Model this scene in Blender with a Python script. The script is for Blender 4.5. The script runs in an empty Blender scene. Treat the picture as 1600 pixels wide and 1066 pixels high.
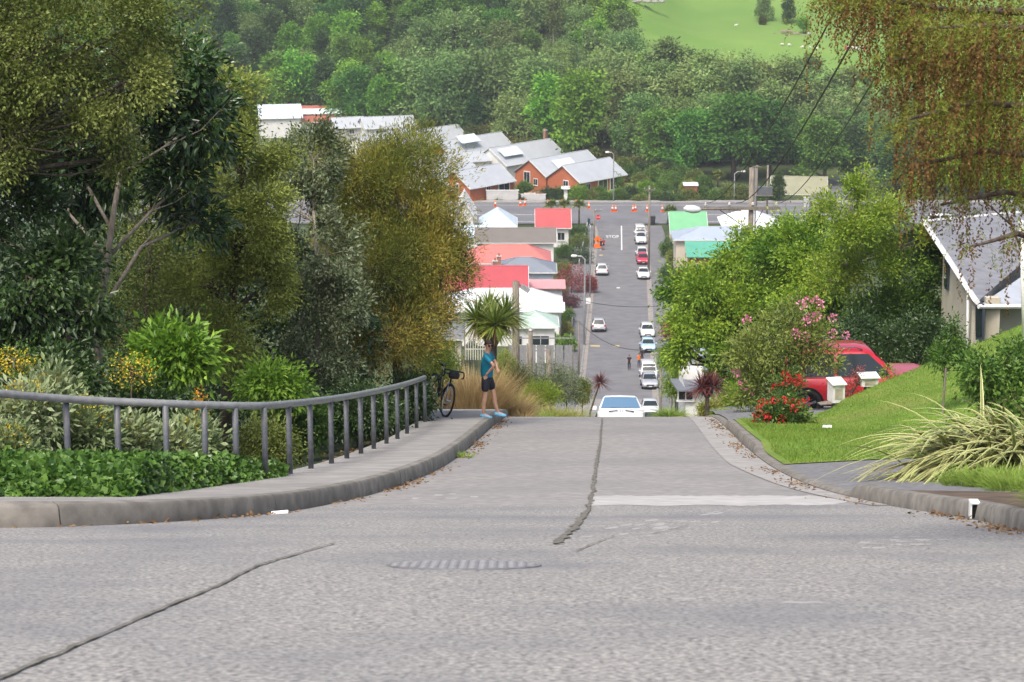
import bpy, math, random
import numpy as np
from mathutils import Vector, Matrix, Euler

# ------------------------------------------------------------------ camera, light, exposure
SC = bpy.context.scene
COL = SC.collection
F, CX, CY = 3950.0, 800.0, 533.0          # focal length in photo pixels, picture centre
TH = math.radians(12.7)                   # camera pitch below the horizon
CT, ST = math.cos(TH), math.sin(TH)

cam_d = bpy.data.cameras.new('camera'); cam = bpy.data.objects.new('camera', cam_d); COL.objects.link(cam)
cam.location = (0, 0, 0); cam.rotation_euler = (math.pi/2 - TH, 0, 0)
cam_d.sensor_width = 36; cam_d.lens = F/1600*36
cam_d.clip_start = .3; cam_d.clip_end = 6000
cam_d.dof.use_dof = True; cam_d.dof.focus_distance = 42; cam_d.dof.aperture_fstop = 9.0
SC.camera = cam

SUN_EL, SUN_AZ = math.radians(58), math.radians(205)     # azimuth clockwise from +Y
w = bpy.data.worlds.new('World'); SC.world = w; w.use_nodes = True
nt = w.node_tree; bg = nt.nodes['Background']
sky = nt.nodes.new('ShaderNodeTexSky'); sky.sky_type = 'NISHITA'; sky.sun_disc = False
sky.sun_elevation = SUN_EL; sky.sun_rotation = SUN_AZ
sky.air_density = .8; sky.dust_density = 6.0; sky.ozone_density = 1.0
nt.links.new(sky.outputs[0], bg.inputs[0]); bg.inputs[1].default_value = .15
sd = bpy.data.lights.new('sun', 'SUN'); sun = bpy.data.objects.new('sun', sd); COL.objects.link(sun)
sd.energy = 1.5; sd.angle = math.radians(14); sd.color = (1, .965, .91)
sdir = Vector((math.sin(SUN_AZ)*math.cos(SUN_EL), math.cos(SUN_AZ)*math.cos(SUN_EL), math.sin(SUN_EL)))
sun.rotation_euler = sdir.to_track_quat('Z', 'Y').to_euler(); sun.location = (0, -20, 60)
SC.view_settings.view_transform = 'Standard'; SC.view_settings.look = 'None'
SC.view_settings.exposure = .72; SC.view_settings.gamma = 1
SC.view_settings.use_curve_mapping = False
SC.render.engine = 'CYCLES'
SC.cycles.use_denoising = True
SC.cycles.max_bounces = 6; SC.cycles.diffuse_bounces = 3; SC.cycles.glossy_bounces = 2
SC.cycles.transmission_bounces = 3; SC.cycles.transparent_max_bounces = 4
SC.cycles.caustics_reflective = False; SC.cycles.caustics_refractive = False

# ------------------------------------------------------------------ helpers
def P(px, py, Y):
    xc = (px-CX)/F; yc = (CY-py)/F
    t = Y/(CT + yc*ST)
    return Vector((xc*t, Y, (-ST + yc*CT)*t))
def depth(Y, z): return Y*CT - z*ST
def scl(Y, py=500): return F/(Y/(CT + (CY-py)/F*ST))      # photo pixels per metre
def pyof(Y, z): return CY - F*(Y*ST + z*CT)/depth(Y, z)
def pxof(X, Y, z): return CX + F*X/depth(Y, z)

def hermite(xk, yk):
    xk = np.array(xk, float); yk = np.array(yk, float)
    h = np.diff(xk); d = np.diff(yk)/h
    m = np.zeros(len(xk)); m[0] = d[0]; m[-1] = d[-1]
    for i in range(1, len(xk)-1):
        if d[i-1]*d[i] <= 0: m[i] = 0
        else:
            w1 = 2*h[i]+h[i-1]; w2 = h[i]+2*h[i-1]
            m[i] = (w1+w2)/(w1/d[i-1]+w2/d[i])
    def f(x):
        x = np.asarray(x, float); i = np.clip(np.searchsorted(xk, x)-1, 0, len(h)-1)
        t = (x-xk[i])/h[i]
        t = np.clip(t, -5, 6)
        r = (2*t**3-3*t**2+1)*yk[i]+(t**3-2*t**2+t)*h[i]*m[i]+(-2*t**3+3*t**2)*yk[i+1]+(t**3-t**2)*h[i]*m[i+1]
        lo = yk[0]+m[0]*(x-xk[0]); hi = yk[-1]+m[-1]*(x-xk[-1])
        return np.where(x < xk[0], lo, np.where(x > xk[-1], hi, r))
    return f

# street profile: (picture row, pixels per metre) down to the brow, then surveyed points
_k = []
for py, s in ((1500, 820), (1066, 450), (960, 342), (884, 262), (825, 187), (783, 140), (740, 114), (700, 94), (665, 76), (652.5, 68.5)):
    t = F/s; yc = (CY-py)/F; _k.append((t*(CT+yc*ST), t*(-ST+yc*CT)))
_b = _k[-1]
_k += [(63, P(0, 653.5, 63).z), (70, P(0, 660, 70).z), (89, -23.50), (115, -31.6), (140, -39.2), (200, -54.6), (250, -62.4), (270, -64.4), (310, -67.5), (350, -69.7),
       (390, -71.0), (404, -71.3), (430, -71.3)]
_zs = hermite([a for a, b in _k], [b for a, b in _k])
def zs(Y): return _zs(Y)
def zsf(Y): return float(_zs(Y))
_Yt = np.linspace(4, 60, 1200)
def Yg(py, dz=0.0):                       # distance at which the street (raised by dz) shows at picture row py
    z = zs(_Yt)+dz
    r = CY - F*(_Yt*ST+z*CT)/(_Yt*CT-z*ST)
    return float(np.interp(-py, -r, _Yt)) if r[0] > r[-1] else float(np.interp(py, r, _Yt))
_Yf = np.linspace(240, 425, 1500)
def Yfar(py, dz=0.0):
    z = zs(_Yf)+dz
    r = CY - F*(_Yf*ST+z*CT)/(_Yf*CT-z*ST)
    return float(np.interp(-py, -r, _Yf))
def gp(px, py, dz=0.0):
    Y = Yg(py, dz); return P(px, py, Y)
def gf(px, py, dz=0.0):
    Y = Yfar(py, dz); return P(px, py, Y)
def axis(Y): return -.40 + .0452*np.asarray(Y, float)

class MB:
    def __init__(s): s.v = []; s.f = []; s.m = []
    def add(s, v, f, mi=0):
        o = len(s.v); s.v += [tuple(p) for p in v]; s.f += [tuple(i+o for i in q) for q in f]; s.m += [mi]*len(f); return s
    def box(s, c, d, rz=0, mi=0, M=None):
        x, y, z = d[0]/2, d[1]/2, d[2]/2
        v = [Vector((a*x, b*y, e*z)) for a in (-1, 1) for b in (-1, 1) for e in (-1, 1)]
        R = M if M is not None else Matrix.Rotation(rz, 3, 'Z')
        v = [R @ p + Vector(c) for p in v]
        return s.add(v, [(0, 1, 3, 2), (4, 6, 7, 5), (0, 4, 5, 1), (2, 3, 7, 6), (0, 2, 6, 4), (1, 5, 7, 3)], mi)
    def tube(s, pts, r, n=8, mi=0, cap=True, squash=1.0):
        pts = [Vector(p) for p in pts]; k = len(pts)
        if not hasattr(r, '__len__'): r = [r]*k
        vs = []; ref = None
        for i, p in enumerate(pts):
            d = (pts[min(i+1, k-1)]-pts[max(i-1, 0)])
            if d.length < 1e-9: d = Vector((0, 0, 1))
            d.normalize()
            if ref is None: ref = Vector((0, 0, 1)) if abs(d.z) < .9 else Vector((1, 0, 0))
            a = d.cross(ref)
            if a.length < 1e-6: a = d.orthogonal()
            a.normalize(); b = a.cross(d); ref = b
            for j in range(n):
                t = 2*math.pi*j/n
                vs.append(p + (a*math.cos(t) + b*math.sin(t)*squash)*r[i])
        fs = [(i*n+j, i*n+(j+1) % n, (i+1)*n+(j+1) % n, (i+1)*n+j) for i in range(k-1) for j in range(n)]
        if cap: fs += [tuple(range(n-1, -1, -1)), tuple((k-1)*n+j for j in range(n))]
        return s.add(vs, fs, mi)
    def lathe(s, prof, n=16, c=(0, 0, 0), mi=0, M=None):      # prof: (radius, height) up the local z axis
        R = M if M is not None else Matrix.Identity(3); c = Vector(c); vs = []
        for r, h in prof:
            for j in range(n):
                t = 2*math.pi*j/n; vs.append(c + R @ Vector((r*math.cos(t), r*math.sin(t), h)))
        k = len(prof)
        fs = [(i*n+j, i*n+(j+1) % n, (i+1)*n+(j+1) % n, (i+1)*n+j) for i in range(k-1) for j in range(n)]
        if prof[0][0] > 1e-6: fs.append(tuple(range(n-1, -1, -1)))
        if prof[-1][0] > 1e-6: fs.append(tuple((k-1)*n+j for j in range(n)))
        return s.add(vs, fs, mi)
    def prism(s, poly, off, mi=0):                            # polygon of 3D points pushed along off
        n = len(poly); a = [Vector(p) for p in poly]; off = Vector(off)
        vs = a + [p+off for p in a]
        fs = [tuple(range(n-1, -1, -1)), tuple(range(n, 2*n))] + [(i, (i+1) % n, n+(i+1) % n, n+i) for i in range(n)]
        return s.add(vs, fs, mi)
    def build(s, name, mats, parent=None, smooth=False, loc=None):
        me = bpy.data.meshes.new(name); me.from_pydata(s.v, [], s.f)
        if not isinstance(mats, (list, tuple)): mats = [mats]
        for m in mats: me.materials.append(m)
        if len(mats) > 1: me.polygons.foreach_set('material_index', s.m)
        if smooth: me.polygons.foreach_set('use_smooth', [True]*len(me.polygons))
        me.update()
        o = bpy.data.objects.new(name, me); COL.objects.link(o)
        if parent is not None: o.parent = parent
        if loc is not None: o.location = loc
        return o
def smooth_by_angle(o, deg=35):
    me = o.data; me.polygons.foreach_set('use_smooth', [True]*len(me.polygons))
    me.set_sharp_from_angle(angle=math.radians(deg)); return o
def tag(o, label=None, cat=None, group=None, kind=None):
    if label: o['label'] = label
    if cat: o['category'] = cat
    if group: o['group'] = group
    if kind: o['kind'] = kind
    return o
def thing(name, label, cat, loc=(0, 0, 0), rz=0, group=None):
    o = bpy.data.objects.new(name, None); COL.objects.link(o); o.empty_display_size = .2
    o.location = loc; o.rotation_euler = (0, 0, rz)
    return tag(o, label, cat, group)
def copy_tree(o, parent=None):
    c = o.copy(); COL.objects.link(c); c.parent = parent
    for ch in o.children: copy_tree(ch, c)
    return c
def sstep(a, b, x):
    t = np.clip((np.asarray(x, float)-a)/(b-a), 0, 1); return t*t*(3-2*t)

# ------------------------------------------------------------------ materials
def newmat(name):
    m = bpy.data.materials.new(name); m.use_nodes = True
    n = m.node_tree.nodes; b = n['Principled BSDF']
    return m, m.node_tree, b
def pm(name, c, c2=None, scale=4., rough=.7, bump=0., bscale=None, spec=.3, metal=0., detail=5., c3=None, scale3=.5, f3=.5, coat=0., stretch=None, lo=.35, hi=.65):
    m, t, b = newmat(name); N = t.nodes; L = t.links
    b.inputs['Roughness'].default_value = rough; b.inputs['Metallic'].default_value = metal
    b.inputs['Specular IOR Level'].default_value = spec; b.inputs['Coat Weight'].default_value = coat
    if coat: b.inputs['Coat Roughness'].default_value = .06
    b.inputs['Base Color'].default_value = (*c, 1)
    if c2 is None and not bump: return m
    tc = N.new('ShaderNodeTexCoord'); src = tc.outputs['Object']
    if stretch:
        mp = N.new('ShaderNodeMapping'); mp.inputs['Scale'].default_value = stretch; L.new(src, mp.inputs[0]); src = mp.outputs[0]
    if c2 is not None:
        n = N.new('ShaderNodeTexNoise'); n.inputs['Scale'].default_value = scale; n.inputs['Detail'].default_value = detail; L.new(src, n.inputs['Vector'])
        r = N.new('ShaderNodeValToRGB'); r.color_ramp.elements[0].position = lo; r.color_ramp.elements[1].position = hi
        r.color_ramp.elements[0].color = (*c, 1); r.color_ramp.elements[1].color = (*c2, 1)
        L.new(n.outputs[0], r.inputs[0]); out = r.outputs[0]
        if c3 is not None:
            n3 = N.new('ShaderNodeTexNoise'); n3.inputs['Scale'].default_value = scale3; n3.inputs['Detail'].default_value = 6; L.new(src, n3.inputs['Vector'])
            r3 = N.new('ShaderNodeValToRGB'); r3.color_ramp.elements[0].position = .45; r3.color_ramp.elements[1].position = .68
            r3.color_ramp.elements[0].color = (0, 0, 0, 1); r3.color_ramp.elements[1].color = (f3, f3, f3, 1); L.new(n3.outputs[0], r3.inputs[0])
            mx = N.new('ShaderNodeMix'); mx.data_type = 'RGBA'; L.new(r3.outputs[0], mx.inputs[0]); L.new(out, mx.inputs[6]); mx.inputs[7].default_value = (*c3, 1); out = mx.outputs[2]
        L.new(out, b.inputs['Base Color'])
    if bump:
        n2 = N.new('ShaderNodeTexNoise'); n2.inputs['Scale'].default_value = bscale or scale*4; n2.inputs['Detail'].default_value = 4; L.new(src, n2.inputs['Vector'])
        bp = N.new('ShaderNodeBump'); bp.inputs['Strength'].default_value = min(1, bump); bp.inputs['Distance'].default_value = .02; L.new(n2.outputs[0], bp.inputs['Height']); L.new(bp.outputs[0], b.inputs['Normal'])
    return m
def leafmat(name, cols, rough=.5, spec=.35, trans=.25, rnd=0.0, attr='tint'):
    """cols: colours along the per-leaf tint 0..1; part of the light passes through the blade"""
    m, t, b = newmat(name); N = t.nodes; L = t.links
    at = N.new('ShaderNodeAttribute'); at.attribute_name = attr
    r = N.new('ShaderNodeValToRGB'); e = r.color_ramp.elements
    while len(e) < len(cols): e.new(.5)
    for i, c in enumerate(cols): e[i].position = i/(len(cols)-1); e[i].color = (*c, 1)
    L.new(at.outputs['Fac'], r.inputs[0]); out = r.outputs[0]
    if rnd:
        oi = N.new('ShaderNodeObjectInfo'); h = N.new('ShaderNodeHueSaturation')
        a = N.new('ShaderNodeMapRange'); a.inputs[3].default_value = .5-.045*rnd; a.inputs[4].default_value = .5+.03*rnd; L.new(oi.outputs['Random'], a.inputs[0]); L.new(a.outputs[0], h.inputs['Hue'])
        mu = N.new('ShaderNodeMath'); mu.operation = 'MULTIPLY'; mu.inputs[1].default_value = 7.31; L.new(oi.outputs['Random'], mu.inputs[0])
        fr = N.new('ShaderNodeMath'); fr.operation = 'FRACT'; L.new(mu.outputs[0], fr.inputs[0])
        a2 = N.new('ShaderNodeMapRange'); a2.inputs[3].default_value = 1-.4*rnd; a2.inputs[4].default_value = 1+.35*rnd; L.new(fr.outputs[0], a2.inputs[0]); L.new(a2.outputs[0], h.inputs['Value'])
        L.new(out, h.inputs['Color']); out = h.outputs[0]
    L.new(out, b.inputs['Base Color']); b.inputs['Roughness'].default_value = rough; b.inputs['Specular IOR Level'].default_value = spec
    tr = N.new('ShaderNodeBsdfTranslucent'); L.new(out, tr.inputs[0]); mx = N.new('ShaderNodeMixShader'); mx.inputs[0].default_value = trans
    L.new(b.outputs[0], mx.inputs[1]); L.new(tr.outputs[0], mx.inputs[2]); L.new(mx.outputs[0], N['Material Output'].inputs[0])
    return m
M = {}
M['seal'] = pm('chip_seal', (.11, .11, .112), (.43, .42, .39), 38, .9, .5, 60, .2, detail=7, c3=(.175, .178, .192), scale3=.55, f3=.65, lo=.33, hi=.66)
M['concrete_road'] = pm('concrete_road', (.225, .22, .21), (.31, .30, .285), 7, .88, .3, 50, .2, detail=8, c3=(.19, .188, .187), scale3=.35, f3=.5)
M['asphalt'] = pm('street_asphalt', (.145, .147, .152), (.185, .185, .188), .6, .88, .2, 30, .2, detail=8)
M['north'] = pm('north_asphalt', (.135, .14, .15), (.175, .178, .187), .3, .85, .2, 30, .2, detail=8)
M['drive'] = pm('driveway_asphalt', (.15, .152, .156), (.215, .215, .218), 9, .9, .4, 60, .2)
M['kerb'] = pm('kerb_concrete', (.16, .15, .132), (.26, .245, .215), 5, .9, .2, 60, .2, c3=(.11, .105, .09), scale3=.8, f3=.4)
M['path'] = pm('footpath_concrete', (.25, .245, .23), (.33, .32, .30), 3, .9, .3, 60, .2, c3=(.205, .20, .19), scale3=.8, f3=.6)
M['pale'] = pm('pale_concrete', (.36, .355, .34), (.46, .45, .435), 4, .9, .3, 50, .2)
M['paint'] = pm('road_paint', (.70, .70, .69), (.82, .82, .81), 3, .7)
M['paint_y'] = pm('road_paint_yellow', (.65, .48, .12), (.75, .58, .2), 3, .7)
M['soil'] = pm('soil', (.075, .055, .04), (.15, .11, .075), 3, .95, .6, 25)
M['floor'] = pm('forest_floor', (.03, .05, .018), (.075, .10, .03), .15, .95, .5, 3)
M['lawn'] = pm('lawn_soil', (.10, .19, .02), (.16, .26, .03), 1.2, .95, .6, 40, c3=(.21, .20, .07), scale3=.6, f3=.55)
M['field'] = pm('field_grass', (.125, .235, .04), (.165, .275, .055), .06, .95, .5, 2, c3=(.105, .20, .042), scale3=.02, f3=.6)
M['crack'] = pm('crack_dirt', (.10, .095, .08), (.20, .19, .16), 9, .95)
M['iron'] = pm('rail_steel', (.075, .085, .10), (.12, .13, .15), 12, .5, .1, 60, .5, c3=(.17, .16, .14), scale3=3, f3=.5)
M['rail'] = pm('rail_top_steel', (.17, .18, .185), (.24, .25, .25), 10, .45, .1, 60, .5)
M['wood'] = pm('weathered_wood', (.15, .13, .105), (.27, .24, .20), 6, .9, .5, 30, .2, stretch=(6, 6, .7))
M['bark'] = pm('bark', (.06, .047, .037), (.14, .115, .09), 8, .95, .7, 30, .2, stretch=(3, 3, .7))
M['bark_pale'] = pm('bark_pale', (.20, .17, .14), (.34, .30, .25), 8, .95, .6, 30, .2, stretch=(3, 3, .7))
M['black'] = pm('black_plastic', (.008, .008, .009), None, rough=.5)
M['rubber'] = pm('rubber', (.015, .015, .016), (.028, .028, .028), 20, .8)
M['chrome'] = pm('alloy', (.55, .56, .58), None, rough=.25, metal=1.0)
M['steel'] = pm('galvanised', (.40, .41, .42), (.52, .53, .54), 6, .45, metal=.6)
M['white'] = pm('white_paint', (.74, .74, .72), (.82, .82, .80), 2.5, .5)
# ------------------------------------------------------------------ street lines on the ground
KH = .19                                                     # kerb height
def line_px(lst, dz=0.0): return [gp(x, y, dz) for x, y in lst]
def fn_of_Y(pts):
    ys = np.array([p[1] for p in pts]); xs = np.array([p[0] for p in pts]); o = np.argsort(ys)
    return lambda Y: np.interp(Y, ys[o], xs[o])
def resample(pts, step):
    pts = [Vector(p) for p in pts]; out = [pts[0].copy()]; acc = 0
    d = [0]
    for a, b in zip(pts, pts[1:]): d.append(d[-1]+(b-a).length)
    n = max(2, int(round(d[-1]/step)))
    res = []
    for i in range(n+1):
        s = d[-1]*i/n; j = min(max(int(np.searchsorted(d, s))-1, 0), len(pts)-2)
        t = (s-d[j])/max(d[j+1]-d[j], 1e-9); res.append(pts[j].lerp(pts[j+1], t))
    return res
def smoothline(pts, it=2):
    pts = [Vector(p) for p in pts]
    for _ in range(it):
        q = [pts[0]]
        for a, b in zip(pts, pts[1:]): q += [a.lerp(b, .25), a.lerp(b, .75)]
        pts = q+[pts[-1]]
    return pts
KL = line_px([(0, 826), (150, 822), (300, 814), (430, 803), (520, 787), (600, 768), (680, 738), (725, 708), (755, 680), (775, 662), (789, 653.2)])
KL = [Vector((-26, 17.2, 0)), Vector((-12, 18.6, 0))] + KL
KL += [Vector((float(axis(Y))-h, Y, 0)) for Y, h in ((63, 2.5), (70, 2.6), (90, 2.9), (120, 3.3), (170, 3.8), (250, 4.15), (330, 4.15), (392, 4.2))]
KR = line_px([(1600, 832), (1525, 812), (1470, 803), (1400, 792), (1330, 778), (1290, 768), (1250, 754), (1200, 728), (1165, 700), (1140, 675), (1122, 657), (1114, 653.2)])
KR = [Vector((3.7, 3, 0)), Vector((3.9, 12, 0))] + KR
KR += [Vector((float(axis(Y))+h, Y, 0)) for Y, h in ((63, 2.45), (70, 2.5), (90, 2.9), (120, 3.3), (170, 3.6), (250, 3.9), (330, 4.0), (392, 4.1))]
KL = smoothline(KL); KR = smoothline(KR)
for p in KL+KR: p.z = zsf(p.y)
xl, xr = fn_of_Y(KL), fn_of_Y(KR)
def XL(Y):
    Y = np.asarray(Y, float); return np.where(Y < 17.3, -26., xl(Y))
def XR(Y): return xr(Y)
_pbase = [(-150, 766), (0, 763), (108, 757), (187, 755), (262, 754), (322, 752), (370, 750), (415, 747), (453, 740), (486, 732), (518, 724), (542, 716), (564, 708.5),
          (584, 701), (604, 693), (621, 685.5), (636, 677.5), (651, 668.5), (664, 659), (674, 652)]
PO = line_px(_pbase, KH)                                       # outer edge of the footpath, where the rail stands
PO_posts = [p.copy() for p in PO[2:]]
PO = [Vector((-26, 22.5, 0)), Vector((-12, 24.2, 0))] + PO + [Vector((float(axis(64))-4.6, 64, 0)), Vector((float(axis(76))-4.8, 76, 0))]
for p in PO: p.z = zsf(p.y)+KH
PO = smoothline(PO, 1)
xo = fn_of_Y(PO)

# ------------------------------------------------------------------ terrain height
def hill(X, Y):
    X = np.asarray(X, float); Y = np.asarray(Y, float)
    k = sstep(8, 40, X - (Y-520)*.05)
    y0 = 516*(1-k) + 470*k; sl = .34*(1-k)+.13*k
    d = np.maximum(Y-y0, 0)
    roll = .9*np.sin(X*.045+1.3)*np.clip(d/40, 0, 1)+.7*np.sin(X*.09-Y*.05)*np.clip(d/40, 0, 1)
    return 58*np.tanh(sl*(np.sqrt(d*d+100)-10)/58)+roll
def Ydrv(X): return np.interp(X, [4.2, 5.2, 6.1, 6.7, 7.3, 8.4, 9.5, 26], [50.3, 50.3, 50.7, 52.8, 55.4, 57.4, 58.4, 60])
def mound(X, Y):
    u = np.clip((X-6.0)/(10.1-6.0), 0, 2.2)
    return 1.35*np.power(u, 1.25)*sstep(38.5, 49, Y + .25*(X-8))*sstep(0, 2.6, Ydrv(X)-Y+.6)
def hr_py(py):                                                 # kerb height, dropped at the two driveways
    h = .17
    for a, b in ((712, 778), (636, 668)): h -= float(sstep(a-6, a, py)*(1-sstep(b-3, b+1, py)))*.12
    return h
_hy = np.linspace(5, 70, 400); _hz = np.array([hr_py(pyof(float(a), zsf(float(a)))) for a in _hy])
def right_base(X, Y):
    kd = np.interp(Y, _hy, _hz); near_k = np.clip((X-XR(Y)-.16)/1.6, 0, 1)
    base = zs(Y)+kd+(.14-kd)*near_k
    # parking pad beyond the lawn stays level while the street drops
    pad = zsf(58.5)+.14 - .238*np.maximum(Y-58.5, 0)
    k = sstep(3.2, 5.6, X-(XR(Y)-4.4))*sstep(57.5, 60, Y)*(1-sstep(64, 105, Y))
    return base*(1-k)+np.maximum(pad, base)*k
def G(X, Y):
    X = np.asarray(X, float); Y = np.asarray(Y, float)
    z = zs(np.minimum(Y, 430)) + hill(X, Y)
    near = (Y < 66)
    dl = xo(Y)-X
    bank = np.where(near, KH-.12-.16*np.clip(dl-.4, 0, 7), 0)*(1-sstep(60, 66, Y))
    left = z+bank-.14
    rb = np.where(Y < 110, right_base(X, Y)+mound(X, Y), z)-.10
    base = z-.14
    out = np.where(X < xo(Y), left, np.where(X > XR(Y)+.3, rb, base))
    # left hillside below the brow stands a little above the street
    rise = 2.6*sstep(11, 17, axis(Y)-X)*sstep(70, 110, Y)*(1-sstep(268, 292, Y))
    return out+rise
def Gf(X, Y): return float(G(X, Y))

def grid_mesh(name, xs, ys, zf, mat, parent=None):
    XX, YY = np.meshgrid(xs, ys); ZZ = zf(XX, YY)
    v = np.stack([XX.ravel(), YY.ravel(), ZZ.ravel()], 1); nx, ny = len(xs), len(ys)
    i = np.arange(ny-1)[:, None]*nx+np.arange(nx-1)[None, :]; i = i.ravel()
    f = np.stack([i, i+1, i+nx+1, i+nx], 1)
    me = bpy.data.meshes.new(name); me.from_pydata(v.tolist(), [], f.tolist()); me.materials.append(mat)
    me.polygons.foreach_set('use_smooth', [True]*len(me.polygons)); me.update()
    o = bpy.data.objects.new(name, me); COL.objects.link(o)
    if parent: o.parent = parent
    return o
def ribbon(name, rows, mat, parent=None, nx=1, bend=0.0):
    """rows: (left point, right point) pairs; a sheet between two lines"""
    b = MB(); vs = []
    for l, r in rows:
        for j in range(nx+1): vs.append(Vector(l).lerp(Vector(r), j/nx))
    n = nx+1
    b.add(vs, [(i*n+j, i*n+j+1, (i+1)*n+j+1, (i+1)*n+j) for i in range(len(rows)-1) for j in range(nx)])
    return b.build(name, mat, parent, True)

xs = np.concatenate([np.linspace(-420, -40, 34)[:-1], np.linspace(-40, -14, 27)[:-1], np.linspace(-14, 22, 73)[:-1], np.linspace(22, 60, 28)[:-1], np.linspace(60, 420, 34)])
ys = np.concatenate([np.linspace(-40, 4, 8)[:-1], np.linspace(4, 72, 120)[:-1], np.linspace(72, 440, 124)[:-1], np.linspace(440, 720, 60)[:-1], np.linspace(720, 3000, 24)])
ter = grid_mesh('terrain', xs, ys, G, M['floor']); tag(ter, kind='structure')

# ------------------------------------------------------------------ carriageway: chip seal turning area, concrete brow, asphalt below
def road_rows(y0, y1, n, dz=0.0, inset=0.0):
    r = []
    for Y in np.linspace(y0, y1, n):
        z = zsf(Y)+dz; r.append((Vector((float(XL(Y))+inset, Y, z)), Vector((float(XR(Y))-inset, Y, z))))
    return r
YS = Yg(790)                                                   # where seal meets concrete
road = ribbon('road', road_rows(-14, 17.25, 30)+road_rows(17.35, YS, 24), M['seal'], nx=6); tag(road, kind='structure')
street = ribbon('concrete_road', road_rows(YS, 250, 190), M['concrete_road'], nx=6); tag(street, kind='structure')
lower = ribbon('street', road_rows(250, 404, 60), M['asphalt'], nx=4); tag(lower, kind='structure')
# pale concrete strip across one lane
rows = []
for px in np.linspace(921, 1322, 40):
    k = min(1, (1326-px)/60); rows.append((gp(px, 783+(7+.9*math.sin(px*.05)+.5*math.sin(px*.31))*k**.4), gp(px+3, 783-(8+.5*math.sin(px*.08)+.5*math.sin(px*.27))*k)))
for l, r in rows: l.z += .003; r.z += .003
st = ribbon('concrete_strip', rows, M['pale'], road)
# gutter channel along the far kerb
rows = []
for Y in np.linspace(Yg(790), 66, 50):
    x = float(XR(Y)); w = .55*min(1, .35+.65*(Y-Yg(790))/10); rows.append((Vector((x-w, Y, zsf(Y)+.008)), Vector((x, Y, zsf(Y)+.008))))
ribbon('gutter_channel', rows, pm('gutter_concrete', (.27, .262, .245), (.35, .34, .32), 4, .9, .3, 40), street)
def crack(pxs, w0, w1, parent, seed, name='joint_crack'):
    rr = random.Random(seed); pts = resample(line_px(pxs), .16); rows = []; side = Vector((1, 0, 0))
    for i, p in enumerate(pts):
        d = (pts[min(i+1, len(pts)-1)]-pts[max(i-1, 0)]); d.z = 0; d.normalize(); n = Vector((d.y, -d.x, 0))
        w = (w0+(w1-w0)*i/len(pts))*rr.uniform(.5, 1.3); o = rr.uniform(-.35, .35)*w
        a = p+n*(o-w/2); b = p+n*(o+w/2); a.z = zsf(a.y)+.010; b.z = zsf(b.y)+.010
        rows.append((a, b))
    return ribbon(name, rows, M['crack'], parent)
crack([(-60, 1080), (0, 1062), (80, 1028), (180, 985), (270, 945), (345, 915), (400, 886), (460, 868), (522, 850)], .028, .02, road, 1)
crack([(868, 851), (890, 832), (918, 800), (925, 775), (931, 730), (938, 690), (941, 654)], .07, .03, road, 2)
crack([(900, 862), (960, 838), (1020, 836), (1075, 822)], .012, .01, road, 5, 'hairline_crack')
# worn pale scrapes in the seal
def patch(pxs, dz, mat, parent, name, seed):
    rr = random.Random(seed); vs = []
    for x, y in pxs:
        p = gp(x, y); p.z += dz; vs.append(p)
    return MB().add(vs, [tuple(range(len(vs)))]).build(name, mat, parent)
scr = pm('worn_scrape', (.30, .295, .285), (.42, .41, .40), 16, .9)
def scrape(cx, cy, w, h, n, seed, slope=0.0):
    rr = random.Random(seed); b = MB()
    for i in range(n):
        x = cx+rr.gauss(0, w/2.6); y = cy+rr.gauss(0, h/2.6)+slope*(x-cx); l = rr.uniform(.05, .28)*w*.5; t = rr.uniform(.5, 1.8)
        q = [gp(x-l, y+t*.5+slope*-l), gp(x, y+t), gp(x+l, y+t*.4+slope*l), gp(x+l*.6, y-t*.5+slope*l), gp(x-l*.7, y-t*.6-slope*l)]
        for p in q: p.z += .0012+.00004*i
        b.add(q, [tuple(range(5))])
    return b.build('road_scrape', scr, road)
scrape(1035, 822, 110, 14, 26, 3, -.11); scrape(1395, 848, 110, 16, 18, 4); scrape(690, 776, 90, 6, 5, 6); scrape(1000, 838, 130, 5, 6, 7, -.05)
scrape(1250, 930, 500, 60, 5, 9)
tar = pm('tar_bleed', (.15, .152, .165), (.27, .265, .265), 40, .85)
def tarpatch(cx, cy, w, h, n, seed):
    rr = random.Random(seed); b = MB()
    for i in range(n):
        x = cx+rr.gauss(0, w/2.5); y = cy+rr.gauss(0, h/2.5); l = rr.uniform(2, 9); t = rr.uniform(.5, 1.6); k = 7
        q = [gp(x+l*math.cos(6.283*j/k)*rr.uniform(.6, 1.2), y+t*math.sin(6.283*j/k)*rr.uniform(.6, 1.2)) for j in range(k)]
        q.reverse()
        for p in q: p.z += .001+.00002*i
        b.add(q, [tuple(range(k))])
    return b.build('tar_bleed_patch', tar, road)
tarpatch(900, 925, 260, 40, 22, 11); tarpatch(1480, 900, 260, 70, 20, 12); tarpatch(1060, 802, 60, 8, 8, 13)

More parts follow.
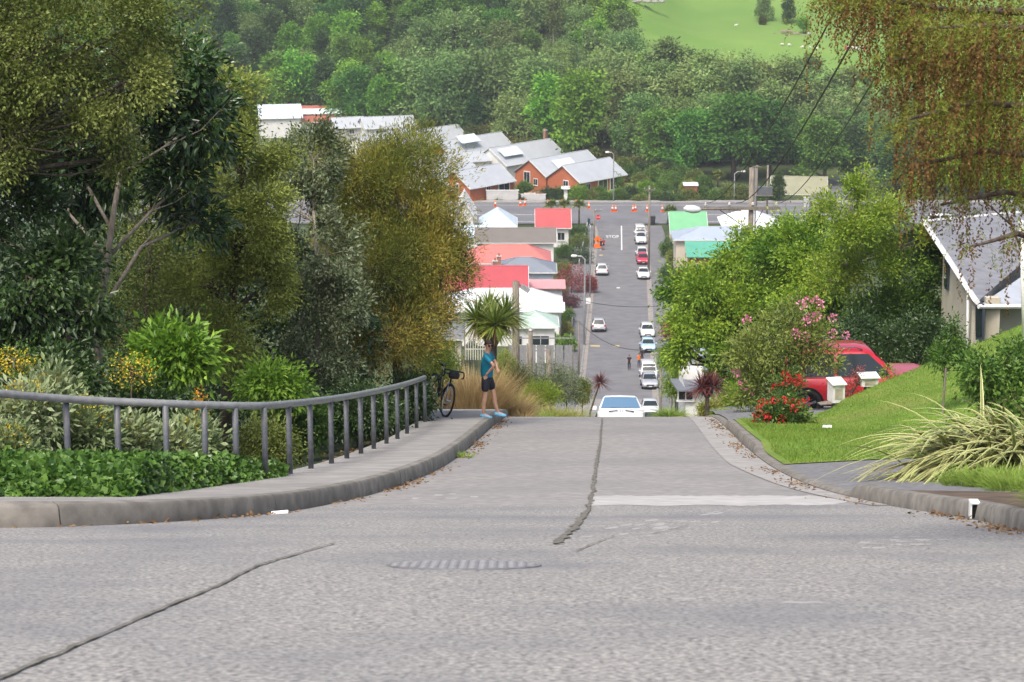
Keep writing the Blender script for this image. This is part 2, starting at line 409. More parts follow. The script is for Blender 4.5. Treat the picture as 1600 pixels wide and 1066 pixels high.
# ------------------------------------------------------------------ kerbs in cast lengths
def kerb(name, pts, side, h, wid, lens, hfun=None, y1=70):
    root = MB(); pts = [p for p in pts if p.y < y1]
    par = bpy.data.objects.new(name, None); COL.objects.link(par); tag(par, kind='structure')
    pts = resample(pts, .25); i = 0; rr = random.Random(len(name)); n = len(pts)
    while i < n-1:
        j = min(n-1, i+int(rr.choice(lens)/.25)); seg = pts[i:j+1]; b = MB(); vs = []; m = len(seg)
        for k, p in enumerate(seg):
            q0 = pts[max(0, i+k-1)]; q1 = pts[min(n-1, i+k+1)]; d = (q1-q0); d.z = 0; d.normalize(); nn = Vector((-d.y, d.x, 0))*side
            pp = p.copy()
            if k == 0: pp += d*.008
            if k == m-1: pp -= d*.008
            hh = hfun(p) if hfun else h; z = zsf(pp.y)
            sec = [(0, -.12), (.012, .02), (.03, hh-.03), (.055, hh-.004), (wid, hh), (wid, -.12)]
            for o, e in sec:
                q = pp+nn*o; vs.append(Vector((q.x, q.y, zsf(pp.y)+e)))
        c = 6
        fs = [(a*c+e, a*c+(e+1) % c, (a+1)*c+(e+1) % c, (a+1)*c+e) for a in range(m-1) for e in range(c)]
        fs += [tuple(range(c-1, -1, -1)), tuple((m-1)*c+e for e in range(c))]
        b.add(vs, fs); o = b.build('kerb_stone', M['kerb'], par); smooth_by_angle(o, 40); i = j
    return par
kl = kerb('kerb_left', [p for p in KL if p.x > -9], 1, KH, .16, (3.0, 3.6, 4.2))
def hr(p): return float(np.interp(p.y, _hy, _hz))
kr = kerb('kerb_right', [p for p in KR if p.y > 9], -1, .17, .17, (1.4, 2.0, 2.4), hr)
# footpath
def nearest_rows(inner, outer, n):
    a = resample(inner, (sum((q-p).length for p, q in zip(inner, inner[1:])))/n); b = resample(outer, (sum((q-p).length for p, q in zip(outer, outer[1:])))/n)
    k = min(len(a), len(b)); return list(zip(b[:k], a[:k]))
inner = []
for i, p in enumerate(KL):
    if p.y > 72 or p.x < -13: continue
    d = (KL[min(i+1, len(KL)-1)]-KL[max(i-1, 0)]); d.z = 0; d.normalize(); q = p+Vector((-d.y, d.x, 0))*.165; q.z = zsf(q.y)+KH-.004; inner.append(q)
# match by arc fraction in pieces so that cross lines stay square to the path
outer = [p for p in PO if p.x > -13 and p.y < 74]
def closest(p, line):
    best = None
    for a, b in zip(line, line[1:]):
        ab = b-a; t = max(0, min(1, (p-a).dot(ab)/max(ab.dot(ab), 1e-9))); q = a+ab*t; d = (q-p).length
        if best is None or d < best[0]: best = (d, q)
    return best[1]
rows = []
for p in resample(inner, .5):
    q = closest(p, outer); q = q+(q-p).normalized()*.18; q.z = zsf(q.y)+KH-.004; rows.append((q, p))
fp = ribbon('footpath', rows, M['path'], nx=3)
for v in fp.data.vertices: v.co.z = zsf(v.co.y)+KH-.004
tag(fp, kind='structure')

# ------------------------------------------------------------------ verge, lawns and driveways on the other side
def bank_z(X, Y): return right_base(X, Y)+mound(X, Y)
def bank_sheet(name, y0, y1, x_in, x1, ny, nx, mat, dz=0.0):
    rows = []; b = MB(); vs = []
    for Y in np.linspace(y0, y1, ny):
        a = x_in(Y)
        for j in range(nx+1):
            X = a+(x1-a)*(j/nx)**1.2; vs.append((X, Y, float(bank_z(X, Y))+dz))
    n = nx+1
    b.add(vs, [(i*n+j, i*n+j+1, (i+1)*n+j+1, (i+1)*n+j) for i in range(ny-1) for j in range(nx)])
    o = b.build(name, mat, None, True); tag(o, kind='structure'); return o
xin = lambda Y: float(XR(Y))+.16
YD0, YD1 = Yg(770, .14), Yg(717, .14)                          # lower driveway between these rows
YP0 = Yg(664, .14)
bed = bank_sheet('garden_bed', 9, YD0-.02, xin, 26, 40, 14, M['soil'])
drive1 = bank_sheet('driveway', YD0, YD1, xin, 14, 30, 14, M['drive'])
lawn = bank_sheet('lawn', YD1+.02, 61, xin, 26, 70, 44, M['lawn'], .012)
# parking pad: everything beyond the curving lawn edge
b = MB(); vs = []; XX = np.linspace(4.3, 15.5, 46); ny = 26
for X in XX:
    y0 = float(Ydrv(X))
    for j in range(ny+1):
        Y = y0+(66-y0)*j/ny; x = max(X, xin(Y)); vs.append((x, Y, float(bank_z(x, Y))+.022))
n = ny+1; b.add(vs, [(i*n+j, (i+1)*n+j, (i+1)*n+j+1, i*n+j+1) for i in range(len(XX)-1) for j in range(ny)])
drive2 = b.build('driveway_upper', M['drive'], None, True); tag(drive2, kind='structure')
# ------------------------------------------------------------------ leaves, blades and trees
def raw_mesh(name, v, f, mat, parent=None, tint=None, smooth=False, across=None):
    """v (n,3), f (m,k) of equal-sided faces; tint is one value per face"""
    me = bpy.data.meshes.new(name); k = f.shape[1]
    me.vertices.add(len(v)); me.vertices.foreach_set('co', np.ascontiguousarray(v, dtype=np.float32).ravel())
    me.loops.add(f.size); me.loops.foreach_set('vertex_index', np.ascontiguousarray(f, dtype=np.int32).ravel())
    me.polygons.add(len(f)); me.polygons.foreach_set('loop_start', np.arange(0, f.size, k, dtype=np.int32))
    if smooth: me.polygons.foreach_set('use_smooth', np.ones(len(f), bool))
    if tint is not None:
        a = me.attributes.new('tint', 'FLOAT', 'FACE'); a.data.foreach_set('value', np.ascontiguousarray(tint, dtype=np.float32))
    if across is not None:
        a = me.attributes.new('across', 'FLOAT', 'POINT'); a.data.foreach_set('value', np.ascontiguousarray(across, dtype=np.float32))
    me.materials.append(mat); me.update(calc_edges=True)
    if name is None: return me
    o = bpy.data.objects.new(name, me); COL.objects.link(o)
    if parent is not None: o.parent = parent
    return o
def nrm(a): return a/np.maximum(np.linalg.norm(a, axis=1, keepdims=True), 1e-9)
def leaf_arrays(p, d, L, W, rng, fold=.25, up=(0, 0, 1), flat=.5):
    """kite leaves folded along the midrib"""
    n = len(p); d = nrm(d); r = nrm(rng.normal(size=(n, 3))*(1-flat)+np.array(up)*flat)
    s = nrm(np.cross(d, r)); u = np.cross(s, d)
    L = np.broadcast_to(L, (n,))[:, None]; W = np.broadcast_to(W, (n,))[:, None]
    v = np.stack([p, p+d*L*.48+s*W*.5+u*W*fold, p+d*L-u*L*.08, p+d*L*.48-s*W*.5+u*W*fold], 1).reshape(-1, 3)
    i = (np.arange(n)*4)[:, None]
    f = np.concatenate([i+np.array([[0, 2, 1]]), i+np.array([[0, 3, 2]])], 1).reshape(-1, 3)
    return v, f
def blade_arrays(p, d, L, W, droop, rng, seg=4, curve=None):
    """strap leaves that bend over under their own weight: three vertices across, seg+1 along"""
    n = len(p); d = nrm(d); L = np.broadcast_to(L, (n,))[:, None]; W = np.broadcast_to(W, (n,))[:, None]; dr = np.broadcast_to(droop, (n,))[:, None]
    h = d.copy(); h[:, 2] = 0; h = nrm(h+1e-6); s = nrm(np.cross(d, np.array([[0, 0, 1.]])+rng.normal(size=(n, 3))*.15))
    rows = []; ac = []
    for k in range(seg+1):
        t = k/seg; w = W*(1-t**2.2)*(.55+.45*min(1, t*4))
        c = p+d*L*t+np.array([[0, 0, -1.]])*dr*L*t*t+h*dr*L*t*t*.25
        keel = np.array([[0, 0, -1.]])*w*.18
        rows += [c-s*w*.5, c+keel, c+s*w*.5]; ac += [0., .5, 1.]
    v = np.stack(rows, 1); m = 3*(seg+1); i = (np.arange(n)*m)[:, None]; f = []
    for k in range(seg):
        for j in range(2): a = 3*k+j; f.append(i+np.array([[a, a+1, a+4, a+3]]))
    f = np.stack(f, 1).reshape(-1, 4)
    return v.reshape(-1, 3), f, np.tile(np.array(ac), n), n*seg*2
def in_ball(n, rng, shell=.5):
    q = nrm(rng.normal(size=(n, 3))); r = (shell+(1-shell)*rng.random(n)**.8)[:, None]
    return q*r, q
class Crown:
    def __init__(s): s.v = []; s.f = []; s.t = []; s.o = 0
    def add(s, v, f, t): s.v.append(v); s.f.append(f+s.o); s.o += len(v); s.t.append(t)
    def obj(s, name, mat, parent, smooth=False): return raw_mesh(name, np.concatenate(s.v), np.concatenate(s.f), mat, parent, np.concatenate(s.t), smooth)
def lobe_leaves(cr, lobes, nclump, nleaf, cr_r, L, W, rng, droop=.2, flat=.5, shell=.45, outward=.8, tvar=.3, tlobe=.2, stretch=(1, 1, 1), fold=.25, twig=None, spread=None, sub=0, subr=.3):
    """lobes: (centre, radii). Clumps sit on and inside each lobe, leaves fan out of each clump."""
    tips = []; tot = sum(r[0]*r[2]+r[1]*r[2] for c, r in lobes)
    for c, r in lobes:
        k = max(3, int(nclump*(r[0]*r[2]+r[1]*r[2])/tot)); q, dirs = in_ball(k, rng, shell)
        if sub:                                           # clumps gather into boughs with gaps between them
            ns = max(4, int(sub*max(1, (r[0]*r[2])/.9))); sq, sdirs = in_ball(ns, rng, .5); si = rng.integers(0, ns, k)
            q = sq[si]+rng.normal(size=(k, 3))*subr*.55*np.array([[1, 1, .7]]); dirs = nrm(sdirs[si]+(q-sq[si])*1.5)
        cc = np.array(c)[None]+q*np.array(r)[None]; base_t = rng.uniform(-tlobe, tlobe)
        ct = base_t+(rng.uniform(-tlobe, tlobe, ns)[si] if sub else rng.uniform(-tlobe, tlobe, k))
        tips.append((c, cc))
        n = k*nleaf; ci = np.repeat(np.arange(k), nleaf)
        off = rng.normal(size=(n, 3))*np.array(stretch)[None]*cr_r*(.5+.9*rng.random((n, 1)))*.6
        p = cc[ci]+off
        d = nrm(off)*.7+dirs[ci]*outward+rng.normal(size=(n, 3))*.5; d[:, 2] -= droop
        if spread is not None: d = d*np.array(spread)[None]
        t = np.clip(.5+ct[ci]+rng.normal(size=n)*tvar*.5, 0, 1)
        v, f = leaf_arrays(p, d, L*rng.uniform(.65, 1.25, n), W*rng.uniform(.7, 1.2, n), rng, fold, flat=flat)
        cr.add(v, f, np.repeat(t, 2))
    return tips
def limbs(base, trunk, lobes_tips, r0, rng, twigs=10, n=7, rmin=.012, fork=(.35, .95), bend=.15, twig_r=None):
    """trunk polyline plus a limb to every lobe and twigs to some of its clumps"""
    b = MB(); tp = [Vector(p) for p in trunk]; k = len(tp)
    rad = [r0*(1-.62*i/(k-1)) for i in range(k)]; rad[0] *= 1.3
    b.tube(tp, rad, n)
    dl = [0]
    for a, c in zip(tp, tp[1:]): dl.append(dl[-1]+(c-a).length)
    def at(f):
        s = f*dl[-1]; j = min(max(int(np.searchsorted(dl, s))-1, 0), k-2); return tp[j].lerp(tp[j+1], (s-dl[j])/max(dl[j+1]-dl[j], 1e-6)), rad[j]
    for c, cc in lobes_tips:
        c = Vector(c); best = min((at(f) for f in np.linspace(fork[0], fork[1], 7)), key=lambda q: abs((c.z-q[0].z)-.75*(Vector((c.x, c.y, 0))-Vector((q[0].x, q[0].y, 0))).length))
        p0, rr = best; mid = p0.lerp(c, .5)+Vector(rng.normal(size=3)*bend*(c-p0).length*.4)
        r1 = max(rmin*1.6, min(rr*.6, .03+.03*(c-p0).length*r0/.12))
        b.tube([p0, mid, c], [r1, r1*.7, r1*.4], 6)
        idx = rng.choice(len(cc), min(twigs, len(cc)), replace=False)
        for i in idx:
            q = Vector(cc[i]); o = (c if rng.random() < .6 else mid); m = o.lerp(q, .55)+Vector(rng.normal(size=3)*bend*(q-o).length*.5)
            t = twig_r or max(rmin, r1*.35); b.tube([o, m, q], [t, t*.7, t*.35], 4, cap=False)
    return b
def px_lobes(lst, base):
    """(px, py, Y, half width px, half height px, half depth m) -> local centre and radii"""
    out = []
    for px, py, Y, a, h, dd in lst:
        s = scl(Y, py); c = P(px, py, Y)-base; out.append((tuple(c), (a/s, dd, h/s)))
    return out
def tree(name, label, cat, base, lobes, trunk, mat, bark, seed, nclump=300, nleaf=30, clump=.3, L=.09, W=.04, r0=.1, group=None, twigs=10, **kw):
    rng = np.random.default_rng(seed); base = Vector(base)
    t = thing(name, label, cat, base, 0, group); lb = px_lobes(lobes, base) if len(lobes[0]) == 6 else lobes
    cr = Crown(); lk = {k: kw[k] for k in kw if k in ('droop', 'flat', 'shell', 'outward', 'tvar', 'tlobe', 'stretch', 'fold', 'spread', 'sub', 'subr')}
    tips = lobe_leaves(cr, lb, nclump, nleaf, clump, L, W, rng, **lk)
    tr = [Vector(p)-base for p in trunk]
    o = limbs(base, tr, tips, r0, rng, twigs, fork=kw.get('fork', (.35, .95)), bend=kw.get('bend', .15), rmin=kw.get('rmin', .012)).build('trunk' if not kw.get('shrub') else 'stem', bark, t, True)
    cr.obj('crown' if not kw.get('shrub') else 'foliage', mat, t)
    return t
def flowers(parent, pts, R, mat, rng, n=14, size=.03, name='blossom'):
    """one truss of petals per point, each its own part"""
    for p in pts:
        q = nrm(rng.normal(size=(n, 3))+np.array([[0, -.3, .4]])); c = np.array(p)[None]+q*R*rng.uniform(.5, 1, (n, 1))
        v, f = leaf_arrays(c, q+rng.normal(size=(n, 3))*.4, size*rng.uniform(.8, 1.3, n), size*.8, rng, .15, flat=.2)
        raw_mesh(name, v, f, mat, parent, np.repeat(rng.random(n), 2))

LM = {}
LM['olive'] = leafmat('leaf_olive', [(.085, .118, .02), (.165, .21, .045), (.29, .335, .09)], .5, .3, .3)
LM['olive_y'] = leafmat('leaf_olive_yellow', [(.145, .185, .035), (.27, .325, .065), (.42, .47, .13)], .5, .3, .3)
LM['gloss'] = leafmat('leaf_dark_gloss', [(.02, .05, .016), (.04, .09, .025), (.075, .145, .04)], .24, .55, .15)
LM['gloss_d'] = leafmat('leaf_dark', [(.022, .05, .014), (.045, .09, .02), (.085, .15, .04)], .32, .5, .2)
LM['grey'] = leafmat('leaf_grey_green', [(.07, .10, .04), (.14, .18, .085), (.29, .34, .20)], .55, .3, .2)
LM['manuka'] = leafmat('leaf_feathery', [(.075, .10, .018), (.15, .19, .032), (.27, .28, .05), (.50, .38, .085)], .55, .3, .3)
LM['bright'] = leafmat('leaf_bright', [(.09, .19, .02), (.18, .34, .035), (.33, .50, .07)], .4, .4, .35)
LM['mid'] = leafmat('leaf_mid', [(.045, .11, .018), (.10, .20, .03), (.19, .31, .05)], .4, .4, .3)
LM['maple'] = leafmat('leaf_maple', [(.07, .17, .018), (.18, .32, .028), (.36, .48, .05)], .45, .35, .38)
LM['lime'] = leafmat('leaf_lime', [(.12, .22, .02), (.24, .36, .035), (.42, .48, .07)], .45, .35, .4)
LM['senecio'] = leafmat('leaf_senecio', [(.13, .19, .07), (.24, .31, .14), (.42, .47, .29)], .6, .2, .25)
LM['ivy'] = leafmat('leaf_ivy', [(.035, .09, .02), (.09, .19, .03), (.20, .34, .07)], .35, .45, .25)
LM['rhodo'] = leafmat('leaf_rhododendron', [(.08, .12, .025), (.17, .23, .045), (.31, .35, .08)], .4, .4, .25)
LM['rhodo_d'] = leafmat('leaf_rhododendron_dark', [(.035, .08, .02), (.08, .16, .03), (.24, .32, .06)], .4, .4, .25)
LM['yellow'] = leafmat('petal_yellow', [(.55, .36, .01), (.70, .52, .03), (.75, .62, .08)], .5, .3, .3)
LM['orange'] = leafmat('petal_orange', [(.70, .22, .01), (.8, .40, .03)], .5, .3, .3)
LM['pink'] = leafmat('petal_pink', [(.60, .10, .25), (.78, .26, .42), (.85, .5, .6)], .5, .3, .3)
LM['red'] = leafmat('petal_red', [(.36, .01, .012), (.58, .02, .025), (.65, .06, .05)], .5, .3, .25)
LM['purple'] = leafmat('leaf_purple', [(.07, .02, .035), (.13, .04, .055), (.18, .07, .07)], .5, .3, .25)
LM['redbush'] = leafmat('leaf_red_blossom', [(.10, .13, .03), (.30, .07, .07), (.45, .12, .12)], .5, .3, .25)
LM['rust'] = leafmat('leaf_rust', [(.15, .075, .02), (.27, .13, .03), (.26, .20, .04)], .6, .25, .25)
LM['rusty_cone'] = leafmat('catkin_rust', [(.085, .048, .018), (.155, .085, .028), (.25, .15, .045)], .7, .2, .15)
LM['frond'] = leafmat('leaf_conifer', [(.09, .12, .015), (.19, .225, .03), (.31, .35, .05)], .5, .3, .3)
LM['tussock'] = leafmat('blade_tussock', [(.24, .17, .07), (.40, .29, .13), (.54, .42, .22)], .6, .25, .3)
LM['strap'] = leafmat('blade_cabbage', [(.07, .13, .02), (.16, .22, .035), (.48, .42, .10)], .4, .4, .25)
LM['cordy'] = leafmat('blade_cordyline', [(.07, .02, .022), (.14, .04, .04), (.24, .09, .07)], .4, .4, .2)
LM['grass'] = leafmat('blade_grass', [(.125, .22, .03), (.20, .31, .045), (.32, .40, .09)], .55, .25, .35)
LM['grassy'] = leafmat('blade_grass_yellow', [(.18, .22, .04), (.30, .33, .07), (.45, .42, .14)], .55, .25, .35)
LM['dry'] = leafmat('leaf_dry', [(.11, .06, .028), (.19, .11, .05), (.28, .19, .09)], .8, .2, .1)
# variegated flax: cream bands on both margins of each blade
def flaxmat():
    m, t, b = newmat('blade_flax'); N = t.nodes; L = t.links
    at = N.new('ShaderNodeAttribute'); at.attribute_name = 'across'; r = N.new('ShaderNodeValToRGB'); r.color_ramp.interpolation = 'LINEAR'; e = r.color_ramp.elements
    while len(e) < 6: e.new(.5)
    cs = [(0, (.50, .47, .20)), (.16, (.44, .43, .17)), (.24, (.13, .19, .05)), (.70, (.17, .23, .06)), (.80, (.46, .45, .19)), (1, (.52, .49, .22))]
    for i, (p, c) in enumerate(cs): e[i].position = p; e[i].color = (*c, 1)
    L.new(at.outputs['Fac'], r.inputs[0]); L.new(r.outputs[0], b.inputs['Base Color']); b.inputs['Roughness'].default_value = .45
    return m
LM['flax'] = flaxmat()

# ------------------------------------------------------------------ trees and shrubs behind the handrail
def gl(px, Y): 
    X = (px-CX)/F*depth(Y, zsf(Y)); return Vector((X, Y, Gf(X, Y)-.05))
b0 = gl(-190, 36)
tree('olive_tree', 'tall small-leaved olive green tree overhanging the yellow-flowered shrubs from the street corner', 'tree', b0,
     [(60, 60, 37, 190, 105, 1.3), (190, 130, 37, 66, 95, .7), (140, -20, 38, 110, 70, 1.2), (-40, 130, 37, 120, 130, 1.2), (215, 40, 38, 42, 70, .6), (60, 205, 37, 110, 60, .8), (190, 245, 37.5, 42, 40, .4)],
     [b0, P(-180, 330, 36), P(-110, 150, 36.5), P(40, 40, 37)], LM['olive'], M['bark'], 21, 1300, 44, .2, .066, .04, .13, sub=9, subr=.34, droop=.1, tvar=.4, tlobe=.28, twigs=16, fork=(.6, .98))
b0 = gl(157, 40)
tree('gloss_leaved_tree', 'dark glossy broad-leaved tree with slender forked pale trunk behind the handrail', 'tree', b0,
     [(265, 130, 41, 75, 70, .8), (310, 190, 40.6, 48, 62, .6), (200, 220, 41, 85, 85, .8), (120, 270, 41.5, 90, 70, .7), (285, 285, 41, 48, 40, .5), (90, 180, 42, 90, 90, .8), (300, 350, 41.4, 40, 34, .4)],
     [b0, P(153, 520, 40), P(166, 420, 40), P(178, 330, 40), P(200, 200, 40.6)], LM['gloss'], M['bark_pale'], 22, 520, 22, .22, .17, .075, .085, sub=8, subr=.32, droop=.35, fork=(.5, .95), tvar=.5, twigs=6)
b0 = gl(110, 37)
tree('gloss_leaved_tree', 'low dark glossy tree leaning over the grey-leaved shrubs at the handrail', 'tree', b0,
     [(40, 430, 37, 80, 70, .7), (110, 420, 37.5, 60, 50, .6), (70, 520, 37.2, 95, 60, .6), (140, 480, 37, 44, 34, .4), (10, 330, 38, 80, 70, .7), (20, 590, 37, 60, 40, .5)],
     [b0, P(112, 560, 37), P(95, 470, 37), P(60, 400, 37.2)], LM['gloss_d'], M['bark'], 23, 500, 22, .22, .14, .062, .07, sub=8, subr=.32, droop=.3, tvar=.5, twigs=6)
b0 = gl(350, 44)
tree('olive_tree', 'upright yellow-olive small-leaved tree standing between the glossy tree and the grey-green tree', 'tree', b0,
     [(385, 250, 44, 55, 80, .8), (350, 170, 45, 55, 90, .7), (330, 330, 44, 60, 80, .8), (400, 360, 43.6, 55, 80, .7), (340, 450, 43.5, 70, 60, .8), (420, 440, 43.5, 40, 60, .5), (310, 110, 46, 45, 60, .6), (360, 540, 43, 60, 50, .6)],
     [b0, P(355, 560, 44), P(370, 400, 44), P(378, 290, 44), P(380, 200, 44)], LM['olive_y'], M['bark'], 24, 1500, 44, .17, .06, .036, .1, sub=9, subr=.34, droop=.05, tvar=.35, tlobe=.24, twigs=14)
b0 = gl(250, 45)
tree('olive_tree', 'shaded multi-stemmed olive tree in the gloom behind the handrail shrubs', 'tree', b0,
     [(240, 420, 45.5, 70, 70, .6), (230, 330, 46, 90, 80, .6), (280, 500, 45, 60, 60, .6), (190, 500, 46, 70, 70, .6)],
     [b0, P(245, 560, 45), P(225, 470, 45.3), P(235, 380, 45.6)], LM['olive'], M['bark'], 25, 420, 34, .27, .06, .03, .06, droop=.1, fork=(.1, .9), twigs=14)
b0 = gl(490, 46)
tree('grey_leaved_tree', 'grey-green dense tree with silvery leaf clusters beside the feathery tree', 'tree', b0,
     [(490, 250, 46.5, 48, 60, .7), (470, 330, 46, 50, 70, .7), (510, 400, 46, 55, 70, .6), (480, 480, 45.6, 50, 70, .6), (540, 470, 45.5, 40, 50, .5), (500, 570, 45.5, 55, 50, .5)],
     [b0, P(492, 600, 46), P(500, 470, 46), P(490, 330, 46)], LM['grey'], M['bark_pale'], 26, 640, 30, .15, .08, .042, .08, sub=11, subr=.30, droop=0, tvar=.6, twigs=8)
b0 = gl(620, 49)
tree('feathery_tree', 'broad feathery tree with golden-brown tips overhanging the end of the handrail', 'tree', b0,
     [(620, 300, 50, 110, 80, 1.2), (560, 260, 50, 70, 60, .8), (650, 400, 49.5, 82, 80, 1.1), (580, 420, 49, 80, 90, 1.0), (690, 380, 50, 42, 62, .6), (600, 520, 48.5, 85, 60, .9), (660, 500, 49, 48, 60, .7), (540, 350, 50, 50, 70, .7), (640, 235, 51, 60, 40, .6), (672, 320, 50, 44, 50, .6), (700, 430, 49.6, 40, 44, .5), (640, 340, 50, 70, 60, .8)],
     [b0, P(622, 600, 49), P(618, 500, 49), P(615, 380, 49.5)], LM['manuka'], M['bark'], 27, 2500, 46, .15, .09, .018, .13, sub=24, subr=.34, droop=-.35, tvar=.3, tlobe=.34, stretch=(1, 1, 1.7), fork=(.1, .9), twigs=16, rmin=.007)
b0 = gl(690, 53)
tree('lime_bush', 'bright lime green bush between the feathery tree and the bicycle', 'bush', b0,
     [(690, 570, 53, 26, 36, .5), (672, 560, 53.4, 22, 34, .5), (700, 555, 54, 16, 26, .3)], [b0, P(690, 620, 53), P(688, 580, 53)], LM['lime'], M['bark'], 28, 240, 34, .14, .05, .022, .03, shrub=True)
for i, (px, py, Y, a, h, mt, lab, L, W) in enumerate([
        (270, 548, 35.5, 62, 40, 'bright', 'fresh green big-leaved shrub above the yellow broom', .17, .065),
        (425, 600, 40, 55, 34, 'bright', 'bright leafy shrub under the grey-green tree', .11, .045),
        (415, 690, 36.5, 45, 38, 'olive', 'rounded olive shrub where the rail ivy ends', .05, .024),
        (560, 640, 44, 70, 42, 'gloss_d', 'dark leafy shrub beneath the feathery tree', .08, .04),
        (470, 655, 41, 40, 36, 'mid', 'mid green shrub behind the rail posts', .08, .04),
        (640, 620, 48, 30, 40, 'gloss_d', 'dark shrub beside the black bin', .08, .04),
        (90, 590, 34, 70, 55, 'gloss_d', 'dark leafy shrub under the low glossy tree', .11, .05),
        (210, 640, 34.5, 70, 50, 'gloss_d', 'dark shrub behind the yellow broom stems', .1, .05)]):
    b0 = gl(px, Y); s = scl(Y, py)
    tree('leafy_shrub', lab, 'shrub', b0, [(px, py, Y, a*.75, h*.8, a/s*.7), (px-a*.4, py+h*.3, Y, a*.55, h*.6, a/s*.5), (px+a*.45, py+h*.25, Y, a*.5, h*.6, a/s*.5)],
         [b0, b0.lerp(P(px, py, Y), .5), P(px, py, Y)], LM[mt], M['bark'], 40+i, 150 if L > .08 else 300, 26, .2, L, W, .03, shrub=True, droop=.25, fork=(.05, .9))
# grey-leaved daisies with yellow heads along the rail
for i, (px, py, Y, a, h) in enumerate([(40, 640, 29.5, 60, 50), (130, 668, 30, 60, 55), (205, 690, 30.5, 45, 40), (262, 702, 31, 45, 38), (300, 685, 32, 35, 35), (10, 700, 28.5, 50, 40), (80, 610, 31, 40, 30), (-70, 660, 29, 60, 50), (-180, 650, 29, 70, 55), (-300, 650, 29, 70, 55)]):
    b0 = gl(px, Y); s = scl(Y, py); rng = np.random.default_rng(300+i)
    t = tree('daisy_shrub', 'silver-leaved shrub with mustard flower heads behind the handrail', 'shrub', b0,
             [(px, py, Y, a*.8, h*.75, .35), (px-a*.4, py+h*.35, Y, a*.5, h*.5, .3), (px+a*.45, py+h*.3, Y, a*.5, h*.5, .3)], [b0, b0.lerp(P(px, py, Y), .5), P(px, py, Y)],
             LM['senecio'], M['bark'], 60+i, 120, 16, .15, .12, .05, .02, 'silver daisy shrubs along the handrail', shrub=True, droop=-.2)
    n = 260; q, dd = in_ball(n, rng, .85); q[:, 2] = np.abs(q[:, 2]); c = np.array(P(px, py-h*.1, Y)-b0)[None]+q*np.array([a*.75/s, .35, h*.85/s])[None]
    v, f = leaf_arrays(c, dd+np.array([[0, 0, .6]]), .03, .024, rng, .1); raw_mesh('flower_heads', v, f, LM['yellow'], t, np.repeat(rng.random(n), 2))['kind'] = 'stuff'
# yellow broom sprays
for i, (px, py, Y, a, h) in enumerate([(205, 580, 34, 46, 34), (20, 565, 31, 45, 24), (312, 650, 32.5, 16, 50)]):
    b0 = gl(px, Y); s = scl(Y, py); rng = np.random.default_rng(330+i)
    lab = ['yellow-flowered broom rising beside the fresh green big-leaved shrub', 'mustard yellow flowering broom near the street corner', 'slim broom spray with orange-yellow flowers among the rail posts'][i]
    t = tree('broom_shrub', lab, 'shrub', b0, [(px, py, Y, a, h, .3)], [b0, b0.lerp(P(px, py, Y), .6), P(px, py, Y)], LM['mid'], M['bark'], 80+i, 60, 10, .14, .05, .012, .02, shrub=True)
    n = 330; q, dd = in_ball(n, rng, .3); c = np.array(P(px, py, Y)-b0)[None]+q*np.array([a/s, .3, h/s])[None]
    c = c[np.argsort(rng.random(n))]; v, f = leaf_arrays(c, dd, .034, .026, rng, .15); raw_mesh('flower_heads', v, f, LM['yellow' if i < 2 else 'orange'], t, np.repeat(rng.random(n), 2))['kind'] = 'stuff'
# ivy mat spilling on to the path
rng = np.random.default_rng(5); n = 26000
fr = rng.random(n); px = -420+fr*860; py0 = np.interp(px, [-60, 0, 200, 300, 380, 440], [776, 776, 776, 764, 753, 744])
hgt = np.interp(px, [-60, 200, 330, 440], [.17, .16, .10, .04]); back = rng.random(n)**.8*np.interp(px, [-60, 330, 440], [1.7, 1.5, .5])
Yb = np.interp(py0, np.linspace(640, 800, 200), [Yg(a, KH) for a in np.linspace(640, 800, 200)])
Y = Yb+back; X = (px-CX)/F*(Yb*CT-zs(Yb)*ST)*(1+0*back)
z = zs(Yb)+KH-.1*back+hgt*np.clip(back/.5, 0, 1)*rng.random(n)**.5
p = np.stack([X, Y, z], 1); d = rng.normal(size=(n, 3))*.6+np.array([[0, -.6, -.1]])
v, f = leaf_arrays(p, d, .085*rng.uniform(.6, 1.3, n), .08*rng.uniform(.7, 1.2, n), rng, .12, up=(0, -.5, .8), flat=.55)
o = raw_mesh('ivy', v, f, LM['ivy'], None, np.repeat(np.clip(.45+.3*np.sin(px*.05)*.3+rng.normal(size=n)*.22, 0, 1), 2))
tag(o, 'ivy ground cover spilling over the footpath edge', 'ivy', kind='stuff')
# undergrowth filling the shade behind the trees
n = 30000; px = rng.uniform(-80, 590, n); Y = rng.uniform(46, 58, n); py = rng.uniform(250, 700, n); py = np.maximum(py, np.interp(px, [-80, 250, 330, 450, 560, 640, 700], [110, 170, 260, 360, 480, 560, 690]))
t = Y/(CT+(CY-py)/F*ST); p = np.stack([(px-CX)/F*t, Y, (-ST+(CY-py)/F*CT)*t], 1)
v, f = leaf_arrays(p, rng.normal(size=(n, 3)), .16, .09, rng, .2); o = raw_mesh('undergrowth', v, f, LM['gloss_d'], None, np.repeat(rng.random(n)*.5, 2)); tag(o, 'dark foliage of the thicket behind the handrail trees', 'undergrowth', kind='stuff')

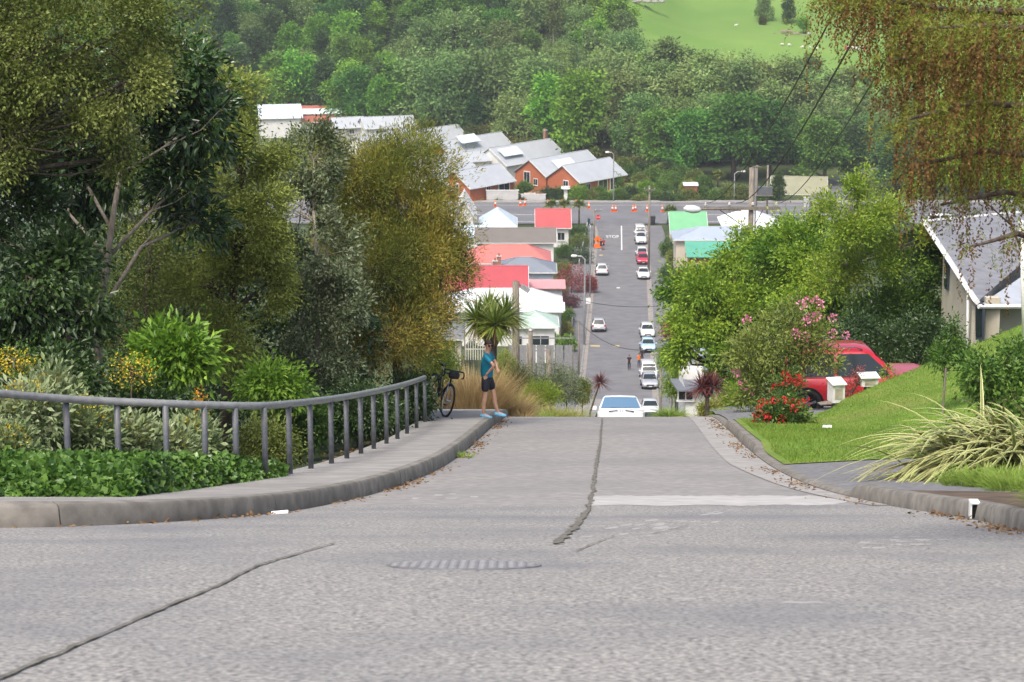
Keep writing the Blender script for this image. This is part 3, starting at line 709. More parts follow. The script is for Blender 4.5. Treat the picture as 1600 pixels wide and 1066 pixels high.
# the thicket carries on along the cross street outside the picture
for nm, dx, dy, lab in (('olive_tree', -4.6, .5, 'tall olive green tree farther along the cross street'), ('gloss_leaved_tree.001', -4.2, .3, 'dark glossy tree farther along the cross street'), ('leafy_shrub', -5.2, -.5, 'big-leaved shrub farther along the cross street'), ('gloss_leaved_tree', -7.5, 1.5, 'forked glossy tree at the far end of the cross street thicket'), ('olive_tree.002', -8.2, -3., 'multi-stemmed olive tree at the far end of the cross street thicket')):
    c_ = copy_tree(bpy.data.objects[nm]); c_.location = c_.location+Vector((dx, dy, 0)); c_['label'] = lab
# ------------------------------------------------------------------ handrail
base = Vector((PO_posts[0].x, PO_posts[0].y, PO_posts[0].z))
hrail = thing('handrail', 'long curved grey steel handrail on slim posts beside the footpath', 'handrail', base)
RH = .88
for i, p in enumerate(PO_posts[:-1]):
    MB().tube([(0, 0, -.05), (0, 0, RH-.02+([.10, .07, .045, .025, .01]+[0]*40)[i])], .036, 10).build('post', M['iron'], hrail, True, loc=p-base)
lift = [.10, .07, .045, .025, .01]+[0]*40
ext = [gp(x, y, KH) for x, y in ((-250, 769), (-125, 766), (-10, 762))]
for p in ext: MB().tube([(0, 0, -.05), (0, 0, RH+.16)], .036, 10).build('post', M['iron'], hrail, True, loc=p-base)
top = [p+Vector((0, 0, RH+.18))-base for p in ext]+[p+Vector((0, 0, RH+lift[i]))-base for i, p in enumerate(PO_posts[:-1])]
top = smoothline(top, 2)
MB().tube(top, .045, 10).build('rail', M['rail'], hrail, True)

# ------------------------------------------------------------------ people
def skin_mesh(nodes, edges, sub=2):
    """nodes: name -> (x, y, z, rx, ry); grows one continuous surface over the skeleton"""
    names = list(nodes); ix = {n: i for i, n in enumerate(names)}
    me = bpy.data.meshes.new('sk'); me.from_pydata([nodes[n][:3] for n in names], [(ix[a], ix[b]) for a, b in edges], []); me.update()
    o = bpy.data.objects.new('sk', me); COL.objects.link(o)
    o.modifiers.new('s', 'SKIN'); sv = me.skin_vertices[0].data if me.skin_vertices else None
    if sv is None:
        me.attributes; o.data.skin_vertices
    for i, n in enumerate(names):
        q = nodes[n]; sv[i].radius = (q[3], q[4] if len(q) > 4 else q[3]); sv[i].use_root = (i == 0)
    o.modifiers['s'].use_smooth_shade = True
    if sub: m = o.modifiers.new('u', 'SUBSURF'); m.levels = sub; m.render_levels = sub
    dg = bpy.context.evaluated_depsgraph_get(); dg.update()
    r = bpy.data.meshes.new_from_object(o.evaluated_get(dg)); bpy.data.objects.remove(o)
    return r
def link_mesh(me, name, mat, parent):
    me.materials.clear(); me.materials.append(mat); me.polygons.foreach_set('use_smooth', [True]*len(me.polygons))
    o = bpy.data.objects.new(name, me); COL.objects.link(o); o.parent = parent; return o
SKIN = pm('skin', (.42, .24, .17), (.50, .30, .21), 8, .55)
def hand(nodes, edges, w, n, fwd, side, r=.0075):
    """palm and five unequal bent fingers from wrist node w"""
    p = Vector(nodes[w][:3]); fwd = Vector(fwd).normalized(); side = Vector(side).normalized(); dn = fwd.cross(side)
    c = p+fwd*.032; nodes[n+'p'] = (*c, .014, .022); edges.append((w, n+'p'))
    for i, (s, l) in enumerate(((-.026, .064), (-.009, .072), (.009, .068), (.025, .054))):
        k = c+fwd*.034+side*s; a = k+fwd*l*.5+dn*.008; b = a+fwd*l*.35+dn*.03
        nodes[n+'k%d' % i] = (*k, r*1.1); nodes[n+'a%d' % i] = (*a, r); nodes[n+'b%d' % i] = (*b, r*.8)
        edges += [(n+'p', n+'k%d' % i), (n+'k%d' % i, n+'a%d' % i), (n+'a%d' % i, n+'b%d' % i)]
    a = c-side*.042+fwd*.005; b = a-side*.012+fwd*.045+dn*.01; nodes[n+'t0'] = (*a, r*1.2); nodes[n+'t1'] = (*b, r*.9); edges += [(n+'p', n+'t0'), (n+'t0', n+'t1')]
def person(label, loc, rz, pose, shirt, lower, shoes, hairm, h=1.75, long_legs=False, sleeves='short', group=None, glasses=False, hair_long=False, headturn=0):
    t = thing('person', label, 'person', loc, rz, group); k = h/1.78; t.scale = (k, k, k); J = pose
    N = {}; E = []
    def put(n, p, r, r2=None): N[n] = (p[0], p[1], p[2], r, r2 or r)
    put('pel', J['pel'], .09, .085); put('wai', J['wai'], .09, .085); put('che', J['che'], .12, .10); put('nek', J['nek'], .055)
    E += [('pel', 'wai'), ('wai', 'che'), ('che', 'nek')]
    hx, hy, hz = J['hed']; put('jaw', (hx*.6+J['nek'][0]*.4+.012, hy, hz-.075), .062, .07); put('mid', (hx, hy, hz), .078, .098); put('top', (hx-.012, hy, hz+.072), .062, .072)
    E += [('nek', 'jaw'), ('jaw', 'mid'), ('mid', 'top')]
    for s in 'rl':
        put('sh'+s, J['sh'+s], .045); put('el'+s, J['el'+s], .04); put('wr'+s, J['wr'+s], .028)
        put('hi'+s, J['hi'+s], .068); put('kn'+s, J['kn'+s], .058); put('ca'+s, tuple(np.array(J['kn'+s])*.62+np.array(J['an'+s])*.38+np.array([-.02, 0, 0])), .057); put('an'+s, J['an'+s], .037); put('to'+s, (J['an'+s][0]+.15, J['an'+s][1], .035), .032)
        E += [('che', 'sh'+s), ('sh'+s, 'el'+s), ('el'+s, 'wr'+s), ('pel', 'hi'+s), ('hi'+s, 'kn'+s), ('kn'+s, 'ca'+s), ('ca'+s, 'an'+s), ('an'+s, 'to'+s)]
        e = Vector(J['wr'+s])-Vector(J['el'+s]); hand(N, E, 'wr'+s, 'h'+s, e, e.cross(Vector((0, 0, 1))) if abs(e.normalized().z) < .9 else Vector((1, 0, 0)))
    link_mesh(skin_mesh(N, E, 1), 'body', SKIN, t)
    # shirt over torso and upper arms
    S = {n: N[n] for n in ('wai', 'che')}; S = {'wai': (*N['wai'][:3], .15, .135), 'che': (*N['che'][:3], .182, .15), 'hem': (J['pel'][0], J['pel'][1], J['pel'][2]-.09, .172, .165), 'col': (*(np.array(J['nek'])*.8+np.array(J['che'])*.2), .068, .068)}
    ES = [('che', 'wai'), ('wai', 'hem'), ('che', 'col')]
    for s in 'rl':
        S['sh'+s] = (*J['sh'+s], .072, .072); f = .72 if sleeves == 'short' else 1.0
        S['el'+s] = (*(np.array(J['sh'+s])*(1-f)+np.array(J['el'+s])*f), .056, .056); ES += [('che', 'sh'+s), ('sh'+s, 'el'+s)]
        if sleeves == 'long': S['wr'+s] = (*(np.array(J['wr'+s])*.92+np.array(J['el'+s])*.08), .042, .042); ES.append(('el'+s, 'wr'+s))
    link_mesh(skin_mesh({k2: S[k2] for k2 in ['che']+[q for q in S if q != 'che']}, ES, 2), 'shirt', shirt, t)
    T = {'pel': (J['pel'][0], J['pel'][1], J['pel'][2]-.01, .142, .125)}; ET = []
    T['wb'] = (J['pel'][0], J['pel'][1], J['pel'][2]+.07, .132, .118); ET.append(('pel', 'wb'))
    for s in 'rl':
        f = 1.0 if long_legs else .78; T['hi'+s] = (*J['hi'+s], .112, .112); T['kn'+s] = (*(np.array(J['hi'+s])*(1-f)+np.array(J['kn'+s])*f), .092 if not long_legs else .074, .092 if not long_legs else .074); ET += [('pel', 'hi'+s), ('hi'+s, 'kn'+s)]
        if long_legs: T['an'+s] = (J['an'+s][0], J['an'+s][1], J['an'+s][2]+.02, .056, .056); ET.append(('kn'+s, 'an'+s))
    link_mesh(skin_mesh(T, ET, 2), 'shorts' if not long_legs else 'trousers', lower, t)
    for s in 'rl':
        ax, ay, az = J['an'+s]; b = MB(); prof = [(-.075, .034, .075), (-.06, .042, .095), (0, .045, .10), (.07, .049, .075), (.14, .048, .058), (.185, .036, .045), (.20, .015, .03)]
        vs = []
        for x, w2, hh in prof:
            for yy, zz in ((-w2, 0), (-w2, hh*.55), (-w2*.6, hh), (w2*.6, hh), (w2, hh*.55), (w2, 0)): vs.append((ax+x, ay+yy, az-.08+zz))
        n = len(prof); b.add(vs, [(i*6+j, (i+1)*6+j, (i+1)*6+(j+1) % 6, i*6+(j+1) % 6) for i in range(n-1) for j in range(6)]+[tuple(range(6)), tuple((n-1)*6+5-j for j in range(6))])
        o = b.build('shoe', shoes, t, True)
    R = Matrix.Rotation(headturn, 3, 'Z'); hc = Vector(J['hed'])
    b = MB(); prof = []
    for i in range(7):
        a = math.pi*.5*i/6; prof.append((.094*math.cos(a)+.002, .094*math.sin(a)))
    b.lathe(prof, 14, (0, 0, 0)); b2 = MB()
    b2.v = [tuple(hc+R @ Vector((p[0]*1.02-.028, p[1]*.9, p[2]*1.0+.036-(.10 if (hair_long and p[0] < -.03) else .045 if p[0] < -.02 else 0)*(1 if p[2] < .03 else 0)))) for p in b.v]; b2.f = b.f; b2.m = b.m
    b2.build('hair', hairm, t, True)
    fe = MB(); fe.add([hc+R @ Vector(q) for q in ((.092, 0, .02), (.088, -.016, -.022), (.088, .016, -.022), (.118, 0, -.018))], [(0, 1, 3), (0, 3, 2), (1, 2, 3), (0, 2, 1)])
    for sy in (-1, 1): fe.lathe([(.002, -.006), (.02, -.004), (.022, .004), (.004, .008)], 8, hc+R @ Vector((-.005, sy*.082, -.005)), M=R @ Matrix.Rotation(math.pi/2, 3, 'X'))
    fe.build('nose_and_ears', SKIN, t, True)['kind'] = 'stuff'
    if glasses:
        g = MB()
        for sy in (-1, 1):
            g.lathe([(.005, .0), (.028, .002), (.026, .008), (.004, .012)], 10, hc+R @ Vector((.088, sy*.034, .006)), M=R @ Matrix.Rotation(math.pi/2, 3, 'Y'))
            g.box(hc+R @ Vector((.045, sy*.082, .01)), (.10, .006, .01), M=R)
        g.box(hc+R @ Vector((.1, 0, .01)), (.008, .03, .008), M=R); g.build('sunglasses', M['black'], t)
    else:
        ey = MB()
        for sy in (-1, 1): ey.lathe([(.001, .0), (.012, .001), (.009, .006), (.001, .008)], 8, hc+R @ Vector((.082, sy*.032, .005)), M=R @ Matrix.Rotation(math.pi/2, 3, 'Y'))
        ey.build('eyes', M['black'], t)
    mo = MB(); mo.box(hc+R @ Vector((.088, 0, -.052)), (.008, .046, .01), M=R); mo.build('mouth', pm('lips', (.36, .15, .12), None), t)
    return t
STAND = dict(pel=(0, 0, .95), wai=(0, 0, 1.1), che=(0, 0, 1.32), nek=(.01, 0, 1.50), hed=(.03, 0, 1.65),
             shr=(0, -.19, 1.43), shl=(0, .19, 1.43), elr=(-.03, -.25, 1.16), ell=(-.03, .25, 1.16), wrr=(.06, -.24, .93), wrl=(.06, .24, .93),
             hir=(0, -.095, .90), hil=(0, .095, .90), knr=(.02, -.11, .50), knl=(.02, .11, .50), anr=(0, -.12, .085), anl=(0, .12, .085))
MAN = dict(STAND, elr=(.24, -.27, 1.26), wrr=(.09, -.21, 1.085), ell=(.16, .20, 1.20), wrl=(.24, .0, 1.12), hed=(.04, -.01, 1.655), knl=(.14, .10, .51), anl=(.22, .12, .085), hir=(-.01, -.095, .90), knr=(-.01, -.11, .5), anr=(-.05, -.12, .085))
WALK = dict(STAND, knr=(.16, -.10, .52), anr=(.22, -.1, .10), knl=(-.03, .1, .5), anl=(-.25, .1, .12), elr=(-.12, -.25, 1.17), ell=(.05, .25, 1.16), wrr=(-.02, -.24, .96), wrl=(.22, .2, 1.02))
teal = pm('teal_jersey', (.004, .16, .26), (.008, .21, .32), 6, .6)
navy = pm('black_shorts', (.010, .012, .022), (.02, .022, .035), 10, .7)
hair_b = pm('dark_hair', (.03, .02, .014), (.06, .04, .03), 40, .7)
p = gp(761, 651.5, KH)
person('man in teal jersey, black shorts and sunglasses, hand on hip at the kerb', p, math.radians(-14), MAN, teal, navy, pm('blue_shoes', (.10, .34, .55), (.2, .45, .62), 30, .6), hair_b, 1.62, glasses=True, headturn=math.radians(-48))

# ------------------------------------------------------------------ bicycle leaning on the end of the rail
def bicycle(label, loc, rz, lean):
    t = thing('bicycle', label, 'bicycle', loc, rz); t.rotation_euler = (lean, 0, rz)
    R = .335; fr = pm('bike_frame', (.014, .014, .016), None, rough=.35, coat=.5)
    RY = Matrix.Rotation(math.pi/2, 3, 'X')
    def wheel(x):
        w = bpy.data.objects.new('wheel', None); COL.objects.link(w); w.parent = t; w.location = (x, 0, R)
        ring = [(R*math.cos(a), 0, R*math.sin(a)) for a in np.linspace(0, 2*math.pi, 37)]
        MB().tube(ring, .021, 8, cap=False).build('tyre', M['rubber'], w, True)
        ring = [(q[0]*.91, 0, q[2]*.91) for q in ring]; MB().tube(ring, .013, 6, cap=False).build('rim', M['chrome'], w, True)
        b = MB(); b.lathe([(.02, -.05), (.02, .05)], 10, M=RY)
        for i in range(20):
            a = 2*math.pi*i/20; s = .03 if i % 2 else -.03; b.tube([(.018*math.cos(a+1), s, .018*math.sin(a+1)), (R*.91*math.cos(a), 0, R*.91*math.sin(a))], .0018, 4)
        b.build('spokes', M['chrome'], w)
    wheel(.52); wheel(-.50)
    b = MB(); bb = (-.06, 0, .29); st = (-.20, 0, .80); hd = (.36, 0, .86); hl = (.40, 0, .70); ax = (-.50, 0, R)
    for q0, q1, r in ((bb, st, .017), (st, hd, .016), (bb, hl, .02), (hd, hl, .021)): b.tube([q0, q1], r, 8)
    for s in (-.05, .05): b.tube([(ax[0], s, ax[2]), (bb[0], s*.5, bb[2])], .010, 6); b.tube([(ax[0], s, ax[2]), (st[0], s*.3, st[2]-.06)], .009, 6)
    b.build('frame', fr, t, True)
    b = MB()
    for s in (-.045, .045): b.tube([(.52, s, R), (.45, s, .58), (.41, s*.6, .70)], .012, 6)
    b.build('fork', M['chrome'], t, True)
    MB().tube([(.36, 0, .86), (.35, 0, .93), (.42, 0, .95)], .014, 8).build('stem', fr, t, True)
    b = MB()
    for s in (-1, 1): b.tube([(.42, 0, .95), (.42, s*.20, .955), (.47, s*.215, .95), (.52, s*.215, .90), (.50, s*.215, .84), (.43, s*.215, .82)], .015, 8)
    b.build('handlebar', M['black'], t, True)
    b = MB(); b.lathe([(.02, -.12), (.075, -.09), (.085, 0), (.075, .09), (.02, .12)], 12, (.50, 0, .88), M=RY); b.build('handlebar_bag', pm('bag_cloth', (.02, .022, .024), (.05, .05, .055), 14, .8), t, True)
    MB().tube([(-.20, 0, .80), (-.235, 0, .93)], .013, 8).build('seat_post', M['chrome'], t, True)
    b = MB(); b.add([(-.37, -.07, .95), (-.37, .07, .95), (-.22, .055, .955), (-.10, .02, .945), (-.10, -.02, .945), (-.22, -.055, .955), (-.36, -.05, .91), (-.36, .05, .91), (-.12, .01, .92), (-.12, -.01, .92)],
                    [(0, 5, 4, 3, 2, 1), (6, 7, 8, 9), (0, 1, 7, 6), (1, 2, 8, 7), (2, 3, 8), (3, 4, 9, 8), (4, 5, 9), (5, 0, 6, 9)]); b.build('saddle', M['black'], t)
    b = MB(); b.lathe([(.085, -.004), (.085, .004)], 20, (-.06, -.06, .29), M=RY); b.build('chainring', M['chrome'], t)
    for s in (-1, 1):
        b = MB(); b.tube([(-.06, s*.07, .29), (-.06+s*.12, s*.085, .29-s*.12)], .010, 6); b.box((-.06+s*.12, s*.13, .29-s*.12), (.09, .08, .02)); b.build('pedal', M['black'], t)
    return t
p = gp(694, 651, KH); bk = bicycle('road bicycle with black handlebar bag leaning on the end of the handrail', p+Vector((-.18, .50, 0)), math.radians(-70), math.radians(-15))
# tall black wheeled bin in the shade behind the rail
def wheelie_bin(label, loc, rz, mat, h=1.08, w=.58, group=None):
    t = thing('wheelie_bin', label, 'bin', loc, rz, group); b = MB()
    a, c = w/2*.82, w/2
    v = [(-a, -a, .06), (a, -a, .06), (a, a, .06), (-a, a, .06), (-c, -c, h*.92), (c, -c, h*.92), (c, c, h*.92), (-c, c, h*.92)]
    b.add(v, [(3, 2, 1, 0), (0, 1, 5, 4), (1, 2, 6, 5), (2, 3, 7, 6), (3, 0, 4, 7), (4, 5, 6, 7)]); b.build('body', mat, t)
    b = MB(); b.add([(-c-.02, -c-.03, h*.925), (c+.02, -c-.03, h*.925), (c+.02, c+.05, h*.925), (-c-.02, c+.05, h*.925), (-c*.8, -c*.75, h), (c*.8, -c*.75, h), (c*.8, c*.9, h), (-c*.8, c*.9, h)],
                    [(3, 2, 1, 0), (0, 1, 5, 4), (1, 2, 6, 5), (2, 3, 7, 6), (3, 0, 4, 7), (4, 5, 6, 7)]); b.build('lid', mat, t)
    MB().tube([(-a, c+.09, h*.9), (a, c+.09, h*.9)], .016, 8).build('handle', mat, t, True)
    for s in (-1, 1): MB().lathe([(.1, -.025), (.1, .025)], 14, (s*c*.8, c*.75, .1), M=Matrix.Rotation(math.pi/2, 3, 'Y')).build('wheel', M['rubber'], t)
    for q in (.55, .68, .78): MB().box((0, -c*.93-.012, h*q), (w*.5, .012, .012)).build('moulding', M['iron'], t)
    return t
g0 = P(645, 640, 53); wheelie_bin('tall black wheeled bin in the shade behind the handrail and bicycle', (g0.x, 53, Gf(g0.x, 53)), .4, M['black'], 1.2, .62)

# ------------------------------------------------------------------ strap-leaved plants, grasses
def head(cr_list, c, n, L, W, rng, lo=-.5, droop=.25):
    """a globe of strap leaves around one growing tip"""
    q = nrm(rng.normal(size=(n*2, 3))); q = q[q[:, 2] > lo][:n]; m = len(q)
    l = L*rng.uniform(.7, 1.1, m); v, f, ac, nf = blade_arrays(np.array(c)[None]+q*.05, q+np.array([[0, 0, .15]]), l, W, droop*(1-q[:, 2])*.8+.08, rng, 4)
    t = np.clip(.35+.25*rng.normal(size=m)+.35*np.clip(-q[:, 2]+.1, 0, 1), 0, 1); cr_list.append((v, f, np.repeat(t, 8), ac))
def strap_tree(name, label, cat, base, stem, heads, mat, bark, seed, L, W, n, r0=.1, skirt=False, group=None):
    rng = np.random.default_rng(seed); t = thing(name, label, cat, base, 0, group); b = MB(); base = Vector(base)
    fork = Vector(stem[-1])-base; pts = [Vector(p)-base for p in stem]; b.tube(pts, [r0*(1-.25*i/(len(pts)-1)) for i in range(len(pts))], 9)
    for h in heads:
        c = Vector(h)-base; m = fork.lerp(c, .5)+Vector((.15*(c.x-fork.x), 0, -.1*abs(c.x-fork.x))); b.tube([fork, m, c], [r0*.72, r0*.6, r0*.5], 8)
    b.build('trunk', bark, t, True)
    for h in heads:
        L2 = []; head(L2, Vector(h)-base, n, L, W, rng); v, f, tt, ac = L2[0]
        raw_mesh('leaf_head', v, f, mat, t, tt, True, ac)['kind'] = 'stuff'
        if skirt:
            k = 60; q = nrm(rng.normal(size=(k, 3))*np.array([[1, 1, .2]])+np.array([[0, 0, -1.1]])); v, f, ac, nf = blade_arrays(np.array(Vector(h)-base)[None]+q*.05, q, L*.7, W*.9, .1, rng, 3)
            raw_mesh('dead_leaves', v, f, LM['dry'], t, np.repeat(rng.random(k), 6), True, ac)['kind'] = 'stuff'
    return t
Yc = 66; gz = Gf(P(768, 640, Yc).x, Yc); b0 = P(768, 640, Yc); b0.z = gz-.05
strap_tree('cabbage_tree', 'forked cabbage tree with spiky green and gold leaf heads beside the man', 'tree', b0, [b0, P(768, 600, Yc), P(769, 565, Yc), P(770, 540, Yc)],
           [P(746, 500, Yc), P(790, 494, Yc+.3), P(774, 508, Yc-.5), P(764, 488, Yc+.8)], LM['strap'], M['bark'], 71, .80, .042, 230, .15, True)
b0 = P(1105, 640, 64); b0.z = Gf(b0.x, 64)-.05
strap_tree('cordyline', 'dark red three-headed cordyline by the upper driveway', 'cordyline', b0, [b0, P(1105, 640, 64), P(1105, 621, 64)],
           [P(1096, 605, 64), P(1105, 603, 64.2), P(1115, 604, 64)], LM['cordy'], M['bark'], 72, .5, .035, 90, .07)
b0 = P(921, 650, 78); b0.z = Gf(b0.x, 78)-.05
strap_tree('cordyline', 'leaning single-headed rust red cordyline beside the climbing white car', 'cordyline', b0, [b0, P(922, 645, 78), P(930, 620, 78), P(935, 605, 78)], [P(937, 598, 78)], LM['cordy'], M['bark'], 73, .40, .03, 110, .035)
def grass_clump(name, label, cat, base, R, L, W, n, mat, seed, droop=.5, up=1.2, group=None, tint=None):
    rng = np.random.default_rng(seed); t = thing(name, label, cat, base, 0, group)
    a = rng.random(n)*2*math.pi; r = R*np.sqrt(rng.random(n)); p = np.stack([r*np.cos(a), r*np.sin(a), np.zeros(n)], 1)
    d = np.stack([np.cos(a)*r/R*.8+rng.normal(size=n)*.2, np.sin(a)*r/R*.8+rng.normal(size=n)*.2, np.full(n, up)], 1)
    v, f, ac, nf = blade_arrays(p, d, L*rng.uniform(.6, 1.15, n), W, droop*rng.uniform(.5, 1.4, n), rng, 4)
    raw_mesh('blades', v, f, LM[mat], t, np.repeat(np.clip(.5+rng.normal(size=n)*.25, 0, 1), 8), True, ac)['kind'] = 'stuff'
    return t
def at_ground(px, Y, dz=-.03):
    X = (px-CX)/F*depth(Y, zsf(min(Y, 430))); return Vector((X, Y, Gf(X, Y)+dz))
grass_clump('tussock', 'large straw-coloured tussock behind the man and bicycle', 'grass', at_ground(738, 61.3), .6, 1.85, .013, 3400, 'tussock', 91, .30, 1.7)
grass_clump('tussock', 'small brown tussock at the foot of the cabbage tree', 'grass', at_ground(795, 62), .35, 1.25, .012, 1200, 'tussock', 92, .35, 1.1)
grass_clump('tussock', 'low tawny tussock at the kerb below the wooden pole', 'grass', at_ground(818, 61), .2, .55, .010, 400, 'tussock', 93, .4, .9)
for i, (px, py, Y, R, L, mt, lab) in enumerate([(862, 632, 64, .28, .7, 'grassy', 'yellow-green arching grass clump at the brow kerb'), (890, 638, 66, .3, .8, 'grassy', 'pale arching grass clump beside the dark slim pole'),
        (846, 640, 63, .2, .5, 'grass', 'short green grass clump between the tussock and the arching grass'), (1047, 630, 68, .22, .6, 'grass', 'spiky green clump beside the parked cars at the brow'),
        (1075, 640, 66, .3, .4, 'grassy', 'low yellowish verge grass around the fence posts'), (1020, 655, 63, .12, .2, 'grassy', 'short verge tuft at the concrete road edge'), (1130, 655, 60.5, .2, .3, 'grass', 'short green tuft under the cordyline')]):
    b0 = at_ground(px, Y); pz = P(px, py, Y).z; b0.z = max(b0.z, pz-.5)
    grass_clump('grass_clump', lab, 'grass', b0, R, L*1.1, .014, 700, mt, 110+i, .55, .8)
# bushes between the man and the street
for i, (px, py, Y, a, h, mt, lab) in enumerate([(850, 590, 70, 55, 32, 'grey', 'grey-green rounded bush behind the wooden posts'), (885, 600, 72, 28, 34, 'grey', 'soft grey-green bush sloping down to the slim pole'), (845, 612, 66, 34, 18, 'lime', 'pale lime shrub in front of the grey-green bush'),
        (812, 600, 68, 24, 40, 'olive', 'olive bush behind the cabbage tree trunk'), (788, 575, 70, 20, 34, 'olive_y', 'orange-flecked shrub between cabbage tree and wooden pole'), (910, 608, 74, 10, 22, 'strap', 'small drooping bush by the kerb at the brow'),
        (795, 630, 64, 14, 14, 'grass', 'small leafy weed at the foot of the wooden pole')]):
    s = scl(Y, py); b0 = at_ground(px, Y)
    tree('bush', lab, 'bush', b0, [(px, py, Y, a*.8, h*.8, a/s*.6), (px-a*.45, py+h*.35, Y, a*.5, h*.6, a/s*.4), (px+a*.45, py+h*.4, Y, a*.5, h*.6, a/s*.4)], [b0, b0.lerp(P(px, py, Y), .5), P(px, py, Y)], LM[mt], M['bark'], 130+i, 200, 26, .14, .06, .022, .025, shrub=True, droop=-.1)
# weathered wooden poles and posts near the brow
def wood_pole(label, px, py0, py1, Y, r, cap=False, lamp=False, dx=0, group=None, name='wooden_pole', mat='wood', cat='pole'):
    b0 = P(px, py1, Y); b0.z = min(b0.z, Gf(b0.x, Y)); t = thing(name, label, cat, b0, 0, group); tp = P(px+dx, py0, Y)-b0
    MB().tube([(0, 0, -.2), tp*.5, tp], [r, r*.95, r*.88], 10).build('shaft', M[mat], t, True)
    if cap: MB().lathe([(r*1.0, 0), (r*1.05, .03), (r*.6, .07)], 10, tp).build('cap', M['steel'], t)
    return t, tp
t, tp = wood_pole('thick weathered wooden pole with a small floodlight beside the cabbage tree', 806, 440, 650, 80, .135)
b = MB(); b.box(tp+Vector((.30, -.05, -.22)), (.30, .2, .14), M=Matrix.Rotation(.6, 3, 'Y')); b.build('floodlight', M['steel'], t); MB().tube([tp+Vector((.08, 0, -.1)), tp+Vector((.25, -.03, -.18))], .02, 6).build('bracket', M['iron'], t)
wood_pole('lichen-green short wooden post among the grey-green bushes', 860, 546, 640, 76, .10, False, dx=-3, name='wooden_post', cat='post')
wood_pole('grey wooden post with white cap in front of the lattice fence', 829, 517, 640, 82, .085, True, name='wooden_post', cat='post')
wood_pole('thin wooden stake tucked against the white-capped post', 824, 537, 640, 83, .03, False, name='wooden_post', cat='post')
# ------------------------------------------------------------------ vehicles
GLASS = pm('car_glass', (.015, .024, .028), None, rough=.06, spec=.55)
GLASS_B = pm('windscreen_glass', (.10, .19, .30), None, rough=.05, spec=1.0)
LAMP = pm('lamp_lens', (.72, .74, .76), None, rough=.15, spec=.8)
TAIL = pm('tail_lens', (.45, .02, .02), None, rough=.2, spec=.7)
PLATE = pm('number_plate', (.75, .75, .73), None, rough=.5)
def paint(name, c): return pm(name, c, tuple(min(1, q*1.06+.004) for q in c), 3, .32, spec=.5, coat=.7)
PT = {'white': paint('paint_white', (.74, .75, .75)), 'silver': paint('paint_silver', (.46, .48, .50)), 'red': paint('paint_red', (.42, .012, .025)), 'blue': paint('paint_blue', (.42, .60, .72)),
      'pale': paint('paint_pale', (.62, .66, .68)), 'maroon': paint('paint_crimson', (.5, .02, .06)), 'dark': paint('paint_dark', (.035, .04, .05)), 'grey': paint('paint_grey', (.34, .36, .38))}
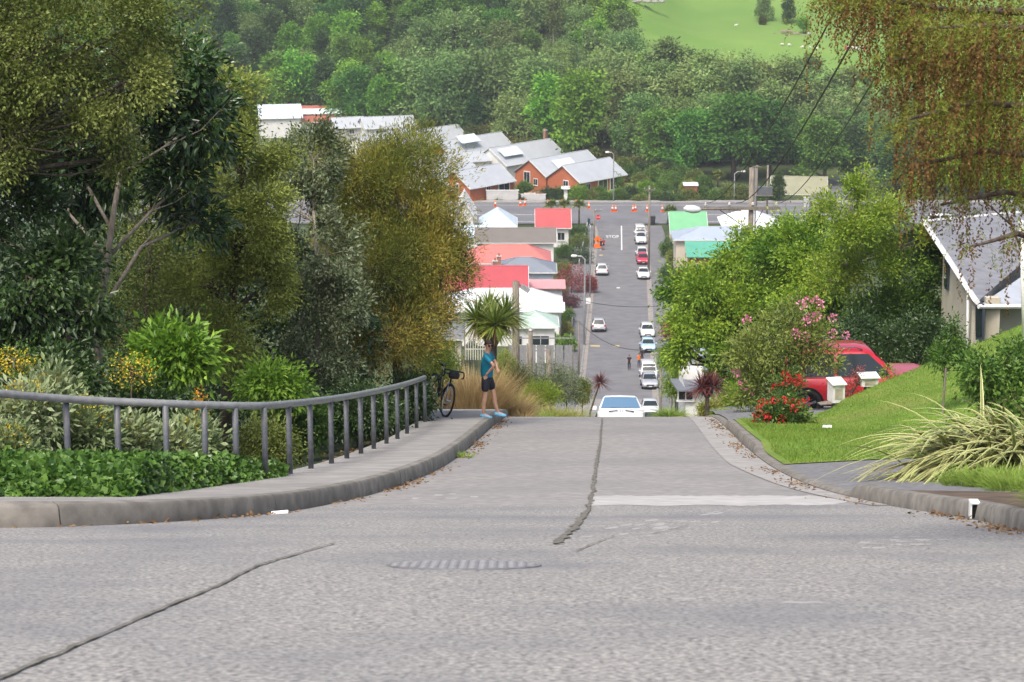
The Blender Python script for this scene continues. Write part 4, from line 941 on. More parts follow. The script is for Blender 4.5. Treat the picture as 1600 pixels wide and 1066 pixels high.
def car(name, label, loc, rz, col, L=4.3, W=1.75, H=1.47, style='hatch', pitch=0.0, group=None, cat='car', glass=None, windows=3, roofrail=False, mirrors=True, detail=True):
    """x forward, origin on the ground under the middle"""
    t = thing(name, label, cat, loc, rz, group); t.rotation_euler = Euler((0, pitch, rz)); pt = PT[col]; hw = W/2; l2 = L/2; R = .33 if style != 'suv' else .37
    gl = glass or GLASS
    belt = H*.60 if style != 'van' else H*.52; zb = .20 if style != 'suv' else .27
    hood = {'hatch': belt*.94, 'sedan': belt*.93, 'suv': belt*.97, 'van': belt*.95, 'ute': belt*.95, 'wagon': belt*.93}[style]
    # body stations: (x, bottom, top, half width)
    xa = l2*{'hatch': .42, 'sedan': .38, 'suv': .38, 'van': .62, 'ute': .38, 'wagon': .40}[style]       # base of the windscreen
    xb = xa-H*{'hatch': .46, 'sedan': .46, 'suv': .40, 'van': .30, 'ute': .40, 'wagon': .46}[style]      # top of the windscreen
    xd = -l2*{'hatch': .93, 'sedan': .62, 'suv': .93, 'van': .98, 'ute': .12, 'wagon': .95}[style]       # base of the rear glass
    xc = xd+{'hatch': .38, 'sedan': .55, 'suv': .28, 'van': .08, 'ute': .18, 'wagon': .30}[style]        # top of the rear glass
    st = [(-l2, zb+.18, belt*.72, hw*.80), (-l2*.97, zb+.08, belt*.90, hw*.92), (-l2*.90, zb+.02, belt*.99 if style not in ('sedan',) else belt*.96, hw*.97), (-l2*.55, zb, belt, hw), (-l2*.1, zb, belt, hw), (xa*.9, zb, belt, hw),
          (xa+.05, zb, belt*.99, hw*.995), ((xa+l2)*.5, zb, (belt+hood)/2, hw*.985), (l2*.88, zb+.02, hood*.93, hw*.95), (l2*.96, zb+.05, hood*.82, hw*.86), (l2, zb+.12, hood*.62, hw*.70)]
    vs = []; sec = lambda z0, z1, w: [(-w*.80, z0), (-w*.97, z0+.08), (-w, z0+(z1-z0)*.5), (-w*.985, z0+(z1-z0)*.82), (-w*.90, z1-.012), (-w*.5, z1+.02), (0, z1+.028), (w*.5, z1+.02), (w*.90, z1-.012), (w*.985, z0+(z1-z0)*.82), (w, z0+(z1-z0)*.5), (w*.97, z0+.08), (w*.80, z0)]
    for x, z0, z1, w in st:
        for y, z in sec(z0, z1, w): vs.append((x, y, z))
    k = 13; n = len(st)
    fs = [(i*k+j, (i+1)*k+j, (i+1)*k+(j+1) % k, i*k+(j+1) % k) for i in range(n-1) for j in range(k)]+[tuple(range(k)), tuple((n-1)*k+k-1-j for j in range(k))]
    b = MB(); b.add(vs, fs); body = b.build('body', pt, t); smooth_by_angle(body, 48)
    # greenhouse
    wb, wt = hw*.90, hw*.70 if style not in ('van',) else hw*.80
    cs = [(xa, belt-.02, 0.0), (xa-(xa-xb)*.5, belt, .55), (xb, belt, .95), (xb-.25, belt, 1.0), ((xb+xc)/2, belt, 1.0), (xc+.1, belt, .97), (xc, belt, .94), ((xc+xd)/2, belt, .52), (xd, belt-.02, 0.0)]
    vs = []
    for x, z0, f in cs:
        h = (H-belt)*f; wtt = wb+(wt-wb)*f
        for y, z in ((-wb, z0), (-wtt, belt+h*.86), (-wtt*.86, belt+h*.97), (0, belt+h+.0*f), (wtt*.86, belt+h*.97), (wtt, belt+h*.86), (wb, z0)): vs.append((x, y, max(z, z0)))
    k = 7; n = len(cs); fs = [(i*k+j, i*k+j+1, (i+1)*k+j+1, (i+1)*k+j) for i in range(n-1) for j in range(k-1)]
    b = MB(); b.add(vs, fs); o = b.build('roof', pt, t); smooth_by_angle(o, 50)
    def wy(z): return wb+(wt-wb)*min(1, max(0, (z-belt)/((H-belt)*.86)))
    z0, z1 = belt+.03, belt+(H-belt)*.84
    def sidewin(x0, x1, x2, x3):      # bottom front, bottom rear, top rear, top front
        for s in (-1, 1):
            q = [(x0, z0), (x1, z0), (x2, z1), (x3, z1)]; v = [(x, s*(wy(z)+.012), z) for x, z in q]
            MB().add(v+[(x, s*(wy(z)-.01), z) for x, z in q], [(0, 1, 2, 3) if s < 0 else (3, 2, 1, 0), (0, 4, 5, 1), (1, 5, 6, 2), (2, 6, 7, 3), (3, 7, 4, 0)]).build('side_window', gl if style != 'suv' else GLASS, t)
    slope = (xa-xb); fx0 = xa-.14; ft = xb-.06; re = xd+.14; rt = xc+.04
    if style == 'ute' or windows == 1: sidewin(fx0, re, rt, ft)
    else:
        m1 = (xb+xc)*.5+.12
        if windows == 2: sidewin(fx0, m1+.05, m1+.05, ft); sidewin(m1-.05, re, rt, m1-.05)
        else:
            m2 = xc+.30*(L/4.3); sidewin(fx0, m1+.04, m1+.06, ft); sidewin(m1-.05, m2+.04, m2+.08, m1-.04); sidewin(m2-.05, re, rt, m2-.01)
    def cross(x0, h0, x1, h1, w0, w1, name, off):
        v = []
        for x, z, w in ((x0, h0, w0), (x1, h1, w1)):
            for yy, dz in ((-1, 0), (-.5, .014), (0, .018), (.5, .014), (1, 0)): v.append((x, yy*w, z+dz))
        nn = Vector((h0-h1, 0, x0-x1)); nn = Vector((-(h1-h0), 0, (x1-x0))); nn = nn if nn.z > 0 else -nn; nn.normalize(); v = [Vector(q)+nn*off for q in v]
        o = MB().add(v, [(j, j+1, 6+j, 5+j) for j in range(4)]).build(name, gl, t, True); return o
    hh = H-belt
    cross(xa-(xa-xb)*.06, belt+hh*.055+.01, xb+(xa-xb)*.16, belt+hh*.80, wb*.90, wt*.92, 'windscreen', .022)
    cross(xd+(xc-xd)*.10, belt+hh*.09+.01, xc-(xc-xd)*.08, belt+hh*.84, wb*.84, wt*.84, 'rear_window', .025)
    # wheels
    for sx in (1, -1):
        for s in (-1, 1):
            wx = sx*l2*.62; MB().lathe([(R+.055, -.005), (R+.055, .012), (R+.03, .018)], 24, (wx, s*(hw-.012), R), M=Matrix.Rotation(-s*math.pi/2, 3, 'X')).build('wheel_arch', M['black'], t)
            wh = bpy.data.objects.new('wheel', None); COL.objects.link(wh); wh.parent = t; wh.location = (wx, s*(hw-.06), R); Q = Matrix.Rotation(-s*math.pi/2, 3, 'X')
            MB().lathe([(R*.62, -.10), (R*.95, -.10), (R, -.06), (R, .05), (R*.96, .085), (R*.66, .088), (R*.64, .06)], 24, M=Q).build('tyre', M['rubber'], wh, True)
            b = MB(); b.lathe([(.02, .075), (R*.16, .078), (R*.17, .055)], 12, M=Q); b.lathe([(R*.60, .03), (R*.645, .082), (R*.645, .03)], 24, M=Q)
            for q in range(5):
                a = 2*math.pi*q/5+.3; m = Q @ Matrix.Rotation(a, 3, 'Z'); b.box(m @ Vector((R*.36, 0, .066)), (R*.52, R*.17, .022), M=m)
            b.build('rim', M['chrome'], wh); 
            MB().lathe([(R*.6, .02), (.01, .022)], 16, M=Q).build('brake', M['black'], wh)
    zf = hood*.72
    for s in (-1, 1):
        b = MB(); b.add([(l2*.955, s*hw*.84, zf+.10), (l2*.985, s*hw*.52, zf+.05), (l2*.992, s*hw*.50, zf-.05), (l2*.96, s*hw*.86, zf-.04), (l2*.86, s*hw*.965, zf+.06), (l2*.87, s*hw*.97, zf+.12)], [(0, 1, 2, 3) if s > 0 else (3, 2, 1, 0), (0, 3, 4, 5) if s > 0 else (5, 4, 3, 0)]); b.build('headlight', LAMP, t)
        b = MB(); zt = belt*.86; b.box((-l2*.975, s*hw*.83, zt), (.06, hw*.22, .20 if style != 'sedan' else .13)); b.build('tail_light', TAIL, t)
        if mirrors:
            b = MB(); b.box((xa-.22, s*(hw+.09), belt+.07), (.10, .20, .13)); o = b.build('mirror', pt, t); MB().box((xa-.276, s*(hw+.095), belt+.07), (.006, .16, .10)).build('mirror_glass', M['chrome'], o)
    MB().box((l2*.992, 0, zb+.25), (.05, hw*.9, .16)).build('grille', M['black'], t)
    MB().box((l2*1.006, 0, zb+.13), (.02, .36, .12)).build('number_plate', PLATE, t); MB().box((-l2*1.004, 0, belt*.62), (.02, .36, .12)).build('number_plate', PLATE, t)
    if detail:
        MB().box((l2*1.0, 0, zb+.06), (.06, hw*1.4, .12)).build('bumper', M['black'], t); MB().box((-l2*1.0, 0, zb+.14), (.06, hw*1.5, .12)).build('bumper', M['black'], t)
    if style == 'ute':
        b = MB(); b.box((-l2*.56, 0, belt+.03), (l2*.82, hw*1.7, .02)); b.build('tray', M['black'], t)
    if roofrail:
        for s in (-1, 1):
            MB().tube([(xb-.2, s*wt*.93, H-.02), (xb-.35, s*wt*.93, H+.045), (xc+.3, s*wt*.93, H+.045), (xc+.15, s*wt*.93, H-.03)], .016, 6).build('roof_rail', M['iron'], t, True)
    return t
# red four-wheel drive on the upper driveway
Ys = 61.6; c = P(1338, 645, Ys); zc = float(bank_z(c.x, Ys))
suv = car('suv', 'red four-wheel drive parked on the upper driveway behind the rhododendron', (c.x, Ys, zc), math.radians(3), 'red', 4.55, 1.8, 1.68, 'suv', roofrail=True, windows=3)
for x, s in ((-.18, -1), (.92, -1), (-.18, 1)):
    MB().box((x, s*.905, .97), (.15, .02, .03)).build('door_handle', PT['red'], suv)
for x in (.18, -.92):
    for s in (-1, 1): MB().box((x, s*.898, .72), (.008, .01, .60)).build('door_seam', M['black'], suv)
# white car coming up over the brow
Yc2 = 90; cx0 = P(969, 640, Yc2); sl = (zsf(Yc2+1)-zsf(Yc2-1))/2
wc = car('car', 'white sedan climbing over the brow of the concrete road', (cx0.x, Yc2, zsf(Yc2)+.02), math.radians(-91), 'white', 4.4, 1.78, 1.42, 'sedan', pitch=math.atan(sl), glass=GLASS_B)
for s in (-1, 1): MB().box((2.08, s*.30, .745), (.05, .32, .035), M=Matrix.Rotation(s*-.12, 3, 'X')).build('grille_vent', M['black'], wc)
b = MB(); 
for y in (-.045, .045): b.box((2.17, y, .735), (.02, .02, .09))
b.box((2.17, 0, .735), (.02, .09, .018)); b.build('emblem', M['chrome'], wc)

# ------------------------------------------------------------------ verge on the lawn side: letterboxes, sapling, flax, shrubs
def bk_at(px, Y, dz=0.0):
    X = (px-CX)/F*depth(Y, zsf(Y)); return Vector((X, Y, float(bank_z(X, Y))+dz))
def letterbox(label, px, pyt, pyb, Y, w, d, h, rz, post):
    tp = P(px, pyt, Y); t = thing('letterbox', label, 'letterbox', (tp.x, Y, tp.z-h-post), rz)
    lp = pm('letterbox_paint', (.66, .66, .63), (.78, .78, .75), 5, .6, c3=(.35, .33, .26), scale3=5, f3=.6)
    b = MB(); b.add([(-w/2, -d/2, post), (w/2, -d/2, post), (w/2, d/2, post), (-w/2, d/2, post), (-w/2, -d/2, post+h*.86), (w/2, -d/2, post+h*.86), (w/2, d/2, post+h), (-w/2, d/2, post+h)],
                    [(3, 2, 1, 0), (0, 1, 5, 4), (1, 2, 6, 5), (2, 3, 7, 6), (3, 0, 4, 7)]); b.build('box', lp, t)
    b = MB(); b.prism([(-w/2-.03, -d/2-.05, post+h*.85), (w/2+.03, -d/2-.05, post+h*.85), (w/2+.03, d/2+.03, post+h*1.01), (-w/2-.03, d/2+.03, post+h*1.01)], (0, 0, .022)); b.build('lid', M['white'], t)
    MB().box((0, -d/2-.004, post+h*.42), (w*.62, .01, h*.5)).build('back_panel', pm('letterbox_back', (.30, .28, .20), (.42, .40, .30), 9, .8), t)
    MB().box((0, 0, post/2-.15), (.16, .16, post+.3-.002)).build('post', M['wood'], t)
    return t
l1 = letterbox('white letterbox with a shelf on a timber post beside the red-flowered bush', 1307, 594, 650, 56.5, .30, .34, .50, .25, .62)
MB().prism([(-.16, -.18, .60), (-.42, -.14, .58), (-.42, .08, .58), (-.16, .1, .60)], (0, 0, .02)).build('shelf', M['wood'], l1)
l2b = letterbox('flat-topped white letterbox half sunk behind the lawn bank', 1357, 586, 640, 57.2, .40, .36, .24, .1, .45)
# number marks on its lid
b = MB()
for i, (x, w2) in enumerate(((-.10, .05), (-.03, .03), (.03, .04), (.10, .05))): b.box((x, -.02+.01*(i % 2), .45+.24*.95+.028), (w2, .07, .004), M=Matrix.Rotation(.42, 3, 'X'))
# rhododendrons
def shrub(name, label, px, Y, lobes, mat, seed, L, W, nclump, nleaf, clump=.16, r0=.04, cat='shrub', **kw):
    b0 = bk_at(px, Y, -.05); top = P(lobes[0][0], lobes[0][1], lobes[0][2])
    return tree(name, label, cat, b0, lobes, [b0, b0.lerp(top, .5), top], LM[mat], M['bark'], seed, nclump, nleaf, clump, L, W, r0, shrub=True, fork=(.05, .9), **kw)
rh = shrub('rhododendron', 'big rhododendron with pink flower trusses in front of the red four-wheel drive', 1215, 58.3,
           [(1215, 540, 58.4, 70, 55, .8), (1175, 560, 58.2, 42, 45, .6), (1265, 535, 58.3, 48, 45, .6), (1205, 605, 58, 50, 40, .6), (1240, 500, 58.8, 40, 34, .5), (1290, 565, 58, 32, 16, .4), (1180, 615, 58.4, 32, 30, .5)], 'rhodo', 141, .13, .038, 420, 24, .15, .05, droop=-.1)
rng = np.random.default_rng(77); b0v = rh.location
flowers(rh, [P(x, y, 57.9)-b0v for x, y in ((1262, 472), (1274, 470), (1252, 476), (1282, 476), (1266, 497), (1276, 494), (1258, 504), (1300, 497), (1320, 525), (1258, 526), (1302, 522), (1244, 522), (1166, 500), (1150, 582), (1160, 600), (1172, 610))], .10, LM['pink'], rng, 26, .06)
rb = shrub('red_flowered_bush', 'low glossy bush covered in red blossoms at the lawn tip', 1218, 47.2,
           [(1222, 645, 47.2, 36, 26, .45), (1200, 660, 47.1, 24, 24, .35), (1245, 655, 47.2, 24, 26, .35), (1216, 674, 47.0, 34, 18, .35)], 'rhodo_d', 142, .11, .042, 190, 22, .12, .03)
b0v = rb.location
flowers(rb, [P(x, y, 46.75)-b0v for x, y in ((1190, 628), (1202, 630), (1225, 625), (1238, 628), (1252, 630), (1262, 628), (1182, 650), (1180, 662), (1196, 648), (1200, 655), (1222, 655), (1240, 640), (1212, 625), (1215, 668), (1186, 640))], .065, LM['red'], rng, 24, .045)
rb2 = shrub('red_flowered_bush', 'red azalea growing at the foot of the big rhododendron', 1240, 57.2, [(1232, 598, 57.3, 24, 20, .3), (1218, 606, 57.2, 18, 16, .3)], 'rhodo_d', 143, .08, .03, 70, 20, .12, .03)
b0v = rb2.location
flowers(rb2, [P(x, y, 56.9)-b0v for x, y in ((1226, 585), (1232, 592), (1238, 598), (1228, 600), (1212, 604), (1246, 598), (1248, 590))], .08, LM['red'], rng, 24, .055)
shrub('azalea', 'small reddish azalea on the lawn beside the red-flowered bush', 1268, 44, [(1270, 686, 44, 22, 16, .25), (1262, 692, 43.9, 14, 12, .2)], 'redbush', 144, .05, .02, 80, 18, .07, .015)
shrub('azalea', 'sprouting shrub between the two letterboxes', 1335, 57, [(1330, 612, 57, 16, 22, .25), (1345, 590, 57.2, 12, 14, .2)], 'redbush', 145, .06, .022, 50, 16, .1, .015)
shrub('weed_bush', 'spindly leafy weed against the four-wheel drive mirror', 1385, 57.8, [(1386, 580, 57.8, 9, 16, .2), (1400, 590, 57.8, 8, 8, .2)], 'lime', 146, .06, .025, 26, 12, .08, .012)
# staked sapling
b0 = bk_at(1473, 44.8, -.05)
tree('sapling', 'thin sapling tied to a wooden stake on the lawn bank', 'tree', b0, [(1487, 545, 44.9, 24, 24, .35), (1470, 560, 44.7, 16, 18, .3), (1508, 558, 44.9, 14, 20, .3), (1492, 515, 44.9, 14, 16, .2)], [b0, P(1474, 620, 44.8), P(1476, 570, 44.8), P(1484, 530, 44.8)], LM['mid'], M['bark'], 150, 110, 24, .11, .075, .032, .018, droop=.35)
tt = thing('wooden_stake', 'wooden stake holding the sapling on the lawn bank', 'stake', bk_at(1471, 44.5)); tz = P(1478, 575, 44.5)-tt.location; MB().tube([(0, 0, -.1), tz], .022, 6).build('shaft', M['wood'], tt)
MB().tube([tz*.93+Vector((-.05, 0, 0)), tz*.93+Vector((.28, .15, -.02))], .008, 5).build('tie', M['black'], tt)
shrub('dock_weed', 'small dark-leaved weed on the lawn near the flax', 1442, 44.5, [(1440, 672, 44.5, 10, 10, .1), (1450, 680, 44.5, 8, 8, .1)], 'gloss_d', 151, .09, .06, 12, 9, .06, .008)
# variegated flax
rng = np.random.default_rng(31)
for i, (px, Y, n, L, lean, lab) in enumerate([(1555, 30.5, 380, 1.75, -.62, 'large variegated flax with cream-striped leaves arching over the kerb'), (1632, 30, 280, 1.75, -.5, 'second striped flax pressed against the large flax beside the garden bed')]):
    b0 = bk_at(px, Y, -.05); t = thing('flax', lab, 'flax', b0)
    p = rng.normal(size=(n, 3))*np.array([[.30, .22, .03]]); p[:, 2] = np.abs(p[:, 2])+rng.random(n)*.3; d = np.stack([rng.normal(size=n)*.55+lean, rng.normal(size=n)*.5-.45, rng.uniform(.25, 1.3, n)], 1)
    v, f, ac, nf = blade_arrays(p, d, L*rng.uniform(.55, 1.1, n), rng.uniform(.045, .08, n), rng.uniform(.35, .95, n), rng, 8)
    raw_mesh('blades', v, f, LM['flax'], t, np.repeat(rng.random(n), 16), True, ac)['kind'] = 'stuff'
    n = 60; p = rng.normal(size=(n, 3))*np.array([[.2, .2, .03]]); d = np.stack([rng.normal(size=n)*.6-.9, rng.normal(size=n)*.5-.7, rng.uniform(-.25, .2, n)], 1)
    v, f, ac, nf = blade_arrays(p+np.array([[0, 0, .25]]), d, L*.8, .04, .12, rng, 4); raw_mesh('dead_leaves', v, f, LM['tussock'], t, np.repeat(rng.random(n)*.6, 8), True, ac)['kind'] = 'stuff'
shrub('climbing_shrub', 'dark green leafy shrub rising out of the flax', 1560, 33, [(1560, 590, 33.2, 60, 28, .4), (1590, 565, 33.4, 40, 30, .4), (1530, 580, 33, 34, 22, .3), (1575, 630, 33, 50, 34, .4)], 'mid', 152, .085, .045, 160, 22, .14, .02, droop=.3)
shrub('bramble', 'dark bramble tangled at the foot of the striped flax', 1470, 32.5, [(1462, 742, 32, 30, 16, .3), (1490, 730, 32.4, 40, 24, .3), (1450, 765, 31, 16, 8, .2)], 'gloss_d', 153, .07, .045, 70, 16, .12, .012)
for i, (px, Y, R, n, lab) in enumerate([(1560, 27.5, .35, 900, 'thick green grass clump below the flax behind the kerb'), (1510, 28, .25, 600, 'grass clump between flax and kerb beside the driveway'), (1600, 26.5, .4, 900, 'long grass clump spilling towards the broken kerb'), (1410, 30.5, .12, 200, 'small grass tuft at the driveway edge')]):
    grass_clump('grass_clump', lab, 'grass', bk_at(px, Y, -.02), R, .36 if i < 3 else .16, .010, n, 'grass', 160+i, .5, 1.0)
for i, (px, Y, R) in enumerate([(1680, 26, .5), (1720, 29, .6), (1700, 23, .4), (1800, 27, .7), (1760, 32, .6), (1690, 20.5, .35)]):
    grass_clump('grass_clump', 'long grass clump in the garden bed behind the kerb', 'grass', bk_at(px, Y, -.02), R, .4, .012, 900, 'grass', 190+i, .5, 1.0, 'grass clumps in the garden bed')
# lawn blades and the leaf litter in the gutters
def carpet(name, label, n, xf, yr, L, W, mat, seed, zf, dens=None):
    rng = np.random.default_rng(seed); Y = rng.uniform(*yr, n); X = xf(Y, rng.random(n)); z = zf(X, Y)
    ok = Y < Ydrv(X)-.05; X, Y, z = X[ok], Y[ok], z[ok]; n = len(X)
    p = np.stack([X, Y, z], 1); d = rng.normal(size=(n, 3))*.5+np.array([[0, 0, 1.]])
    s = nrm(rng.normal(size=(n, 3))*np.array([[1, 1, .1]])); l = (L*rng.uniform(.5, 1.3, n))[:, None]; d = nrm(d)
    v = np.stack([p-s*W, p+s*W, p+d*l], 1).reshape(-1, 3); f = np.arange(n*3).reshape(-1, 3)
    pat = .5+.28*np.sin(X*1.1+np.sin(Y*.7)*1.5)+.2*np.sin(Y*.9+X*.4)
    o = raw_mesh(name, v, f, mat, None, np.clip(pat*.6+.2+rng.normal(size=n)*.16, 0, 1)); tag(o, label, name.replace('_', ' '), kind='stuff'); return o
carpet('lawn_grass', 'mown grass of the lawn bank', 110000, lambda Y, r: np.array([xin(y) for y in Y])+.12+r**1.2*10, (YD1+.05, 58.5), .05, .007, LM['grass'], 170, lambda X, Y: bank_z(X, Y)+.01)
rng = np.random.default_rng(180); n = 2600; k = rng.random(n)
Y = np.where(k < .5, rng.uniform(19, 58, n), rng.uniform(15, 58, n)); left = k < .42
cl = (np.sin(Y*1.7)+np.sin(Y*.63+1))*.5; keep = (cl+rng.normal(size=n)*.4 > .1)
X = np.where(left, xl(Y)+np.abs(rng.normal(size=n))*.10+.03, XR(Y)-np.abs(rng.normal(size=n))*.13-.03)
X, Y = X[keep], Y[keep]; n = len(X); p = np.stack([X, Y, zs(Y)+.012], 1); d = rng.normal(size=(n, 3))*np.array([[1, 1, .25]])
v, f = leaf_arrays(p, d, .06*rng.uniform(.5, 1.4, n), .03, rng, .2, flat=.7); o = raw_mesh('leaf_litter', v, f, LM['dry'], None, np.repeat(rng.random(n), 2)); tag(o, 'dry leaves gathered along the kerbs', 'litter', kind='stuff')
n = 3500; Y = rng.uniform(28, 57, n); X = xo(Y)-np.abs(rng.normal(size=n))*.6-.1; p = np.stack([X, Y, G(X, Y)+.02], 1)
v, f = leaf_arrays(p, rng.normal(size=(n, 3))*np.array([[1, 1, .2]]), .06, .035, rng, .2, flat=.7); o = raw_mesh('leaf_litter', v, f, LM['dry'], None, np.repeat(rng.random(n), 2)); tag(o, 'brown leaf litter on the soil behind the rail posts', 'litter', kind='stuff')
# weed in the gutter, scrap of litter, drain outlet in the kerb, manhole
grass_clump('weed', 'green weed growing in the footpath gutter', 'weed', gp(722, 715)+Vector((.02, 0, 0)), .12, .16, .012, 120, 'grass', 181, .5, .8)
q = gp(437, 804); o = MB().prism([q+Vector((-.08, -.03, .008)), q+Vector((.08, .01, .008)), q+Vector((.08, .04, .022)), q+Vector((-.08, .0, .02))], (0, 0, .012)).build('litter_scrap', M['white']); tag(o, 'scrap of white litter lying against the footpath kerb', 'litter')
q = bk_at(1292, 45, .03); o = MB().prism([q+Vector((-.09, -.02, 0)), q+Vector((.08, -.04, 0)), q+Vector((.09, .05, .02)), q+Vector((-.07, .06, .02))], (0, 0, .008)).build('paper_scrap', M['white']); tag(o, 'scrap of white paper lying on the lawn by the azalea', 'paper')
q = gp(1523, 812); t = thing('kerb_drain', 'white framed drain outlet cut through the kerb near the flax', 'drain', q+Vector((0, .0, 0))); t.scale = (.8, .8, .95)
for dx in (-.055, .055): MB().box((dx*.8, -.02+.08, .085), (.018, .12, .15)).build('side_frame', M['white'], t)
MB().box((0, .06, .165), (.105, .16, .016)).build('top_frame', M['white'], t); MB().box((0, .065, .075), (.068, .1, .12)).build('opening', M['black'], t)
mp = gp(725, 884); t = thing('manhole_cover', 'round chequer-plate manhole cover set in the chip seal', 'manhole', (mp.x, mp.y, mp.z), 0)
sl = float((zs(mp.y+.3)-zs(mp.y-.3))/.6); t.rotation_euler = (math.atan(sl), 0, 0); r = 121/scl(mp.y, 884)
mh = pm('cast_iron', (.17, .17, .175), (.23, .23, .235), 12, .55, metal=.2)
MB().lathe([(r, -.02), (r, .006), (r*.96, .008)], 40).build('plate', mh, t)
b = MB(); cells = 15; c = 2*r*.94/cells
for i in range(cells):
    for j in range(cells):
        x = (i-(cells-1)/2)*c; y = (j-(cells-1)/2)*c
        if math.hypot(x, y) < r*.92: b.box((x, y, .008), (c*.62, c*.62, .004), rz=.78 if (i+j) % 2 else .78)
o = b.build('stud_pattern', pm('cast_iron_worn', (.27, .27, .275), (.34, .34, .345), 12, .6, metal=.1), t); o['kind'] = 'stuff'
# ------------------------------------------------------------------ right-hand trees, house, hanging conifer
def far_base(px, Y, dz=-.1):
    X = (px-CX)/F*depth(Y, zsf(min(Y, 430))); return Vector((X, Y, Gf(X, Y)+dz))
def big_tree(label, px, Y, lobes, mat, seed, nclump, nleaf, clump, L, W, r0, name='broadleaf_tree', bark='bark', tk=None, **kw):
    b0 = far_base(px, Y); top = P(lobes[0][0], lobes[0][1], lobes[0][2]); tr = tk or [b0, b0.lerp(top, .45), top]
    return tree(name, label, 'tree', b0, lobes, tr, LM[mat], M[bark], seed, nclump, nleaf, clump, L, W, r0, **kw)
big_tree('spreading bright green maple beside the concrete road below the timber power pole', 1180, 96,
         [(1110, 460, 96, 70, 50, 1.4), (1180, 430, 97, 75, 62, 1.6), (1150, 510, 95, 80, 58, 1.5), (1090, 500, 95, 48, 34, 1), (1120, 420, 97, 36, 26, .8), (1220, 470, 97, 60, 70, 1.4), (1160, 575, 94, 60, 45, 1.2), (1062, 455, 96, 30, 18, .6), (1070, 540, 94, 26, 30, .6), (1160, 385, 97, 40, 26, .8)], 'maple', 201, 1500, 34, .34, .16, .085, .16, sub=5, subr=.34, droop=.25, tlobe=.2, tvar=.5, twigs=8)
big_tree('tall green maple rising behind the rhododendron and power pole', 1270, 90,
         [(1240, 400, 91, 58, 60, 1.4), (1270, 440, 90, 50, 70, 1.3), (1215, 400, 92, 40, 40, 1), (1260, 510, 88, 55, 50, 1), (1230, 360, 92, 30, 22, .7)], 'maple', 202, 950, 34, .32, .15, .08, .15, sub=5, subr=.34, droop=.25, tlobe=.22, tvar=.5, twigs=8)
big_tree('airy yellow-green tree with bare pale limbs behind the red four-wheel drive', 1340, 80,
         [(1310, 370, 81, 55, 60, 1.1), (1370, 350, 82, 50, 55, 1.1), (1330, 310, 82, 26, 34, .6), (1395, 330, 83, 34, 40, .7), (1350, 420, 82, 65, 50, 1), (1300, 440, 81, 45, 40, .9), (1356, 275, 83, 10, 22, .3), (1415, 300, 84, 14, 26, .4), (1420, 380, 84, 40, 50, .8)], 'lime', 203, 640, 28, .3, .13, .06, .13, sub=5, subr=.32, bark='bark_pale', droop=.2, tlobe=.22, tvar=.5, twigs=7,
         tk=[far_base(1338, 110), P(1335, 560, 110), P(1328, 480, 110), P(1322, 410, 80.5)])
big_tree('dense dark green tree against the cream house wall', 1440, 84,
         [(1430, 440, 84, 50, 50, 1.0), (1410, 500, 83, 60, 50, 1.0), (1445, 500, 83.5, 34, 60, .8), (1370, 500, 83, 50, 50, .9), (1440, 400, 85, 34, 40, .7)], 'mid', 204, 900, 30, .3, .13, .065, .14, sub=6, subr=.32, droop=.3, tvar=.5, twigs=6)
big_tree('low dark shrubby tree behind the bonnet of the four-wheel drive', 1430, 70,
         [(1430, 525, 70, 50, 34, .8), (1390, 540, 69.5, 40, 26, .6), (1460, 540, 69.5, 30, 40, .6), (1340, 520, 70, 40, 30, .6), (1310, 535, 69, 30, 26, .5)], 'gloss_d', 205, 520, 24, .26, .11, .05, .07, droop=.3, tvar=.5, twigs=5)
for i, (px, py, Y, a, h, mt, lab) in enumerate([(1155, 620, 70, 34, 26, 'lime', 'yellow-green bush between the cordyline and the rhododendron'), (1060, 595, 130, 22, 26, 'lime', 'yellow-green bush behind the roadside poles'), (1050, 555, 150, 20, 26, 'maple', 'green bush beside the white shed'), (1056, 515, 230, 18, 16, 'redbush', 'bush with red and white blossoms beside the footpath'), (1110, 640, 66, 18, 10, 'grassy', 'low pale bush at the cordyline foot'), (1060, 500, 240, 14, 14, 'mid', 'dark rounded bush beside the red-blossomed bush'), (1085, 480, 200, 20, 20, 'maple', 'green bush with white flowers above the shed')]):
    s = scl(Y, py); b0 = far_base(px, Y); big = Y/70
    tree('bush', lab, 'bush', b0, [(px, py, Y, a*.8, h*.8, a/s*.6), (px-a*.45, py+h*.35, Y, a*.5, h*.6, a/s*.4), (px+a*.45, py+h*.4, Y, a*.5, h*.6, a/s*.4)], [b0, b0.lerp(P(px, py, Y), .5), P(px, py, Y)], LM[mt], M['bark'], 230+i, 200, 22, .16*big, .07*big, .032*big, .03*big, shrub=True)
# house with slate roof up on the bank
def polyface(name, pts, mat, parent, th=.06):
    pts = [Vector(p) for p in pts]; n = (pts[1]-pts[0]).cross(pts[-1]-pts[0]).normalized(); return MB().prism(pts, n*-th).build(name, mat, parent)
slate = pm('slate_roof', (.17, .175, .19), (.23, .235, .25), 3, .6, .5, 20, c3=(.28, .28, .29), scale3=1.2, f3=.4)
stucco = pm('cream_stucco', (.44, .40, .31), (.50, .46, .37), 1.5, .9, .3, 30)
trimw = pm('white_trim', (.66, .66, .64), (.74, .74, .72), 3, .6)
hz0 = P(1475, 560, 74).z-1.6; hb = Vector((P(1475, 540, 74).x, 74, hz0))
hs = thing('house', 'cream stucco house with grey slate roof on the lawn bank', 'house', hb)
def hp(px, py, Y): return P(px, py, Y)-hb
fr = hp(1529, 474, 72)          # front eave corner
bl = hp(1446, 345, 84)          # top back of the barge board
